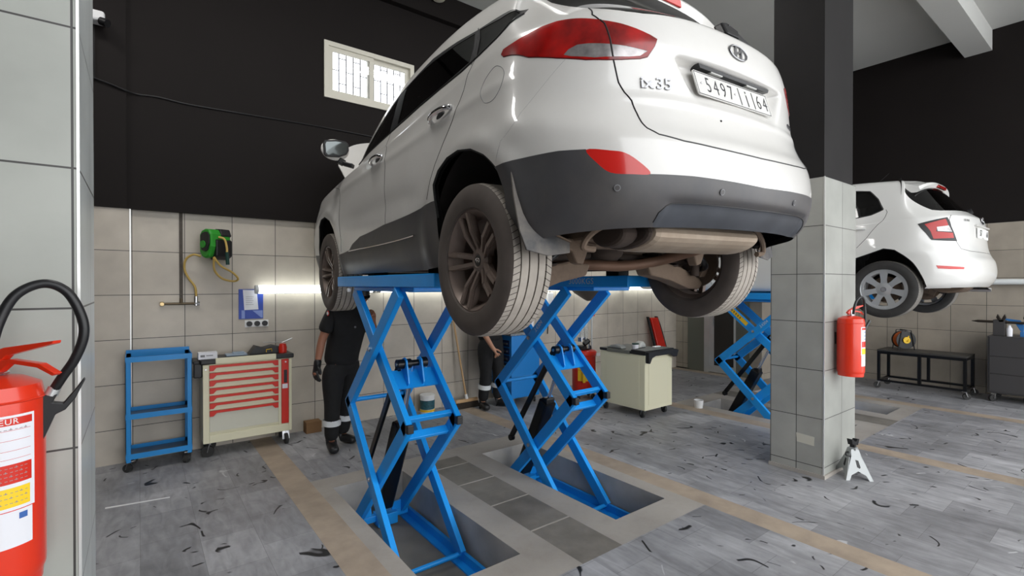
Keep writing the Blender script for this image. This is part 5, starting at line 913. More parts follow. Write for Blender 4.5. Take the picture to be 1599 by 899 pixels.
GRID_HATCH = [[(0,-0.64,0.2442),(-0.2425,-0.6304,0.2439),(-0.4527,-0.596,0.2426),(-0.6144,-0.528,0.2401),(-0.7154,-0.428,0.2365),(-0.776,-0.312,0.2323),(-0.8084,-0.12,0.2312),(-0.8165,0.421,0.1939),(-0.8165,1.0292,0.192),(-0.8165,1.6841,0.192),(-0.8165,2.2455,0.1939),(-0.8084,2.8068,0.2018),(-0.764,3.0407,0.2057),(-0.5921,3.1998,0.2018),(-0.3342,3.2466,0.1979),(0,3.2653,0.1979)],
[(0,-0.676,0.2959),(-0.2521,-0.6664,0.2952),(-0.4706,-0.632,0.2927),(-0.6387,-0.564,0.2879),(-0.7438,-0.464,0.2807),(-0.8068,-0.348,0.2724),(-0.8404,-0.12,0.2704),(-0.8404,0.421,0.2293),(-0.8404,1.0292,0.2254),(-0.8404,1.6841,0.2254),(-0.8404,2.2455,0.2293),(-0.8404,2.8068,0.2535),(-0.8022,3.0594,0.2535),(-0.6494,3.2278,0.2535),(-0.3629,3.2746,0.2535),(0,3.2933,0.2535)],
[(0,-0.6976,0.3722),(-0.2553,-0.688,0.3719),(-0.4765,-0.6536,0.3711),(-0.6467,-0.5856,0.3695),(-0.7531,-0.4856,0.3671),(-0.8169,-0.3696,0.3644),(-0.8509,-0.12,0.3637),(-0.8552,0.421,0.3043),(-0.8466,1.0292,0.2874),(-0.8466,1.6841,0.2874),(-0.8552,2.2455,0.3128),(-0.8638,2.8068,0.3552),(-0.8213,3.0407,0.3552),(-0.6494,3.2185,0.3552),(-0.3629,3.2746,0.3552),(0,3.2933,0.3552)],
[(0,-0.6976,0.44),(-0.2567,-0.688,0.4402),(-0.4792,-0.6536,0.4411),(-0.6503,-0.5856,0.4429),(-0.7572,-0.4856,0.4455),(-0.8214,-0.3696,0.4485),(-0.8556,-0.12,0.4492),(-0.86,0.421,0.3976),(-0.847,1.0292,0.3722),(-0.8427,1.6841,0.3722),(-0.8643,2.2455,0.4061),(-0.8729,2.8068,0.4492),(-0.8213,2.9939,0.4492),(-0.6589,3.1998,0.4492),(-0.3629,3.2746,0.44),(0,3.2933,0.44)],
[(0,-0.684,0.5179),(-0.258,-0.6744,0.5183),(-0.4816,-0.64,0.5196),(-0.6536,-0.572,0.5222),(-0.7611,-0.472,0.5261),(-0.8256,-0.356,0.5306),(-0.86,-0.12,0.5317),(-0.86,0.421,0.495),(-0.8513,1.0292,0.4583),(-0.847,1.6841,0.4583),(-0.8643,2.2455,0.5042),(-0.8729,2.8068,0.5408),(-0.8118,2.9472,0.55),(-0.6589,3.1717,0.5408),(-0.3629,3.2559,0.5317),(0,3.2746,0.5317)],
[(0,-0.656,0.5638),(-0.2604,-0.6464,0.5649),(-0.4861,-0.612,0.5689),(-0.6598,-0.544,0.5767),(-0.7683,-0.444,0.5883),(-0.8334,-0.328,0.6018),(-0.8681,-0.12,0.605),(-0.8552,0.421,0.5867),(-0.8509,1.0292,0.5592),(-0.8466,1.6841,0.55),(-0.8552,2.2455,0.5958),(-0.8595,2.8068,0.6233),(-0.8022,2.9004,0.6233),(-0.6494,3.1343,0.6142),(-0.3629,3.2278,0.605),(0,3.2559,0.605)],
[(0,-0.628,0.66),(-0.2548,-0.6184,0.6609),(-0.4757,-0.584,0.6642),(-0.6455,-0.516,0.6707),(-0.7517,-0.416,0.6802),(-0.8154,-0.3,0.6912),(-0.8494,-0.12,0.6938),(-0.8452,0.421,0.6938),(-0.8452,1.0292,0.6685),(-0.8409,1.6841,0.6508),(-0.8409,2.2455,0.6938),(-0.8367,2.8068,0.7023),(-0.7736,2.8536,0.6938),(-0.6303,3.0781,0.6854),(-0.3534,3.1811,0.6854),(0,3.2091,0.6854)],
[(0,-0.62,0.77),(-0.2499,-0.6104,0.7707),(-0.4665,-0.576,0.7731),(-0.6331,-0.508,0.778),(-0.7373,-0.408,0.7851),(-0.7998,-0.292,0.7934),(-0.8331,-0.12,0.7954),(-0.8331,0.421,0.7785),(-0.8372,1.0292,0.7531),(-0.8372,1.6841,0.7446),(-0.8289,2.2455,0.7785),(-0.8165,2.8068,0.7658),(-0.7449,2.8068,0.7531),(-0.6112,2.9939,0.7531),(-0.3438,3.0875,0.7531),(0,3.1156,0.7573)],
[(0,-0.6144,0.8715),(-0.2442,-0.6048,0.8718),(-0.4558,-0.5705,0.8726),(-0.6186,-0.5027,0.8742),(-0.7203,-0.4029,0.8766),(-0.7813,-0.2872,0.8793),(-0.8139,-0.12,0.88),(-0.8179,0.421,0.8462),(-0.826,1.0292,0.8208),(-0.822,1.6373,0.8123),(-0.8098,2.1519,0.825),(-0.7693,2.5729,0.8038),(-0.6876,2.6665,0.7954),(-0.5634,2.7881,0.8038),(-0.3152,2.8536,0.8208),(0,2.8817,0.825)],
[(0,-0.6,0.9443),(-0.2401,-0.5905,0.9438),(-0.4482,-0.5563,0.9421),(-0.6082,-0.4888,0.9387),(-0.7083,-0.3895,0.9336),(-0.7683,-0.2742,0.9278),(-0.8003,-0.1234,0.9264),(-0.8163,0.421,0.8871),(-0.8203,1.0105,0.8546),(-0.8163,1.5438,0.8462),(-0.7883,1.9835,0.8546),(-0.7283,2.2267,0.8546),(-0.6303,2.2735,0.8546),(-0.4966,2.339,0.8631),(-0.2769,2.4139,0.8715),(0,2.4326,0.88)],
[(0,-0.571,0.9764),(-0.2349,-0.5617,0.9759),(-0.4385,-0.5283,0.9742),(-0.5952,-0.4622,0.9708),(-0.693,-0.365,0.9658),(-0.7518,-0.2522,0.96),(-0.7831,-0.1113,0.9586),(-0.7988,0.421,0.9157),(-0.7988,0.9824,0.8871),(-0.7909,1.4783,0.88),(-0.7518,1.8899,0.8836),(-0.697,2.077,0.8907),(-0.6112,2.1332,0.8907),(-0.4775,2.2174,0.8943),(-0.2674,2.2829,0.9014),(0,2.3016,0.905)],
[(0,-0.4289,1.1),(-0.2136,-0.4203,1.0996),(-0.3988,-0.3895,1.0984),(-0.5412,-0.3285,1.0958),(-0.6302,-0.2389,1.092),(-0.6836,-0.1315,1.0877),(-0.7121,-0.1016,1.0867),(-0.7374,0.393,1.06),(-0.7374,0.9075,1.0511),(-0.7302,1.3379,1.0422),(-0.7085,1.656,1.0333),(-0.6796,1.8057,1.0333),(-0.5826,1.8525,1.0333),(-0.4584,1.9273,1.0422),(-0.2579,1.9835,1.0467),(0,2.0022,1.0511)],
[(0,-0.2783,1.3038),(-0.1851,-0.2707,1.3038),(-0.3455,-0.2431,1.3038),(-0.4689,-0.1844,1.3038),(-0.546,-0.1083,1.3038),(-0.5923,-0.1083,1.3038),(-0.6169,-0.0808,1.3038),(-0.6559,0.3742,1.3237),(-0.6559,0.8046,1.3237),(-0.6494,1.1414,1.3146),(-0.6299,1.3753,1.2915),(-0.5974,1.497,1.2606),(-0.5348,1.5438,1.2668),(-0.4202,1.5999,1.2729),(-0.2388,1.6373,1.2791),(0,1.656,1.2853)],
[(0,-0.2157,1.3648),(-0.1551,-0.2082,1.3649),(-0.2896,-0.1814,1.3653),(-0.393,-0.1284,1.3662),(-0.4577,-0.0669,1.3675),(-0.4964,-0.0669,1.369),(-0.5171,-0.039,1.3693),(-0.5443,0.3555,1.3967),(-0.5389,0.7017,1.3967),(-0.5226,0.9356,1.383),(-0.5008,1.0759,1.3602),(-0.4681,1.1695,1.3465),(-0.4011,1.2069,1.3328),(-0.3056,1.2537,1.3374),(-0.1719,1.2911,1.342),(0,1.3098,1.3465)],
[(0,-0.1413,1.394),(-0.086,-0.1374,1.3943),(-0.1604,-0.1232,1.3955),(-0.2177,-0.0953,1.3977),(-0.2536,-0.0543,1.4011),(-0.275,-0.0177,1.4049),(-0.2865,0.0143,1.4059),(-0.2865,0.3368,1.415),(-0.2865,0.6362,1.415),(-0.2865,0.842,1.4059),(-0.2865,0.9543,1.3876),(-0.2722,1.0292,1.3693),(-0.2292,1.0572,1.3648),(-0.1719,1.0853,1.3648),(-0.0955,1.1134,1.3648),(0,1.1227,1.3648)],
[(0,-0.039,1.4013),(-0,-0.039,1.4017),(-0,-0.039,1.403),(-0,-0.039,1.4056),(-0,-0.039,1.4095),(-0,-0.039,1.4139),(-0,0.0676,1.415),(-0,0.3275,1.415),(-0,0.5801,1.415),(-0,0.7672,1.415),(-0,0.8608,1.3967),(-0,0.9169,1.3785),(0,0.9356,1.3739),(0,0.9543,1.3739),(0,0.973,1.3739),(0,0.9824,1.3739)]]
# outlines of the panels, lamps and openings in the surface's own (column, row) coordinates
UV_SUV = {"light": [[5.81, 8.404], [5.771, 8.695], [5.481, 8.761], [4.98, 9.001], [4.511, 9.252], [4.109, 9.23], [3.747, 9.03], [3.413, 8.818], [3.041, 8.579], [2.656, 8.387], [2.368, 8.215], [2.081, 8.023], [1.942, 7.902], [1.999, 7.66], [2.087, 7.423], [2.143, 7.272], [2.286, 7.19], [2.66, 7.116], [2.953, 7.093], [3.415, 7.116], [4.11, 7.292], [4.952, 7.575], [5.747, 8.162]], "light_clear": [[3.949, 7.348], [3.836, 7.53], [3.636, 7.656], [3.374, 7.661], [2.909, 7.605], [2.525, 7.538], [2.145, 7.448], [2.288, 7.267], [2.518, 7.202], [3.228, 7.156], [3.752, 7.259]], "gap": [[3.211, 10.016], [3.254, 9.077], [3.101, 8.615], [3.018, 8.417], [2.912, 7.768], [2.838, 7.187], [2.785, 6.878], [2.708, 6.408], [2.599, 6.107], [2.471, 5.838], [2.405, 5.353], [2.369, 4.831], [2.336, 4.536], [2.179, 4.121], [1.728, 3.857], [1.098, 3.721], [0.637, 3.663]], "glassbase": [[3.446, 11.066], [3.355, 10.637], [3.201, 10.049], [2.751, 9.342], [2.16, 9.064], [1.374, 9.212], [1.27, 9.271], [0.676, 9.394], [0.346, 9.724]], "rdoorgap": [[6.398, 8.817], [6.484, 7.926], [6.582, 6.994], [6.852, 5.069], [6.913, 4.381], [6.988, 3.411]], "bgap": [[8.056, 10.277], [8.108, 9.901], [8.056, 7.92], [8.07, 6.813], [8.064, 5.531], [8.042, 4.278], [8.062, 3.392], [7.99, 2.243]], "fuel": [[5.686, 7.406], [5.798, 7.732], [5.934, 7.929], [6.069, 7.675], [6.133, 7.261], [6.105, 6.805], [6.022, 6.512], [5.863, 6.485], [5.722, 6.779], [5.667, 7.106]], "fog": [[3.72, 3.353], [3.197, 3.27], [2.916, 3.156], [2.655, 2.77], [2.465, 2.299], [2.824, 2.28], [3.235, 2.364], [3.485, 2.725]], "blk": [[5.779, 3.343], [5.312, 3.359], [4.381, 3.41], [3.72, 3.371], [2.463, 2.287], [1.613, 2.285], [0.712, 2.219], [0.069, 2.162]], "fold": [[2.196, 0.842], [2.068, 1.159], [1.746, 1.257], [0.847, 1.234], [0.341, 1.214]], "archR": [[6.83, 2.378], [6.852, 3.195], [6.846, 3.971], [6.752, 4.558], [6.592, 4.933], [6.404, 4.997], [6.182, 4.724], [5.98, 4.137], [5.843, 3.526], [5.762, 3.125], [5.668, 2.173]], "archF": [[10.95, 1.405], [10.767, 2.614], [10.689, 3.893], [10.564, 4.525], [10.377, 4.742], [10.128, 4.351], [9.952, 3.629], [9.862, 2.847], [9.791, 2.103], [9.768, 1.57]]}
UV_HATCH = {"light": [[5.218, 7.873], [4.663, 8.18], [3.959, 8.547], [3.305, 8.881], [3.151, 7.641], [2.917, 6.846], [2.78, 6.237], [3.586, 6.205], [4.368, 6.218], [4.685, 6.842], [4.978, 7.311]], "light_red": [[4.773, 7.811], [4.096, 8.191], [3.449, 8.557], [3.327, 7.674], [4.007, 7.52], [4.064, 7.044], [3.038, 6.957], [2.987, 6.505], [4.248, 6.332], [4.4, 7.032]], "light_clear": [[4.03, 7.499], [3.304, 7.675], [3.097, 7.057], [3.986, 7.084]], "fog": [[4.665, 3.114], [3.822, 3.041], [2.937, 2.949], [2.974, 2.665], [3.84, 2.68], [4.581, 2.744]], "window": [[6.752, 10.52], [6.859, 11.957], [6.74, 11.951], [6.586, 11.924], [6.429, 11.444], [6.256, 10.88], [6.503, 10.691]], "doorgap": [[6.254, 10.836], [6.219, 10.664], [6.236, 10.429], [6.4, 8.106], [6.537, 6.711], [6.647, 5.933], [6.688, 5.656]], "arch": [[6.688, 4.51], [6.578, 5.001], [6.43, 5.348], [6.237, 5.417], [6.017, 5.194], [5.811, 4.402], [5.588, 3.398], [5.368, 2.098], [5.122, 1.113], [4.966, 0.537]], "glass": [[5.978, 11.81], [4.46, 11.416], [3.994, 10.984], [3.709, 10.448], [2.642, 10.359], [0.954, 10.433]], "gap": [[3.229, 9.563], [3.253, 8.064], [2.853, 6.936], [2.725, 6.275], [2.602, 5.587], [1.936, 5.375]], "lip": [[3.408, 0.451], [2.937, 1.404], [2.449, 1.536], [-0.015, 1.612]]}
# ------------------------------------------------------------------ cars
M['paint'] = mat('white_car_paint', (0.70, 0.685, 0.655), 0.3, coat=0.7, damt=0.25, dirt=(0.55, 0.52, 0.48), dscale=2.0)
M['paint2'] = mat('small_car_white_paint', (0.70, 0.695, 0.67), 0.3, coat=0.7)
M['clad'] = mat('grey_black_cladding', s2l(70, 69, 71), 0.42, noise=0.2, nscale=4, dirt=s2l(98, 92, 86), dscale=3.0, damt=0.35)
M['insert'] = mat('bumper_insert', s2l(62, 65, 71), 0.42, noise=0.3, nscale=7)
M['light_red'] = mat('red_lamp_lens', (0.30, 0.004, 0.003), 0.15, coat=0.3, noise=0.75, nscale=10)
M['light_red2'] = mat('bright_red_lens', (0.55, 0.02, 0.015), 0.2, coat=0.4)
M['light_clear'] = mat('clear_lamp_lens', (0.36, 0.34, 0.34), 0.2, 0.6, coat=0.3, noise=0.35, nscale=25)
M['lining'] = mat('dark_lining', (0.012, 0.012, 0.012), 0.9)
M['dusty'] = mat('dusty_black_underbody', s2l(60, 50, 44), 0.9, noise=0.3, nscale=8)
M['well'] = mat('wheel_well_felt', s2l(34, 30, 28), 0.95, noise=0.3, nscale=8)
M['dusty2'] = mat('dusty_steel', s2l(124, 106, 90), 0.8, noise=0.25, nscale=10, dirt=s2l(70, 56, 48), dscale=5, damt=0.7)
M['heat'] = mat('aluminised_muffler', s2l(176, 160, 142), 0.55, 0.35, noise=0.12, nscale=6, dirt=s2l(140, 120, 100), dscale=4, damt=0.5)
M['rim'] = mat('bronze_grey_rim', s2l(122, 108, 100), 0.45, 0.35)
M['rim2'] = mat('silver_cover', s2l(182, 184, 186), 0.3, 0.5)
M['badge'] = mat('satin_badge', (0.30, 0.30, 0.31), 0.25, 0.9)
M['mirror'] = mat('mirror_glass', (0.10, 0.11, 0.11), 0.04, 1.0)
def glass_mat(name, tint):
    m = bpy.data.materials.new(name); m.use_nodes = True; nt = m.node_tree; nt.nodes.clear()
    o = nt.nodes.new('ShaderNodeOutputMaterial'); mx = nt.nodes.new('ShaderNodeMixShader'); tr = nt.nodes.new('ShaderNodeBsdfTransparent'); gl = nt.nodes.new('ShaderNodeBsdfGlossy'); fr = nt.nodes.new('ShaderNodeFresnel')
    tr.inputs['Color'].default_value = (*tint, 1); gl.inputs['Roughness'].default_value = 0.03; fr.inputs['IOR'].default_value = 1.5
    nt.links.new(fr.outputs[0], mx.inputs[0]); nt.links.new(tr.outputs[0], mx.inputs[1]); nt.links.new(gl.outputs[0], mx.inputs[2]); nt.links.new(mx.outputs[0], o.inputs[0]); return m
M['glass'] = glass_mat('tinted_glass', (0.16, 0.17, 0.17)); M['privacy'] = glass_mat('privacy_glass', (0.05, 0.05, 0.055))

def _bs(t): return np.array([(1 - t) ** 3 / 6, (3 * t ** 3 - 6 * t ** 2 + 4) / 6, (-3 * t ** 3 + 3 * t ** 2 + 3 * t + 1) / 6, t ** 3 / 6])
class Surf:
    def __init__(s, G, disp=None, k=0.8):
        G = np.array(G, float); s.nv, s.nu = G.shape[:2]; P = s.pad(G); B = (1 / 6, 4 / 6, 1 / 6)
        for _ in range(2):
            A = B[0] * P[:-2] + B[1] * P[1:-1] + B[2] * P[2:]; S_ = B[0] * A[:, :-2] + B[1] * A[:, 1:-1] + B[2] * A[:, 2:]
            P = s.pad(P[1:-1, 1:-1] + k * (G - S_))
        s.P = P; s.disp = disp
    def pad(s, G):
        Mx = np.array([-1, 1, 1]); H = np.concatenate([G[:, 1:2] * Mx, G, G[:, -2:-1] * Mx], 1)
        return np.concatenate([2 * H[0:1] - H[1:2], H, H[-2:-1] * Mx], 0)
    def raw(s, u, v):
        u = np.clip(u, 0, s.nu - 1); v = np.clip(v, 0, s.nv - 1); iu = np.minimum(u.astype(int), s.nu - 2); iv = np.minimum(v.astype(int), s.nv - 2)
        bu, bv = _bs(u - iu), _bs(v - iv); out = 0
        for a in range(4):
            for b in range(4): out = out + (bv[a] * bu[b])[..., None] * s.P[iv + a, iu + b]
        return out
    def nrm(s, fn, u, v, e=0.02):
        u = np.clip(u, 0, s.nu - 1); v = np.clip(v, 0, s.nv - 1)
        u0, u1, v0, v1 = np.clip(u - e, 0, s.nu - 1), np.clip(u + e, 0, s.nu - 1), np.clip(v - e, 0, s.nv - 1), np.clip(v + e, 0, s.nv - 1)
        du = fn(u1, v) - fn(u0, v); dv = fn(u, v1) - fn(u, v0); n = np.cross(dv, du); L = np.linalg.norm(n, axis=-1, keepdims=True)
        n = n / np.maximum(L, 1e-12)
        n[..., 0] = np.where((u <= 1e-6) | (u >= s.nu - 1 - 1e-6) | (v >= s.nv - 1 - 1e-6), 0, n[..., 0])
        return n / np.maximum(np.linalg.norm(n, axis=-1, keepdims=True), 1e-12)
    def pos(s, u, v):
        u, v = np.asarray(u, float), np.asarray(v, float); P = s.raw(u, v)
        if s.disp is not None:
            N = s.nrm(s.raw, u, v); P = s.disp(P, N, u, v)
        return P
    def posn(s, u, v):
        u, v = np.asarray(u, float), np.asarray(v, float); return s.pos(u, v), s.nrm(s.pos, u, v)
    def table(s, n=360):
        s.tu, s.tv = np.meshgrid(np.linspace(0, s.nu - 1, n), np.linspace(0, s.nv - 1, n)); s.tP = s.raw(s.tu, s.tv); s.tN = s.nrm(s.raw, s.tu, s.tv)
    def find(s, a, b, ia, ib, mask):
        d = np.where(mask, np.hypot(s.tP[..., ia] - a, s.tP[..., ib] - b), 9); i = np.unravel_index(np.argmin(d), d.shape); return (float(s.tu[i]), float(s.tv[i]))
    def side(s, *p): return [s.find(y, z, 1, 2, s.tN[..., 0] < -.15) for y, z in p]
    def rear(s, *p): return [s.find(x, z, 0, 2, (s.tN[..., 1] < -.15) & (s.tP[..., 1] < .3)) for x, z in p]
    def top(s, *p): return [s.find(x, y, 0, 1, s.tN[..., 2] > .25) for x, y in p]
def inside(px, py, poly):
    r = np.zeros(px.shape, bool); n = len(poly); j = n - 1
    for i in range(n):
        xi, yi = poly[i]; xj, yj = poly[j]
        c = ((yi > py) != (yj > py)) & (px < (xj - xi) * (py - yi) / ((yj - yi) if abs(yj - yi) > 1e-12 else 1e-12) + xi); r ^= c; j = i
    return r
def dens(poly, closed=True, step=0.12):
    out = []; n = len(poly)
    for i in range(n if closed else n - 1):
        a, b = poly[i], poly[(i + 1) % n]; k = max(1, int(math.hypot(b[0] - a[0], b[1] - a[1]) / step))
        for j in range(k): t = j / k; out.append((a[0] + (b[0] - a[0]) * t, a[1] + (b[1] - a[1]) * t))
    if not closed: out.append(poly[-1])
    return out
def round_poly(poly, k=4): 
    P = [Vector((a, b, 0)) for a, b in poly]; n = len(P); out = []
    for i in range(n):
        a, b, c, d = P[i - 1], P[i], P[(i + 1) % n], P[(i + 2) % n]
        for j in range(k): t = j / k; q = 0.5 * ((2 * b) + (c - a) * t + (2 * a - 5 * b + 4 * c - d) * t * t + (3 * b - a - 3 * c + d) * t ** 3); out.append((q.x, q.y))
    return out
class Panels:
    def __init__(s, S, polys, us, vs):
        s.S = S; U, V = S.nu - 1, S.nv - 1
        pts, edges = [], []
        def cl(p): return (min(max(p[0], 0), U), min(max(p[1], 0), V))
        for poly in [[(0, 0), (U, 0), (U, V), (0, V)]] + list(polys.values()):
            q = [cl(p) for p in dens(poly)]; q2 = [q[0]]
            for p in q[1:]:
                if math.hypot(p[0] - q2[-1][0], p[1] - q2[-1][1]) > 1e-4: q2.append(p)
            o = len(pts); pts += q2; edges += [(o + i, o + (i + 1) % len(q2)) for i in range(len(q2))]
        gu, gv = np.meshgrid(us, vs); pts += list(zip(gu.ravel().tolist(), gv.ravel().tolist()))
        r = delaunay_2d_cdt([Vector(p) for p in pts], edges, [], 0, 1e-5)
        s.uv = np.array([(p.x, p.y) for p in r[0]]); s.tri = np.array([tuple(f) for f in r[2] if len(f) == 3])
        s.P, s.N = S.posn(s.uv[:, 0], s.uv[:, 1])
        c = s.uv[s.tri].mean(1); s.ins = {k: inside(c[:, 0], c[:, 1], p) for k, p in polys.items()}
        s.left = np.ones(len(s.tri), bool)
        # drop slivers of zero area
        a = s.P[s.tri]; ar = np.linalg.norm(np.cross(a[:, 1] - a[:, 0], a[:, 2] - a[:, 0]), axis=1); s.left &= ar > 1e-10
    def take(s, *names, minus=()):
        sel = s.left.copy(); m = np.zeros(len(s.tri), bool)
        for n in names: m |= (s.ins[n] if n != '*' else True)
        for n in minus: m &= ~s.ins[n]
        sel &= m; s.left &= ~sel; return sel
    def build(s, name, sel, m, parent, sides=(1,), off=0.0, thick=0.0, fn=None, label=None):
        if isinstance(sel, np.ndarray) and sel.dtype == bool: T = s.tri[sel]
        else: T = sel
        ids = np.unique(T); mp = -np.ones(len(s.uv), int); mp[ids] = np.arange(len(ids)); Tl = mp[T]
        P = s.P[ids] + s.N[ids] * off; N = s.N[ids]
        if fn is not None: P, N = fn(P, N)
        vs, ns, fs = [], [], []
        for sd in sides:
            o = len(vs); k = np.array([sd, 1, 1]); Pm, Nm = P * k, N * k
            vs += Pm.tolist(); ns += Nm.tolist()
            t = Tl; a = Pm[t]; g = np.cross(a[:, 1] - a[:, 0], a[:, 2] - a[:, 0]); flip = (g * Nm[t[:, 0]]).sum(1) < 0
            t = np.where(flip[:, None], t[:, ::-1], t); fs += (t + o).tolist()
            if thick:   # inner skin and rim, so that the panel has real thickness
                q = len(vs); vs += (Pm - Nm * thick).tolist(); ns += (-Nm).tolist(); fs += (t[:, ::-1] + q).tolist()
                e = {}
                for f in t.tolist():
                    for i in range(3): a_, b_ = f[i], f[(i + 1) % 3]; e[(a_, b_)] = 1
                for (a_, b_) in e:
                    if (b_, a_) not in e: fs.append([a_ + o, a_ + q, b_ + q, b_ + o])
        me = bpy.data.meshes.new(name); me.from_pydata(vs, [], fs); me.materials.append(m)
        me.polygons.foreach_set('use_smooth', [True] * len(me.polygons)); me.update()
        me.normals_split_custom_set_from_vertices(ns)
        o = bpy.data.objects.new(name, me); C.objects.link(o); o.parent = parent
        if label: o['label'] = label
        return o
def seam(S, mb, poly, r=0.0024, off=-0.0005, sides=(1,), step=0.1):
    q = dens(poly, False, step); a = np.array(q); P, N = S.posn(a[:, 0], a[:, 1]); P = P + N * off
    for sd in sides: mb.tube([(p[0] * sd, p[1], p[2]) for p in P.tolist()], r, 6, caps=False)
def tread_mat(name, base):
    m = bpy.data.materials.new(name); m.use_nodes = True; nt = m.node_tree; b = nt.nodes['Principled BSDF']; N = nt.nodes.new; L = nt.links.new
    tc = N('ShaderNodeTexCoord'); sx = N('ShaderNodeSeparateXYZ'); L(tc.outputs['Object'], sx.inputs[0])
    at = N('ShaderNodeMath'); at.operation = 'ARCTAN2'; L(sx.outputs['Y'], at.inputs[0]); L(sx.outputs['Z'], at.inputs[1])
    ab = N('ShaderNodeMath'); ab.operation = 'ABSOLUTE'; L(sx.outputs['X'], ab.inputs[0])
    sk = N('ShaderNodeMath'); sk.operation = 'MULTIPLY_ADD'; sk.inputs[1].default_value = 1.4; L(ab.outputs[0], sk.inputs[0]); L(at.outputs[0], sk.inputs[2])
    mu = N('ShaderNodeMath'); mu.operation = 'MULTIPLY'; mu.inputs[1].default_value = 76 / (2 * PI); L(sk.outputs[0], mu.inputs[0])
    fr = N('ShaderNodeMath'); fr.operation = 'FRACT'; L(mu.outputs[0], fr.inputs[0])
    lt = N('ShaderNodeMath'); lt.operation = 'LESS_THAN'; lt.inputs[1].default_value = 0.13; L(fr.outputs[0], lt.inputs[0])
    g = N('ShaderNodeMath'); g.operation = 'GREATER_THAN'; g.inputs[1].default_value = 0.062; L(ab.outputs[0], g.inputs[0])
    an = N('ShaderNodeMath'); an.operation = 'MULTIPLY'; L(lt.outputs[0], an.inputs[0]); L(g.outputs[0], an.inputs[1])
    n = N('ShaderNodeTexNoise'); n.inputs['Scale'].default_value = 14; n.inputs['Detail'].default_value = 4; L(tc.outputs['Object'], n.inputs['Vector'])
    r = N('ShaderNodeMapRange'); r.inputs['From Min'].default_value = 0.3; r.inputs['From Max'].default_value = 0.7; r.inputs['To Min'].default_value = 0.85; r.inputs['To Max'].default_value = 1.1; L(n.outputs['Fac'], r.inputs['Value'])
    m1 = N('ShaderNodeMix'); m1.data_type = 'RGBA'; m1.blend_type = 'MULTIPLY'; m1.inputs['Factor'].default_value = 1; m1.inputs['A'].default_value = (*base, 1); L(r.outputs[0], m1.inputs['B'])
    m2 = N('ShaderNodeMix'); m2.data_type = 'RGBA'; m2.inputs['B'].default_value = (*s2l(66, 60, 56), 1); L(m1.outputs['Result'], m2.inputs['A']); L(an.outputs[0], m2.inputs['Factor']); L(m2.outputs['Result'], b.inputs['Base Color']); b.inputs['Roughness'].default_value = 0.85
    return m
M['tread'] = tread_mat('dusty_tread_blocks', s2l(168, 160, 150)); M['tread2'] = tread_mat('dark_tread_blocks', s2l(120, 116, 110))
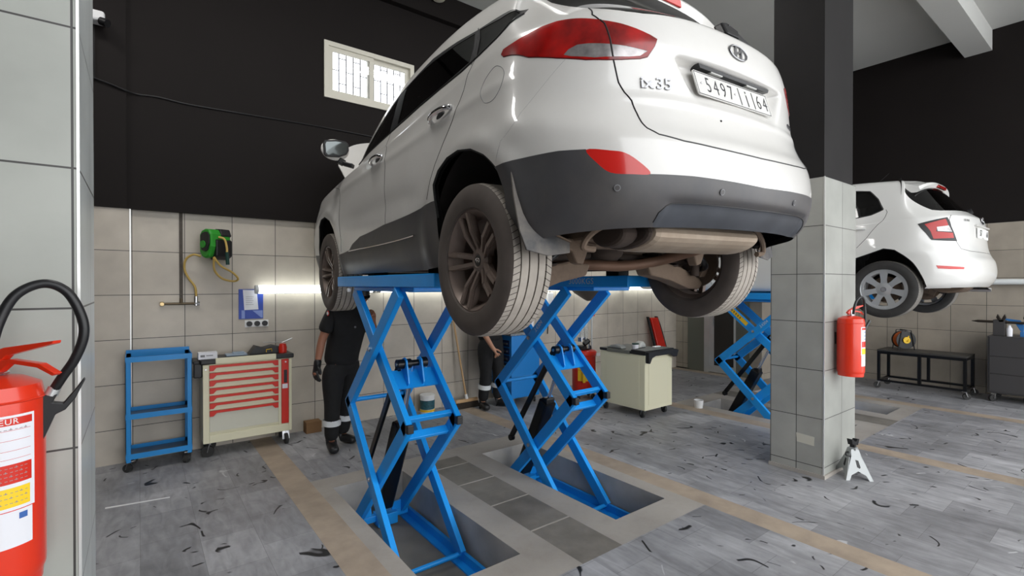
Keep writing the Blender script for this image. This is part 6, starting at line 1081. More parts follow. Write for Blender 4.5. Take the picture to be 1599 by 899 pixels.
def wheel(parent, x, y, z, R, W, s, style, rimr):
    # s = -1 left side, +1 right side; wheel face points to s*x
    me_t = M['tread'] if style == 'alloy' else M['tread2']
    hub = MB(); rr = rimr; h = W / 2
    # barrel and flange
    hub.lathe([(rr * 0.97, -h * 0.8), (rr * 0.86, -h * 0.55), (rr * 0.84, h * 0.35), (rr * 0.93, h * 0.72), (rr * 1.0, h * 0.80), (rr * 1.02, h * 0.86), (rr * 0.985, h * 0.88), (rr * 0.955, h * 0.80), (rr * 0.90, h * 0.62), (rr * 0.82, h * 0.30)], (0, 0, 0), 'x', 56)
    rm = M['rim']
    if style == 'alloy':
        hub.lathe([(0.001, h * 0.52), (0.030, h * 0.56), (0.034, h * 0.585), (0.072, h * 0.46), (0.080, h * 0.34), (0.07, h * 0.1), (0.001, h * 0.1)], (0, 0, 0), 'x', 32)
        for k in range(5):
            for q in (-1, 1):
                a = 2 * PI * k / 5 + 0.31; a0, a1 = a + q * 0.20, a + q * 0.155
                for w_, dx in ((0.017, 0), (0.027, -0.014)):
                    p0 = Vector((h * 0.42 + dx, 0.052 * math.sin(a + q * 0.30), 0.052 * math.cos(a + q * 0.30))); p1 = Vector((h * 0.74 + dx, rr * 0.62 * math.sin(a0), rr * 0.62 * math.cos(a0))); p2 = Vector((h * 0.80 + dx, rr * 0.96 * math.sin(a1), rr * 0.96 * math.cos(a1)))
                    hub.bar(p0, p1, w_, 0.026, up=(1, 0, 0)); hub.bar(p1 - (p1 - p0).normalized() * 0.01, p2, w_ * 1.1, 0.024, up=(1, 0, 0))
    else:
        rm = M['rim2']; n = 7; rad = [0.052, rr * 0.97]
        hub.lathe([(0.001, h * 0.80), (0.03, h * 0.80), (0.045, h * 0.72), (0.075, h * 0.68)], (0, 0, 0), 'x', 42)
        hub.lathe([(rr * 0.84, h * 0.78), (rr * 0.90, h * 0.83), (rr * 0.99, h * 0.84)], (0, 0, 0), 'x', 56)
        for k in range(n):
            a = 2 * PI * k / n; pts = []
            for (r_, da) in ((0.07, 0.40), (rr * 0.5, 0.25), (rr * 0.87, 0.20)): pts.append((r_, da))
            quad = [(h * 0.69, pts[0][0], -pts[0][1]), (h * 0.74, pts[1][0], -pts[1][1]), (h * 0.80, pts[2][0], -pts[2][1]), (h * 0.80, pts[2][0], pts[2][1]), (h * 0.74, pts[1][0], pts[1][1]), (h * 0.69, pts[0][0], pts[0][1])]
            vs = [(x_, r_ * math.sin(a + d_), r_ * math.cos(a + d_)) for x_, r_, d_ in quad]; vs += [(v_[0] - 0.012, v_[1], v_[2]) for v_ in vs]
            hub.add(vs, [(0, 1, 4, 5), (1, 2, 3, 4), (0, 6, 7, 1), (1, 7, 8, 2), (3, 9, 10, 4), (4, 10, 11, 5)])
    fx = Matrix.Diagonal((s, 1, 1, 1))
    hub.xf(fx); w = obj('wheel', hub, rm, parent, smooth=True, local=True); w.location = (x, y, z)
    t = MB(); e = h * 1.0; g = 0.007
    t.lathe([(rr * 1.0, h * 0.80), (rr * 1.03, h * 0.95), (rr + (R - rr) * 0.35, h * 1.03), (rr + (R - rr) * 0.6, h * 1.0), (R * 0.955, h * 0.93), (R * 0.985, h * 0.85)], (0, 0, 0), 'x', 96)
    t.lathe([(R * 0.985, -h * 0.85), (R * 0.955, -h * 0.93), (rr + (R - rr) * 0.5, -h * 1.02), (rr * 1.03, -h * 0.95), (rr * 0.97, -h * 0.8)], (0, 0, 0), 'x', 96)
    t.cur = 1
    xs_ = [-0.85, -0.56, -0.20, 0.20, 0.56, 0.85]; 
    for i in range(5):
        a_, b_ = xs_[i] * h + (g / 2 if i else 0), xs_[i + 1] * h - (g / 2 if i < 4 else 0)
        ra = R * (0.985 if i == 0 else 0.998 if i == 1 else 1.0); rb = R * (0.985 if i == 4 else 0.998 if i == 3 else 1.0)
        t.lathe([(R - 0.010, a_), (ra, a_), (rb, b_), (R - 0.010, b_)], (0, 0, 0), 'x', 96)
    t.cur = 2; t.lathe([(R - 0.0095, -h * 0.8), (R - 0.0095, h * 0.8)], (0, 0, 0), 'x', 64)
    t.xf(fx); obj('tyre', t, [M['tyre_side'] if style == 'alloy' else M['rubber'], me_t, M['groove']], w, smooth=True, local=True)
    m = MB(); m.lathe([(0.03, -0.01), (rr * 0.66, -0.01), (rr * 0.66, -0.03), (0.03, -0.03)], (0, 0, 0), 'x', 40); m.xf(fx); obj('brake_disc', m, M['dusty2'], w, smooth=True, local=True)
    m = MB(); m.cyl((h * 0.54 if style == 'alloy' else h * 0.80, 0, 0), (h * 0.57 if style == 'alloy' else h * 0.83, 0, 0), 0.026, 24); m.cur = 1
    if style == 'alloy':   # slanted H in an oval
        m.tube([(h * 0.585, 0.018 * math.cos(a), 0.011 * math.sin(a)) for a in [2 * PI * i / 20 for i in range(21)]], 0.0015, 5); m.bar((h * 0.585, -0.009, -0.007), (h * 0.585, -0.004, 0.008), 0.003, 0.003); m.bar((h * 0.585, 0.004, -0.008), (h * 0.585, 0.009, 0.007), 0.003, 0.003); m.bar((h * 0.585, -0.006, 0.001), (h * 0.585, 0.006, -0.001), 0.003, 0.003)
    else: m.tube([(h * 0.84, 0.020 * math.cos(a), 0.020 * math.sin(a)) for a in [2 * PI * i / 20 for i in range(21)]], 0.002, 5)
    m.xf(fx); obj('centre_cap', m, [M['black'] if style == 'alloy' else M['grey'], M['chrome']], w, local=True)
    if style == 'alloy':
        for k in range(5):
            a = 2 * PI * k / 5; m = MB(); m.cyl((h * 0.40, 0.055 * math.sin(a), 0.055 * math.cos(a)), (h * 0.50, 0.055 * math.sin(a), 0.055 * math.cos(a)), 0.010, 8); m.xf(fx); obj('wheel_nut', m, M['black_metal'], w, local=True)
    m = MB(); m.cyl((-h * 0.2, 0, 0), (-h * 1.15, 0, 0), 0.055, 20); m.bar((-h * 0.7, -0.10, -0.06), (-h * 0.7, 0.10, 0.05), 0.05, 0.07); m.xf(fx); obj('knuckle', m, M['dusty2'], w, local=True)
    return w
def P_(parent, name, mb, m, smooth=False, bevel=0.0, label=None): return obj(name, mb, m, parent, smooth=smooth, bevel=bevel, local=True, label=label)

def underbody(car, W, wb, rz, sill, fz, fy, ry, arch_r):
    m = MB(); w = W - 0.05
    m.bb(-w * 0.74, w * 0.74, ry + 0.16, -arch_r, rz, rz + 0.02); m.bb(-0.47, 0.47, -arch_r, arch_r, rz + 0.0, rz + 0.02); m.bb(-w, w, arch_r, wb - arch_r, sill + 0.03, sill + 0.05); m.bb(-0.47, 0.47, wb - arch_r, wb + arch_r, fz + 0.03, fz + 0.05); m.bb(-w * 0.9, w * 0.9, wb + arch_r, fy - 0.25, fz + 0.01, fz + 0.03)
    for y in (arch_r,): m.bb(-0.45, 0.45, y - 0.01, y + 0.01, sill + 0.03, rz + 0.02)
    for s in (-1, 1): m.bb(s * (w - 0.10), s * (w - 0.02), arch_r + 0.02, wb - arch_r - 0.02, sill, sill + 0.04)
    P_(car, 'floor_pan', m, M['dusty'])
    for yc in (0.04, wb):
        for s in (-1, 1):
            m = MB(); m.lathe([(arch_r, -s * (W - 0.03)), (arch_r, -s * 0.47)], (0, 0, 0), 'x', 30, 0.0, PI)
            o = len(m.v); m.add([(-s * 0.47, arch_r * math.cos(a), arch_r * math.sin(a)) for a in [PI * i / 30 for i in range(31)]], [tuple(range(31))])
            m.v = [(v[0] * -1, v[1] + yc, v[2] + 0.365 * (arch_r / 0.42)) for v in m.v]; P_(car, 'wheel_well', m, M['well'], smooth=True)
def seats(car, W, wb, h):
    for y, n in ((1.45 * wb / 2.64, 2), (0.55 * wb / 2.64, 1)):
        xs_ = [(-0.62, -0.12), (0.12, 0.62)] if n == 2 else [(-0.62, 0.62)]
        for a, b in xs_: m = MB(); a *= W / 0.9; b *= W / 0.9; m.bb(a, b, y - 0.25, y + 0.25, h - 0.42, h - 0.24); m.box(((a + b) / 2, y - 0.28, h - 0.02), (b - a, 0.12, 0.6), Matrix.Rotation(0.2, 3, 'X')); (m.bb((a + b) / 2 - 0.12, (a + b) / 2 + 0.12, y - 0.40, y - 0.32, h + 0.27, h + 0.42)); P_(car, 'seat', m, M['lining'], bevel=0.03)
    m = MB(); m.bb(-W + 0.13, W - 0.13, wb * 0.74, wb * 0.86, h - 0.5, h - 0.08); P_(car, 'dashboard', m, M['lining'], bevel=0.03)

# ======================= the raised white SUV
def suv_disp(P, N, u, v):
    P = P.copy(); x, y, z = P[..., 0], P[..., 1], P[..., 2]
    for yc, a in ((0.04, 0.43), (2.64, 0.43)):
        r = np.hypot(y - yc, (z - 0.36)) / a; k = 0.014 * np.exp(-((r - 1.02) / 0.13) ** 2) * (x < -0.75); P += N * k[..., None]
    # shoulder crease and lower door hollow
    zc = 0.985 - 0.035 * (y - 0.3) * 0.6; side = (x < -0.80) * np.clip((y + 0.35) / 0.3, 0, 1) * np.clip((2.6 - y) / 0.3, 0, 1)
    P += N * (0.006 * side * np.exp(-((z - zc) / 0.03) ** 2))[..., None]
    hol = np.exp(-((z - 0.66) / 0.07) ** 2) * np.clip((y - 0.55) / 0.2, 0, 1) * np.clip((2.15 - y) / 0.2, 0, 1) * (x < -0.8); P -= N * (0.010 * hol)[..., None]
    # number plate recess in the tailgate
    def sb(t, a, w): return 1 / (1 + np.exp(-(a - np.abs(t)) / w))
    rec = sb(x, 0.330 + (z - 0.95) * 0.5, 0.010) * (1 / (1 + np.exp(-(1.030 - z) / 0.004))) * (1 / (1 + np.exp(-(z - 0.875) / 0.014))) * (y < 0)
    P[..., 1] += (0.014 + 0.050 * np.clip((z - 0.875) / 0.155, 0, 1)) * rec
    # tailgate fold under the plate, bumper shelf
    k = np.exp(-((z - 0.845) / 0.018) ** 2) * (y < -0.4) * sb(x, 0.60, 0.03); P[..., 1] -= 0.006 * k
    k = 1 / (1 + np.exp(-(0.455 - z) / 0.006)); k = k * sb(x, 0.50, 0.012) * (y < -0.5); P[..., 1] += 0.020 * k
    return P
S1 = Surf(GRID_SUV, suv_disp); S1.table()
PSI = math.radians(3.35)
suv = thing('white_suv', 'large white car raised on the blue lifts, seen from below its tail', 'car', (2.107, 1.848, 1.465))
suv.rotation_euler = (0, -math.radians(1.0), -PSI)
u1 = UV_SUV
g1 = [tuple(p) for p in u1['gap']]; bg = [tuple(p) for p in u1['bgap']]; rg = [tuple(p) for p in u1['rdoorgap']]; blk = [tuple(p) for p in u1['blk']]
ar, af = [tuple(p) for p in u1['archR']], [tuple(p) for p in u1['archF']]
fgp = S1.side((2.27, 1.12), (2.265, .95), (2.25, .83), (2.21, .68), (2.18, .52), (2.17, .42))
bgp = S1.side((1.20, 1.165), (1.16, 1.05), (1.14, 0.95), (1.15, .8), (1.145, .65), (1.145, .55), (1.12, .42))
rgp = S1.side((.06, 1.235), (.09, 1.15), (.10, 1.08), (.16, .98), (.27, .87), (.36, .77), (.40, .69), (.43, .6))
win_top = [(-.19, 1.375), (-.13, 1.39), (-.03, 1.41), (.18, 1.437), (.41, 1.468), (.74, 1.50), (1.0, 1.49), (1.25, 1.455), (1.5, 1.385), (1.75, 1.29), (1.98, 1.19), (2.08, 1.14)]
win_bot = [(2.04, 1.125), (1.7, 1.14), (1.28, 1.155), (1.06, 1.17), (.72, 1.195), (.44, 1.205), (.2, 1.21), (.02, 1.23), (-.09, 1.255), (-.16, 1.30), (-.19, 1.35)]
def shr(pts, d):
    c = Vector((sum(p[0] for p in pts) / len(pts), sum(p[1] for p in pts) / len(pts))); out = []
    n = len(pts)
    for i in range(n):
        a, b, e = Vector(pts[i - 1]), Vector(pts[i]), Vector(pts[(i + 1) % n]); t = ((b - a).normalized() + (e - b).normalized()); nn = Vector((-t.y, t.x)); nn = nn.normalized() if nn.length > 1e-6 else Vector((0, 0)); 
        if nn.dot(c - b) < 0: nn = -nn
        out.append(tuple(b + nn * d))
    return out
polys = {
    'arch_r': [(ar[0][0] + .01, -1)] + ar + [(ar[-1][0] - .06, -1)], 'arch_f': [(af[0][0] + .03, -1)] + af + [(af[-1][0] - .03, -1)],
    'fog': round_poly([tuple(p) for p in u1['fog']]), 'light': [tuple(p) for p in u1['light']], 'clear': [tuple(p) for p in u1['light_clear']],
    'wq': S1.side(*shr([(-.17, 1.372), (-.03, 1.405), (.165, 1.432), (.13, 1.35), (.085, 1.235), (-.08, 1.262), (-.155, 1.31)], 0.012)),
    'wr': S1.side(*shr([(.20, 1.435), (.41, 1.465), (.74, 1.495), (1.0, 1.488), (1.15, 1.468), (1.12, 1.3), (1.10, 1.172), (.72, 1.198), (.44, 1.208), (.13, 1.228), (.16, 1.33)], 0.014)),
    'wf': S1.side(*shr([(1.25, 1.45), (1.5, 1.38), (1.75, 1.28), (1.98, 1.175), (2.02, 1.13), (1.7, 1.142), (1.28, 1.158), (1.22, 1.165), (1.24, 1.3)], 0.014)),
    'frame': S1.side(*(win_top + win_bot)),
    'glass_r': [(-.1, 9.78), (.6, 9.62), (1.3, 9.36), (2.15, 9.10), (2.5, 9.2), (2.75, 9.42), (3.2, 10.0), (3.5, 10.5), (3.72, 11.0), (3.8, 11.6), (3.3, 12.2), (-.1, 12.2)],
    'glass_f': [(11.55, 9.9), (11.35, 11), (11.2, 12), (11.5, 12.6), (16, 12.6), (16, 9.7), (12.5, 9.7)],
    'insert': [(-.1, -1), (-.1, 1.21), (.85, 1.23), (1.6, 1.26), (1.95, 1.22), (2.07, 1.1), (2.2, .8), (2.25, .3), (2.0, -1)],
    'clad_r': [(5.9, 3.3)] + blk[:3] + [(3.72, 3.37), (3.49, 2.73), (3.24, 2.36), (2.82, 2.28)] + blk[4:] + [(-.1, 2.15), (-.1, -1), (5.9, -1)],
    'clad_s': S1.side((.30, .585), (.37, .583), (.71, .56), (1.18, .545), (1.7, .51), (1.88, .465), (1.97, .425), (2.19, .405), (2.33, .40)) + [(9.9, -1), (6.7, -1)],
    'clad_f': [(10.9, 1.45), (12, 1.5), (16, 1.4), (16, -1), (10.9, -1)],
    'grille': [(13.7, 4.9), (13.9, 6.4), (16, 6.5), (16, 4.6)], 'headlight': round_poly([(11.6, 6.5), (12.2, 7.1), (13.0, 7.0), (13.4, 6.5), (12.8, 6.1), (12.0, 6.1)]),
    'tailgate': [(-.1, 3.62)] + g1[::-1] + [(3.9, 11.1), (4.05, 11.7), (3.7, 12.45), (-.1, 12.45)],
    'door_f': fgp + bgp[::-1] + S1.side((1.20, 1.3), (1.22, 1.475)) + S1.side((1.5, 1.40), (1.75, 1.305), (2.0, 1.21), (2.14, 1.15)),
    'door_r': bgp + rgp[::-1][:1] + rgp[::-1][1:] + S1.side((.15, 1.34), (.18, 1.445), (.41, 1.48), (.74, 1.515), (1.0, 1.505), (1.22, 1.475), (1.20, 1.3)),
    'hood': S1.top((-.60, 2.50), (-.71, 2.6), (-.745, 2.85), (-.66, 3.05), (-.50, 3.2), (-.30, 3.27), (-.02, 3.29)) + [(16, 7.1), (16, 9.25), (14.5, 9.25)],
}
us = sorted(set(np.round(np.concatenate([np.linspace(0, 15, 121), np.linspace(0, 3, 49)]), 4).tolist())); vsn = sorted(set(np.round(np.concatenate([np.linspace(0, 15, 121), np.linspace(5.8, 7.9, 43)]), 4).tolist()))
pn = Panels(S1, polys, us, vsn)
pn.take('arch_r'); pn.take('arch_f')
B2 = (1, -1)
lin = pn.left.copy() & ~pn.ins['glass_r'] & ~pn.ins['glass_f'] & ~pn.ins['wq'] & ~pn.ins['wr'] & ~pn.ins['wf'] & ~pn.ins['hood']
pn.build('interior_lining', lin, M['lining'], suv, B2, off=-0.03)
fog = pn.take('fog')
cl = pn.ins['light'] & pn.ins['clear'] & pn.left
parts = {}
def split(sel, nm):
    a = sel & pn.ins['tailgate']; b = sel & ~pn.ins['tailgate']; pn.left &= ~sel; return a, b
cl_i, cl_o = split(cl, 'clear'); li_i, li_o = split(pn.ins['light'] & pn.left, 'light')
wq, wr, wf, gr_, gf_ = pn.take('wq'), pn.take('wr'), pn.take('wf'), pn.take('glass_r'), pn.take('glass_f')
frame = pn.take('frame'); ins_ = pn.take('insert'); cr_, cs_, cf_ = pn.take('clad_r'), pn.take('clad_s'), pn.take('clad_f')
grl, hl = pn.take('grille'), pn.take('headlight')
tg, df, dr_, hd = pn.take('tailgate'), pn.take('door_f'), pn.take('door_r'), pn.take('hood')
rest = pn.take('*')
Pn = M['paint']
body = pn.build('body_shell', rest, Pn, suv, B2)
tailg = pn.build('tailgate', tg, Pn, suv, B2)
for sd in (1, -1):
    d1 = pn.build('front_door', df, Pn, suv, (sd,)); d2 = pn.build('rear_door', dr_, Pn, suv, (sd,))
    pn.build('window_glass', wf, M['glass'], d1, (sd,), off=-0.003); pn.build('window_glass', wr, M['privacy'], d2, (sd,), off=-0.003)
    pn.build('quarter_window', wq, M['privacy'], suv, (sd,), off=-0.003)
    pn.build('window_frame', frame, M['black'], suv, (sd,), off=-0.001)
    pn.build('side_cladding', cs_, M['clad'], suv, (sd,), off=0.003)
    pn.build('fog_reflector', fog, M['light_red2'], suv, (sd,), off=0.001)
    tl = pn.build('tail_lamp', li_o, M['light_red'], suv, (sd,), off=0.004, thick=0.006); pn.build('clear_lens', cl_o, M['light_clear'], tl, (sd,), off=0.003, thick=0.005)
    tl = pn.build('tailgate_lamp', li_i, M['light_red'], suv, (sd,), off=0.004, thick=0.006); pn.build('clear_lens', cl_i, M['light_clear'], tl, (sd,), off=0.003, thick=0.005)
    pn.build('headlamp', hl, M['light_clear'], suv, (sd,), off=0.002)
pn.build('rear_window', gr_, M['privacy'], suv, B2, off=-0.003); pn.build('windscreen', gf_, M['glass'], suv, B2, off=-0.003)
bc = pn.build('bumper_cladding', cr_, M['clad'], suv, B2, off=0.003); pn.build('bumper_insert', ins_, M['insert'], bc, B2, off=0.003); pn.build('front_cladding', cf_, M['clad'], suv, B2, off=0.003); pn.build('grille', grl, M['black'], suv, B2)
# bonnet standing open on its rear hinge; the bay below it is dark
hy, hz, ha = 2.56, 1.10, math.radians(56)
def lift_hood(P, N):
    def r(A, t): B = A - t; return np.stack([B[:, 0], B[:, 1] * math.cos(ha) - B[:, 2] * math.sin(ha), B[:, 1] * math.sin(ha) + B[:, 2] * math.cos(ha)], 1) + t
    return r(P, np.array([0, hy, hz])), r(N, np.array([0, 0, 0]))
pn.build('bonnet', hd, Pn, suv, B2, fn=lift_hood, thick=0.018)
pn.build('engine_cover', hd, M['black'], suv, B2, off=-0.14)
m = MB(); m.tube([(0.5, 3.05, 0.9), (0.5, 2.98, 1.55)], 0.005, 8); P_(suv, 'bonnet_strut', m, M['black'])
# seams
def seams(name, S, lines, m_=None, r=0.0024, parent=None, sides=B2, off=-0.0005):
    for l in lines:
        for sd_ in sides: m = MB(); seam(S, m, l, r, off, (sd_,)); o_ = P_(parent or suv, name, m, m_ or M['black'], smooth=True)
    return o_
fuel = round_poly([tuple(p) for p in u1['fuel']])
seams('tailgate_seam', S1, [[(0, 3.62)] + g1[::-1]], r=0.0032, parent=body)
seams('door_seam', S1, [fgp, bgp, rgp], r=0.0022, parent=body)
seams('quarter_pillar_seam', S1, [S1.side((.18, 1.44), (.15, 1.34), (.085, 1.235), (.085, 1.20))], r=0.003, parent=body)
for sd_ in (1, -1): seams('bumper_seam', S1, sides=(sd_,), lines=[[(3.9, 7.2)] + S1.side((-.46, .93), (-.38, .83), (-.28, .74), (-.24, .66))], r=0.0007, parent=body, m_=M['grey'])
lp = polys['light'] + polys['light'][:1]; seams('lamp_gasket', S1, [lp], r=0.0034, parent=body, m_=mat('dark_red_gasket', (0.12, 0.006, 0.008), 0.4))
seams('lamp_gap', S1, [[p for p in g1 if 6.9 < p[1] < 9.0]], r=0.0035, parent=body, off=0.003)
fs = seams('fuel_flap', S1, [fuel + fuel[:1]], r=0.0017, parent=suv, sides=(1,), m_=M['grey'])
wl = S1.side(*[(y, z) for y, z in win_bot])
for sd_ in (1, -1): seams('belt_moulding', S1, [wl], r=0.005, parent=body, off=0.001, sides=(sd_,))
for sd_ in (1, -1): m = MB(); seam(S1, m, S1.side((.66, .432), (1.18, .42), (1.7, .418), (1.97, .418)), 0.006, 0.006, (sd_,)); P_(suv, 'sill_trim', m, M['chrome'], smooth=True)
seams('arch_lip', S1, [ar, af], r=0.006, off=-0.004, m_=M['lining'])
seams('insert_seam', S1, [polys['insert'][1:-1]], r=0.0022, parent=body, off=0.0035)
# crease from the lamp to the plate garnish, small dents
def sp(S, x, z, off=0.0):
    u_, v_ = S.rear((-abs(x), z))[0]; P, N = S.posn(np.array([u_]), np.array([v_])); k = -1 if x > 0 else 1; p = P[0] + N[0] * off; return Vector((x, p[1], z + off * N[0][2])), Vector((N[0][0] * k, N[0][1], N[0][2]))
def sps(S, y, z, off=0.0, sd=-1):
    u_, v_ = S.side((y, z))[0]; P, N = S.posn(np.array([u_]), np.array([v_])); p = P[0] + N[0] * off; return Vector((p[0] * (1 if sd < 0 else -1), p[1], p[2])), Vector((N[0][0] * (1 if sd < 0 else -1), N[0][1], N[0][2]))
# number plate
import numpy as _n
py = sp(S1, 0.0, 0.950)[0].y - 0.010
tl_ = 0.30
def plf(u, v, d): return (u * 1.05 - 0.010, py - d + v * 0.88 * tl_, 0.950 + v * 0.88)
m = MB(); m.prism([(-.258, -.054), (-.25, -.062), (.25, -.062), (.258, -.054), (.258, .054), (.25, .062), (-.25, .062), (-.258, .054)], plf, 0, 0.006)
pl_ = P_(suv, 'number_plate', m, mat('plate_white', (0.66, 0.65, 0.62), 0.45), label='white number plate lettered 5497 and 64')
m = MB(); rim_ = [plf(a, b, 0.006) for a, b in ((-.252, -.056), (.252, -.056), (.252, .056), (-.252, .056), (-.252, -.056))]; m.tube(rim_, 0.0016, 5); P_(pl_, 'plate_border', m, M['ink'])
m = MB(); R7 = lambda u0, z0: (lambda u, v, d: plf(u0 + u * 0.72, z0 + v * 1.12, 0.0065 + d))
for i, ch in enumerate('5497'): add_text(m, ch, 0.098, R7(-0.178 + i * 0.050, -0.002), extrude=0.0006, offset=-0.001)
for i, ch in enumerate('64'): add_text(m, ch, 0.098, R7(0.176 + i * 0.050, -0.002), extrude=0.0006, offset=-0.001)
for x in (0.035, 0.135): m.add([plf(x + a, b, 0.0068) for a, b in ((-.0028, -.045), (.0028, -.045), (.0028, .045), (-.0028, .045))], [(0, 1, 2, 3)])
# the letter between the bars: a short stroke with a dot-like mark above
m.add([plf(0.086 + a, b, 0.0068) for a, b in ((-.0035, -.045), (.0035, -.045), (.0035, .018), (-.0035, .018))], [(0, 1, 2, 3)]); m.add([plf(0.086 + a, b, 0.0068) for a, b in ((-.004, .028), (.004, .028), (.004, .038), (-.004, .038))], [(0, 1, 2, 3)])
P_(pl_, 'plate_lettering', m, M['ink'])
m = MB()
for x in (-.225, .235, .0): m.sphere(plf(x, 0, 0.007), 0.005, 8, 6)
P_(pl_, 'plate_screw', m, M['chrome'], smooth=True)
# garnish bar with two plate lamps
yb = sp(S1, 0.0, 1.05)[0].y
def gb(u, v, d): return (u, yb + 0.008 + d + 0.0 * v + abs(u) ** 2 * 0.22, v)
m = MB(); m.prism([(-.255, 1.030), (-.245, 1.014), (.265, 1.014), (.275, 1.030)], gb, 0.0, 0.055); gbp = P_(suv, 'plate_lamp_bar', m, M['black'])
for x in (-0.13, 0.13): m = MB(); m.bb(x - 0.04, x + 0.04, yb + 0.022, yb + 0.048, 1.009, 1.0145); P_(gbp, 'plate_lamp', m, mat('frosted_lens', (0.4, 0.4, 0.38), 0.3))
# badges: slanted H in an oval, letters, small badge
def on_tail(x0, z0, off=0.001, tilt=None):
    c_, n_ = sp(S1, x0, z0); r_ = Vector((1, 0, 0)); r_ = (r_ - n_ * r_.dot(n_)).normalized(); u_ = n_.cross(r_) * -1; u_ = u_ if u_.z > 0 else -u_
    return lambda u, v, d: tuple(c_ + r_ * u + u_ * v + n_ * (off + d))
f = on_tail(0.0, 1.125); m = MB()
m.tube([f(0.062 * math.cos(a), 0.032 * math.sin(a), 0.003) for a in [2 * PI * i / 40 for i in range(41)]], 0.0042, 8)
for pts in ([(-.030, -.020), (-.018, .026), (-.006, .028), (-.020, -.026)], [(.030, .020), (.018, -.026), (.006, -.028), (.020, .026)], [(-.020, -.004), (.016, .010), (.020, .002), (-.016, -.012)]): m.prism(pts, f, 0.001, 0.006)
P_(suv, 'maker_badge', m, M['badge'], smooth=True)
f = on_tail(-0.485, 0.905, 0.002); m = MB(); add_text(m, 'ix', 0.062, lambda u, v, d: f(u * 1.25 - 0.042, v, d), extrude=0.003, offset=0.0008); add_text(m, '35', 0.062, lambda u, v, d: f(u * 1.2 + 0.034, v, d), extrude=0.003, offset=0.0008); P_(suv, 'model_lettering', m, M['badge'])
f = on_tail(0.49, 0.895, 0.002); m = MB(); add_text(m, 'CRDi', 0.030, lambda u, v, d: f(u * 1.2, v, d), extrude=0.002); P_(suv, 'engine_lettering', m, M['badge'])
f = on_tail(-0.17, 0.80, 0.0); m = MB(); m.sphere(f(0, 0, 0), 0.0045, 8, 6); P_(suv, 'chip_mark', m, M['ink'])
for x in (-0.69, -0.27, 0.27, 0.69):
    c_, n_ = sp(S1, x, 0.495); m = MB(); m.cyl(c_ + n_ * 0.002, c_ + n_ * 0.007, 0.012, 18); m.cur = 1; m.cyl(c_ + n_ * 0.007, c_ + n_ * 0.0078, 0.009, 16); P_(suv, 'parking_sensor', m, [M['grey'], M['clad']], smooth=True)
# spoiler with high brake lamp, wiper
m = MB(); n_ = 16; vs = []
for i in range(n_ + 1):
    x = -0.60 + 1.20 * i / n_; c_ = abs(x / 0.60); yy = 0.05 * c_ ** 2.5
    for a, b in ((-0.05, 1.640 - 0.03 * c_ ** 2), (-0.22, 1.630 - 0.03 * c_ ** 2), (-0.350 + yy * 1.5, 1.606 - 0.01 * c_ ** 3), (-0.356 + yy * 1.5, 1.594 - 0.01 * c_ ** 3), (-0.345 + yy * 1.5, 1.549 - 0.01 * c_ ** 3), (-0.30 + yy, 1.552 - 0.02 * c_ ** 3), (-0.24 + yy, 1.57 - 0.03 * c_ ** 3), (-0.05, 1.58 - 0.05 * c_)): vs.append((x, a, b))
fs = [(i * 8 + k, i * 8 + (k + 1) % 8, (i + 1) * 8 + (k + 1) % 8, (i + 1) * 8 + k) for i in range(n_) for k in range(8)] + [tuple(range(8)), tuple(n_ * 8 + k for k in range(8))]
m.add(vs, fs); spo = P_(suv, 'roof_spoiler', m, Pn, smooth=True)
m = MB(); m.prism([(-.21, -.014), (.21, -.014), (.19, .012), (-.19, .012)], lambda u, v, d: (u * 0.8, -0.362 - v * 0.25 + u * u * 0.12 + d, 1.572 + v * 1.1), -0.004, 0.008); P_(spo, 'high_brake_lamp', m, M['light_red2'], bevel=0.003)
wc = sp(S1, 0.0, 1.262)[0]
m = MB(); m.prism([(-.03, -.03), (.07, -.03), (.10, .02), (.03, .05), (-.02, .035)], lambda u, v, d: (0.03 + u, wc.y - 0.012 + v * 0.5 - d, wc.z + v), -0.02, 0.028); wp = P_(suv, 'rear_wiper', m, M['black'], bevel=0.01)
m = MB(); m.bar((0.05, wc.y - 0.018, wc.z + 0.02), (0.42, wc.y + 0.055, wc.z + 0.012), 0.022, 0.03); P_(wp, 'wiper_blade', m, M['black'], bevel=0.004)
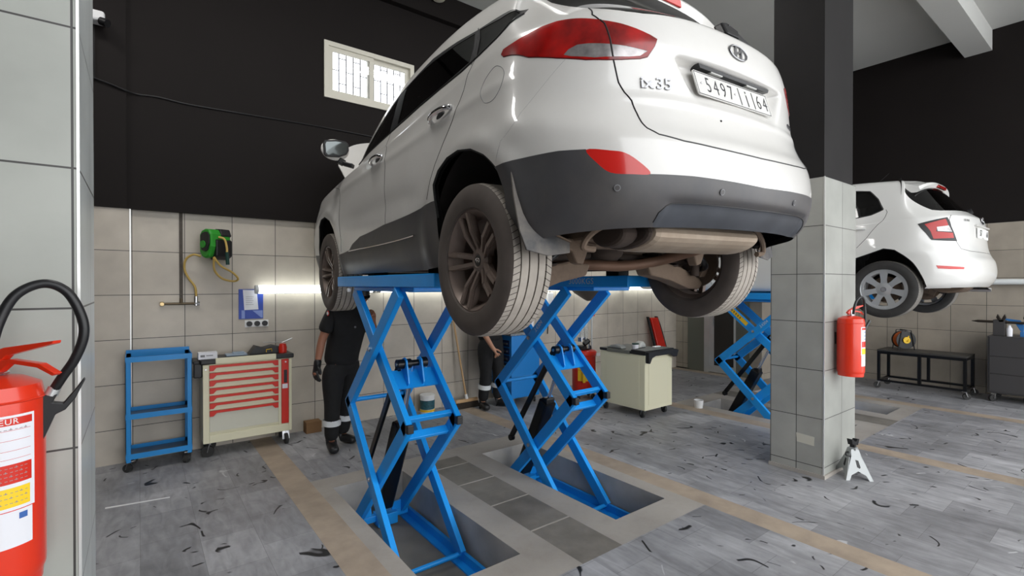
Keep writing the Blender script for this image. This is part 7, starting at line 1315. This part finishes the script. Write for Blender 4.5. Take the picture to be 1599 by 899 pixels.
# door handles and mirrors
for sd in (-1, 1):
    for y in (0.335, 1.32):
        z = 1.022 if y < 1 else 0.998; a_, n_ = sps(S1, y - 0.115, z + 0.004, 0, sd); b_, _ = sps(S1, y + 0.115, z - 0.006, 0, sd); c_, _ = sps(S1, y, z, 0, sd)
        m = MB(); m.sphere(tuple(c_ - n_ * 0.004), 1, 20, 12, (0.010, 0.055, 0.026)); h_ = P_(suv, 'door_handle', m, M['black'], smooth=True)
        m = MB(); m.tube(smooth_pts([a_ + n_ * 0.004, a_.lerp(c_, 0.35) + n_ * 0.026, c_ + n_ * 0.034, b_.lerp(c_, 0.35) + n_ * 0.026, b_ + n_ * 0.004]), [0.010] + [0.014] * 23 + [0.010], 10); P_(h_, 'handle_grip', m, M['chrome'], smooth=True)
    k = sd
    m = MB(); m.sphere((0, 0, 0), 1, 24, 16); m.v = [(0.925 * k + v[0] * 0.112, 2.20 + (v[1] * 0.08 if v[1] > 0 else v[1] * 0.02), 1.262 + v[2] * 0.086) for v in m.v]
    m.v = [(x_, y_, z_) for x_, y_, z_ in m.v]; mr = P_(suv, 'door_mirror', m, Pn, smooth=True)
    o_ = k * 0.925
    out = [(-.090, .045), (-.07, .062), (.0, .066), (.080, .052), (.090, .03), (.085, -.045), (.07, -.06), (-.02, -.055), (-.075, -.03), (-.092, .0)]
    out = [(a * -k * -1 if k < 0 else -a, b) for a, b in out] if k < 0 else [(-a, b) for a, b in out]
    m = MB(); m.prism(out, lambda u, v, d: (o_ + u * 1.12, 2.186 - d, 1.262 + v * 1.15), 0, 0.022); P_(mr, 'mirror_surround', m, M['black'], bevel=0.004)
    m = MB(); m.prism([(a * 0.84, b * 0.80) for a, b in out], lambda u, v, d: (o_ + u * 1.12, 2.1635 - d, 1.262 + v * 1.15), 0, 0.001); P_(mr, 'mirror_glass', m, M['mirror'])
    m = MB(); m.bar((k * 0.86, 2.21, 1.16), (k * 0.79, 2.16, 1.135), 0.06, 0.035); m.bar((k * 0.90, 2.21, 1.185), (k * 0.85, 2.21, 1.16), 0.05, 0.05); P_(mr, 'mirror_arm', m, M['black'], bevel=0.008)
    # mud flap behind each rear wheel
    def mf(u, v, d): return (k * u, -0.34 - 0.10 * (0.62 - v) / 0.36 + (0.9 - u) * -0.16 + d, v)
    m = MB(); m.prism([(.895, .62), (.905, .5), (.905, .36), (.89, .285), (.80, .262), (.70, .275), (.69, .32), (.76, .35), (.80, .40), (.84, .50), (.87, .60)], mf, 0, 0.010); P_(suv, 'mud_flap', m, mat('mud_flap_dusty', s2l(66, 66, 68), 0.5, dirt=s2l(150, 140, 128), dscale=5, damt=0.45), bevel=0.003)
    m = MB(); m.tube([mf(a, b, -0.004) for a, b in ((.87, .60), (.84, .50), (.80, .40), (.76, .35), (.69, .32))], 0.005, 6); P_(suv, 'flap_edge', m, M['dusty2'], smooth=True)
underbody(suv, 0.88, 2.64, 0.44, 0.245, 0.26, 3.5, -0.82, 0.43)
seats(suv, 0.84, 2.64, 1.0)
for x, s in ((-0.793, -1), (0.793, 1)):
    wheel(suv, x, 0.0, 0.262, 0.351, 0.228, s, 'alloy', 0.234); wheel(suv, x, 2.64, 0.262, 0.351, 0.228, s, 'alloy', 0.234)
# silencer, pipes and suspension
m = MB(); 
prof = []
for i in range(24):
    a = 2 * PI * i / 24; prof.append((math.cos(a) * 0.155, math.sin(a) * 0.068))
def mu(u, v, d): return (d, -0.53 + u, 0.350 + v)
m.prism([(a, b) for a, b in prof], mu, -0.44, 0.31); P_(suv, 'silencer', m, M['heat'], bevel=0.03, label='pale metal silencer slung across under the tail')
m = MB(); m.prism([(a * 0.93, b * 0.90) for a, b in prof], mu, -0.47, -0.438); m.prism([(a * 0.6, b * 0.8) for a, b in prof], mu, -0.56, -0.47); P_(suv, 'silencer_end', m, M['dusty'], bevel=0.02)
m = MB(); m.tube(smooth_pts([(0.05, 1.4, 0.235), (-0.12, 0.9, 0.235), (-0.24, 0.45, 0.25), (-0.23, 0.12, 0.255), (-0.12, 0.02, 0.245), (0.08, -0.02, 0.240), (0.28, -0.08, 0.265), (0.38, -0.22, 0.31), (0.38, -0.38, 0.345), (0.30, -0.48, 0.352)], 8), 0.030, 14); P_(suv, 'exhaust_pipe', m, mat('rusty_brown_pipe', s2l(104, 78, 62), 0.6, 0.3, noise=0.25, nscale=9), smooth=True)
m = MB(); m.bb(-0.52, 0.52, -0.16, -0.06, 0.325, 0.385); m.bb(-0.50, 0.50, 0.20, 0.29, 0.30, 0.37)
for s in (-1, 1): m.bar((s * 0.46, -0.40, 0.38), (s * 0.40, 0.55, 0.35), 0.09, 0.07)
P_(suv, 'rear_subframe', m, M['dusty2'], bevel=0.015)
for s in (-1, 1):
    m = MB(); m.prism([(.22, .245), (.36, .262), (.52, .235), (.70, .165), (.735, .13), (.70, .095), (.60, .10), (.42, .155), (.25, .185)], lambda u, v, d: (s * u, -0.02 + d, v), -0.055, 0.055); P_(suv, 'lower_arm', m, M['dusty2'], bevel=0.012)
    m = MB(); m.tube([(s * 0.47 + 0.052 * math.cos(t), -0.02 + 0.052 * math.sin(t), 0.215 + 0.022 * t / (2 * PI) * 1.6) for t in [2 * PI * i / 14 for i in range(14 * 5 + 1)]], 0.0075, 7); P_(suv, 'coil_spring', m, M['dusty'], smooth=True)
    m = MB(); m.cyl((s * 0.60, -0.11, 0.18), (s * 0.60, -0.14, 0.50), 0.024, 14); m.cyl((s * 0.60, -0.14, 0.42), (s * 0.60, -0.15, 0.60), 0.032, 14); P_(suv, 'damper', m, M['dusty'], smooth=True)
    m = MB(); m.tube(smooth_pts([(s * 0.42, -0.13, 0.30), (s * 0.52, -0.18, 0.30), (s * 0.62, -0.17, 0.24), (s * 0.68, -0.10, 0.22)]), 0.018, 10); m.tube([(s * 0.40, 0.24, 0.30), (s * 0.68, 0.12, 0.24)], 0.020, 10); P_(suv, 'control_link', m, M['black_metal'], smooth=True)
    m = MB(); m.bar((s * 0.66, 0.02, 0.24), (s * 0.56, 0.52, 0.30), 0.05, 0.06); P_(suv, 'trailing_arm', m, M['dusty2'], bevel=0.01)
    m = MB(); m.prism([(.34, .34), (.52, .36), (.56, .31), (.50, .30), (.47, .245), (.43, .235), (.40, .30), (.34, .31)], lambda u, v, d: (s * u, -0.22 + d, v), -0.03, 0.03); P_(suv, 'pipe_hanger', m, M['dusty2'], bevel=0.01)
    m = MB(); m.tube([(s * 0.12, 0.05, 0.30), (s * 0.66, 0.0, 0.262)], 0.018, 12); P_(suv, 'drive_shaft', m, M['dusty'], smooth=True)
m = MB(); m.lathe([(0.001, 0.30), (0.20, 0.30), (0.24, 0.33), (0.24, 0.42), (0.001, 0.42)], (-0.10, -0.42, 0.03), 'z', 28); P_(suv, 'spare_wheel_well', m, M['dusty'], smooth=True)
m = MB(); m.sphere((0, 0.06, 0.33), 0.1, 16, 12, (1.2, 1.1, 0.8)); P_(suv, 'rear_differential', m, M['dusty'], smooth=True)
m = MB(); m.bb(-0.60, -0.20, 0.62, 1.15, 0.205, 0.30); P_(suv, 'fuel_tank', m, M['dusty'], bevel=0.03)
for s in (-1, 1): m = MB(); m.tube(smooth_pts([(s * 0.5, -0.55, 0.42), (s * 0.62, -0.52, 0.36), (s * 0.66, -0.50, 0.30), (s * 0.60, -0.50, 0.29)]), 0.014, 8); P_(suv, 'tow_loop', m, M['dusty2'], smooth=True)
m = MB(); m.prism([(-.30, .0), (.30, .0), (.26, .04), (-.26, .04)], lambda u, v, d: (u, 3.53 - d, 0.45 + v), 0, 0.01); P_(suv, 'front_plate_holder', m, M['black'])

# ======================= the small white hatchback
M['hatch_red'] = mat('hatch_red_lens', (0.42, 0.01, 0.008), 0.25, coat=0.15)
S2 = Surf(GRID_HATCH, None); S2.table(); q2 = UV_HATCH
hat = thing('white_hatchback', 'small white hatchback raised on the far lifts beyond the tiled pillar', 'car', (6.93, 1.70, 1.33))
ar2 = [tuple(p) for p in q2['arch']]; gl2 = [tuple(p) for p in q2['glass']]
archf2 = S2.side(*[(2.47 + 0.345 * math.cos(t), 0.30 + 0.345 * math.sin(t)) for t in [PI + 0.1 - (PI + 0.2) * i / 14 for i in range(15)]])
archr2 = S2.side(*[(0.0 + 0.345 * math.cos(t), 0.30 + 0.345 * math.sin(t)) for t in [-0.1 + (PI * 0.45) * i / 8 for i in range(9)]])
gap2 = S2.rear((-.60, .955), (-.64, .90), (-.64, .80), (-.62, .70), (-.59, .62), (-.47, .60), (-.01, .595))
polys2 = {
    'arch_r': [(7.1, -1)] + archr2[:6] + ar2[3:] + [(4.9, -1)], 'arch_f': [(archf2[0][0], -1)] + archf2 + [(archf2[-1][0], -1)],
    'light': [tuple(p) for p in q2['light']], 'red': [tuple(p) for p in q2['light_red']], 'clear': [tuple(p) for p in q2['light_clear']], 'fog': [tuple(p) for p in q2['fog']],
    'w1': S2.side((.03, 1.06), (.13, 1.01), (.27, .985), (.62, .955), (.95, .935), (.95, 1.26), (.6, 1.285), (.3, 1.29), (.17, 1.275), (.09, 1.18)),
    'w2': S2.side((1.02, .93), (1.5, .92), (1.85, .92), (1.6, 1.10), (1.35, 1.21), (1.02, 1.255)),
    'glass_r': [(-.1, 10.52), (.71, 10.48), (2.45, 10.38), (3.2, 10.38), (3.64, 10.48), (4.03, 10.98), (4.41, 11.42), (4.8, 11.86), (3.6, 12.1), (-.1, 12.1)],
    'glass_f': [(11.55, 9.9), (11.35, 11), (11.2, 12), (11.5, 12.6), (16, 12.6), (16, 9.7), (12.5, 9.7)],
    'lower': [(-.1, -1), (-.1, .9), (2.0, .9), (2.9, .5), (3.3, .2), (3.5, -1)],
    'door': S2.side((.0, 1.06), (-.01, 1.02), (.02, .97), (.07, .87), (.14, .76), (.21, .69), (.30, .60), (.36, .5), (.38, .3), (.9, .27), (.93, .6), (.92, .93), (.97, .94), (.97, 1.3), (.6, 1.315), (.3, 1.32), (.13, 1.30), (.05, 1.2)),
    'door_f': S2.side((.97, 1.3), (.97, .94), (.92, .93), (.93, .6), (.9, .27), (1.9, .27), (1.93, .6), (1.95, .92), (1.6, 1.14), (1.35, 1.25)),
    'tailgate': [(-.1, gap2[-1][1])] + gap2[::-1] + [(3.6, 10.2), (4.2, 11.0), (4.9, 11.95), (3.6, 12.4), (-.1, 12.4)],
    'headlight': round_poly([(11.6, 6.5), (12.2, 7.1), (13.0, 7.0), (13.4, 6.5), (12.8, 6.1), (12.0, 6.1)]), 'grille': [(13.7, 5.2), (13.9, 6.4), (16, 6.5), (16, 5.2)],
}
gu = np.round(np.linspace(0, 15, 101), 4).tolist(); pn = Panels(S2, polys2, gu, gu)
pn.take('arch_r'); pn.take('arch_f')
lin = pn.left.copy() & ~pn.ins['glass_r'] & ~pn.ins['glass_f'] & ~pn.ins['w1'] & ~pn.ins['w2']; pn.build('interior_lining', lin, M['lining'], hat, B2, off=-0.03)
clr = pn.left & pn.ins['light'] & pn.ins['clear']; pn.left &= ~clr; rd = pn.left & pn.ins['light'] & pn.ins['red']; pn.left &= ~rd; lt = pn.take('light'); fg = pn.take('fog')
w1, w2, gr_, gf_, low = pn.take('w1'), pn.take('w2'), pn.take('glass_r'), pn.take('glass_f'), pn.take('lower'); hl, grl = pn.take('headlight'), pn.take('grille')
dr_, df, tg = pn.take('door'), pn.take('door_f'), pn.take('tailgate'); rest = pn.take('*'); W2 = M['paint2']
b2 = pn.build('body_shell', rest, W2, hat, B2); pn.build('tailgate', tg, W2, hat, B2)
for sd in (1, -1):
    d1 = pn.build('rear_door', dr_, W2, hat, (sd,)); pn.build('window_glass', w1, M['privacy'], d1, (sd,), off=-0.002); d2 = pn.build('front_door', df, W2, hat, (sd,)); pn.build('window_glass', w2, M['glass'], d2, (sd,), off=-0.002)
    tl = pn.build('tail_lamp', lt, M['black'], hat, (sd,), off=0.003, thick=0.005); pn.build('red_lens', rd, M['hatch_red'], tl, (sd,), off=0.004, thick=0.004); pn.build('clear_lens', clr, M['light_clear'], tl, (sd,), off=0.005, thick=0.004)
    pn.build('fog_reflector', fg, M['light_red2'], hat, (sd,), off=0.002); pn.build('headlamp', hl, M['light_clear'], hat, (sd,), off=0.002)
pn.build('rear_window', gr_, M['privacy'], hat, B2, off=-0.002); pn.build('windscreen', gf_, M['glass'], hat, B2, off=-0.002); pn.build('bumper_lower', low, W2, hat, B2, off=-0.004); pn.build('grille', grl, M['black'], hat, B2)
pn.build('engine_floor', lin & False | (lin & pn.ins['grille']), M['lining'], hat, B2, off=-0.05) if (lin & pn.ins['grille']).any() else None
seams('door_seam', S2, [[tuple(p) for p in q2['doorgap']], S2.side((.92, .93), (.93, .6), (.9, .27)), S2.side((1.95, .92), (1.93, .6), (1.9, .27))], r=0.0022, parent=b2)
seams('tailgate_seam', S2, [gap2], r=0.0026, parent=b2); seams('window_edge', S2, [polys2['w1'] + polys2['w1'][:1]], r=0.006, parent=b2, off=0.0)
seams('arch_lip', S2, [archr2[:6] + ar2[3:], archf2], r=0.006, parent=b2, m_=M['lining'], off=-0.004)
c0 = sp(S2, 0.0, 0.86)[0]; c1 = sp(S2, 0.0, 0.79)[0]
def hp(u, v, d): return (u, c1.y - 0.006 - d + u * u * 0.15, 0.79 + v)
m = MB(); m.prism([(-.255, -.05), (.255, -.05), (.255, .05), (-.255, .05)], hp, 0, 0.005); pl2 = P_(hat, 'number_plate', m, mat('plate_white2', (0.7, 0.7, 0.68), 0.45))
m = MB(); add_text(m, '57', 0.085, lambda u, v, d: hp(-0.14 + u * 0.8, v, 0.0055 + d)); add_text(m, '64', 0.085, lambda u, v, d: hp(0.17 + u * 0.8, v, 0.0055 + d)); P_(pl2, 'plate_lettering', m, M['ink'])
m = MB(); m.prism([(-.30, .855), (.30, .855), (.28, .872), (-.28, .872)], lambda u, v, d: (u, c0.y - 0.022 + u * u * 0.12 + d, v), 0, 0.05); P_(hat, 'tailgate_ledge', m, W2, bevel=0.006)
c2 = sp(S2, 0.0, 0.925)[0]; m = MB(); m.cyl((0, c2.y - 0.001, 0.925), (0, c2.y - 0.008, 0.928), 0.040, 24); m.cur = 1; m.tube([(0.036 * math.cos(a), c2.y - 0.010, 0.927 + 0.036 * math.sin(a)) for a in [2 * PI * i / 24 for i in range(25)]], 0.003, 6); m.bar((-0.02, c2.y - 0.011, 0.915), (0.018, c2.y - 0.011, 0.94), 0.006, 0.004); P_(hat, 'maker_badge', m, [M['black'], M['chrome']])
c3, n3 = sp(S2, -0.44, 0.905); m = MB(); add_text(m, 'SKODA', 0.032, lambda u, v, d: (c3.x + u, c3.y - 0.004 - d + (u) * -0.20, 0.905 + v), extrude=0.001); P_(hat, 'lettering', m, M['steel'])
# spoiler
m = MB(); vs = []; n_ = 16
for i in range(n_ + 1):
    x = -0.57 + 1.14 * i / n_; c_ = abs(x / 0.57); yy = 0.06 * c_ ** 3
    for a, b in ((0.05, 1.392 - 0.05 * c_ ** 3), (-0.10, 1.385 - 0.055 * c_ ** 3), (-0.285 + yy, 1.355 - 0.075 * c_ ** 3), (-0.295 + yy, 1.335 - 0.09 * c_ ** 3), (-0.27 + yy, 1.30 - 0.08 * c_ ** 3), (-0.18, 1.30 - 0.08 * c_ ** 3), (0.05, 1.32 - 0.06 * c_)): vs.append((x, a, b))
m.add(vs, [(i * 7 + k, i * 7 + (k + 1) % 7, (i + 1) * 7 + (k + 1) % 7, (i + 1) * 7 + k) for i in range(n_) for k in range(7)] + [tuple(range(7)), tuple(n_ * 7 + k for k in range(7))]); sp2 = P_(hat, 'roof_spoiler', m, W2, smooth=True)
m = MB(); m.bb(-0.16, 0.16, -0.298, -0.27, 1.308, 1.338); P_(sp2, 'high_brake_lamp', m, M['light_red'], bevel=0.003)
wc2 = sp(S2, 0.0, 1.03)[0]; m = MB(); m.cyl((0.02, wc2.y - 0.0, wc2.z), (0.02, wc2.y - 0.03, wc2.z + 0.012), 0.028, 16); wp2 = P_(hat, 'rear_wiper', m, M['black'], smooth=True); m = MB(); m.bar((0.02, wc2.y - 0.02, wc2.z + 0.01), (0.33, wc2.y + 0.04, wc2.z + 0.04), 0.016, 0.012); P_(wp2, 'wiper_blade', m, M['black'])
m = MB(); m.cyl((-0.0, 0.35, 1.405), (-0.0, 0.18, 1.56), 0.004, 8, 0.002); P_(hat, 'aerial', m, M['black'])
for sd in (-1, 1):
    for y in (0.25, 1.2): c_, n_v = sps(S2, y, 0.86 - (0.015 if y > 1 else 0), 0, sd); m = MB(); m.tube(smooth_pts([c_ + Vector((0, -0.09, 0.003)) + n_v * 0.002, c_ + n_v * 0.03, c_ + Vector((0, 0.09, -0.003)) + n_v * 0.002]), 0.012, 10); P_(hat, 'door_handle', m, W2, smooth=True)
    m = MB(); m.sphere((sd * 0.93, 1.97, 1.0), 1, 18, 12, (0.09, 0.055, 0.065)); m.bar((sd * 0.88, 1.98, 0.97), (sd * 0.80, 1.98, 0.94), 0.04, 0.03); P_(hat, 'door_mirror', m, W2, smooth=True)
underbody(hat, 0.84, 2.47, 0.34, 0.19, 0.2, 3.25, -0.66, 0.37)
seats(hat, 0.80, 2.47, 0.86)
for x, s in ((-0.745, -1), (0.745, 1)):
    wheel(hat, x, 0.0, 0.222, 0.295, 0.186, s, 'cover', 0.205); wheel(hat, x, 2.47, 0.222, 0.295, 0.186, s, 'cover', 0.205)
m = MB(); m.bb(-0.62, 0.62, -0.05, 0.06, 0.20, 0.28); P_(hat, 'rear_axle', m, M['dusty'], bevel=0.02)
m = MB(); m.prism([(a, b) for a, b in [(0.14 * math.cos(t), 0.07 * math.sin(t)) for t in [2 * PI * i / 20 for i in range(20)]]], lambda u, v, d: (d, -0.34 + u, 0.25 + v), 0.02, 0.45); P_(hat, 'silencer', m, M['dusty2'], bevel=0.02)
m = MB(); m.cyl((0.44, -0.4, 0.22), (0.44, -0.62, 0.215), 0.022, 14); P_(hat, 'tail_pipe', m, M['steel'], smooth=True)
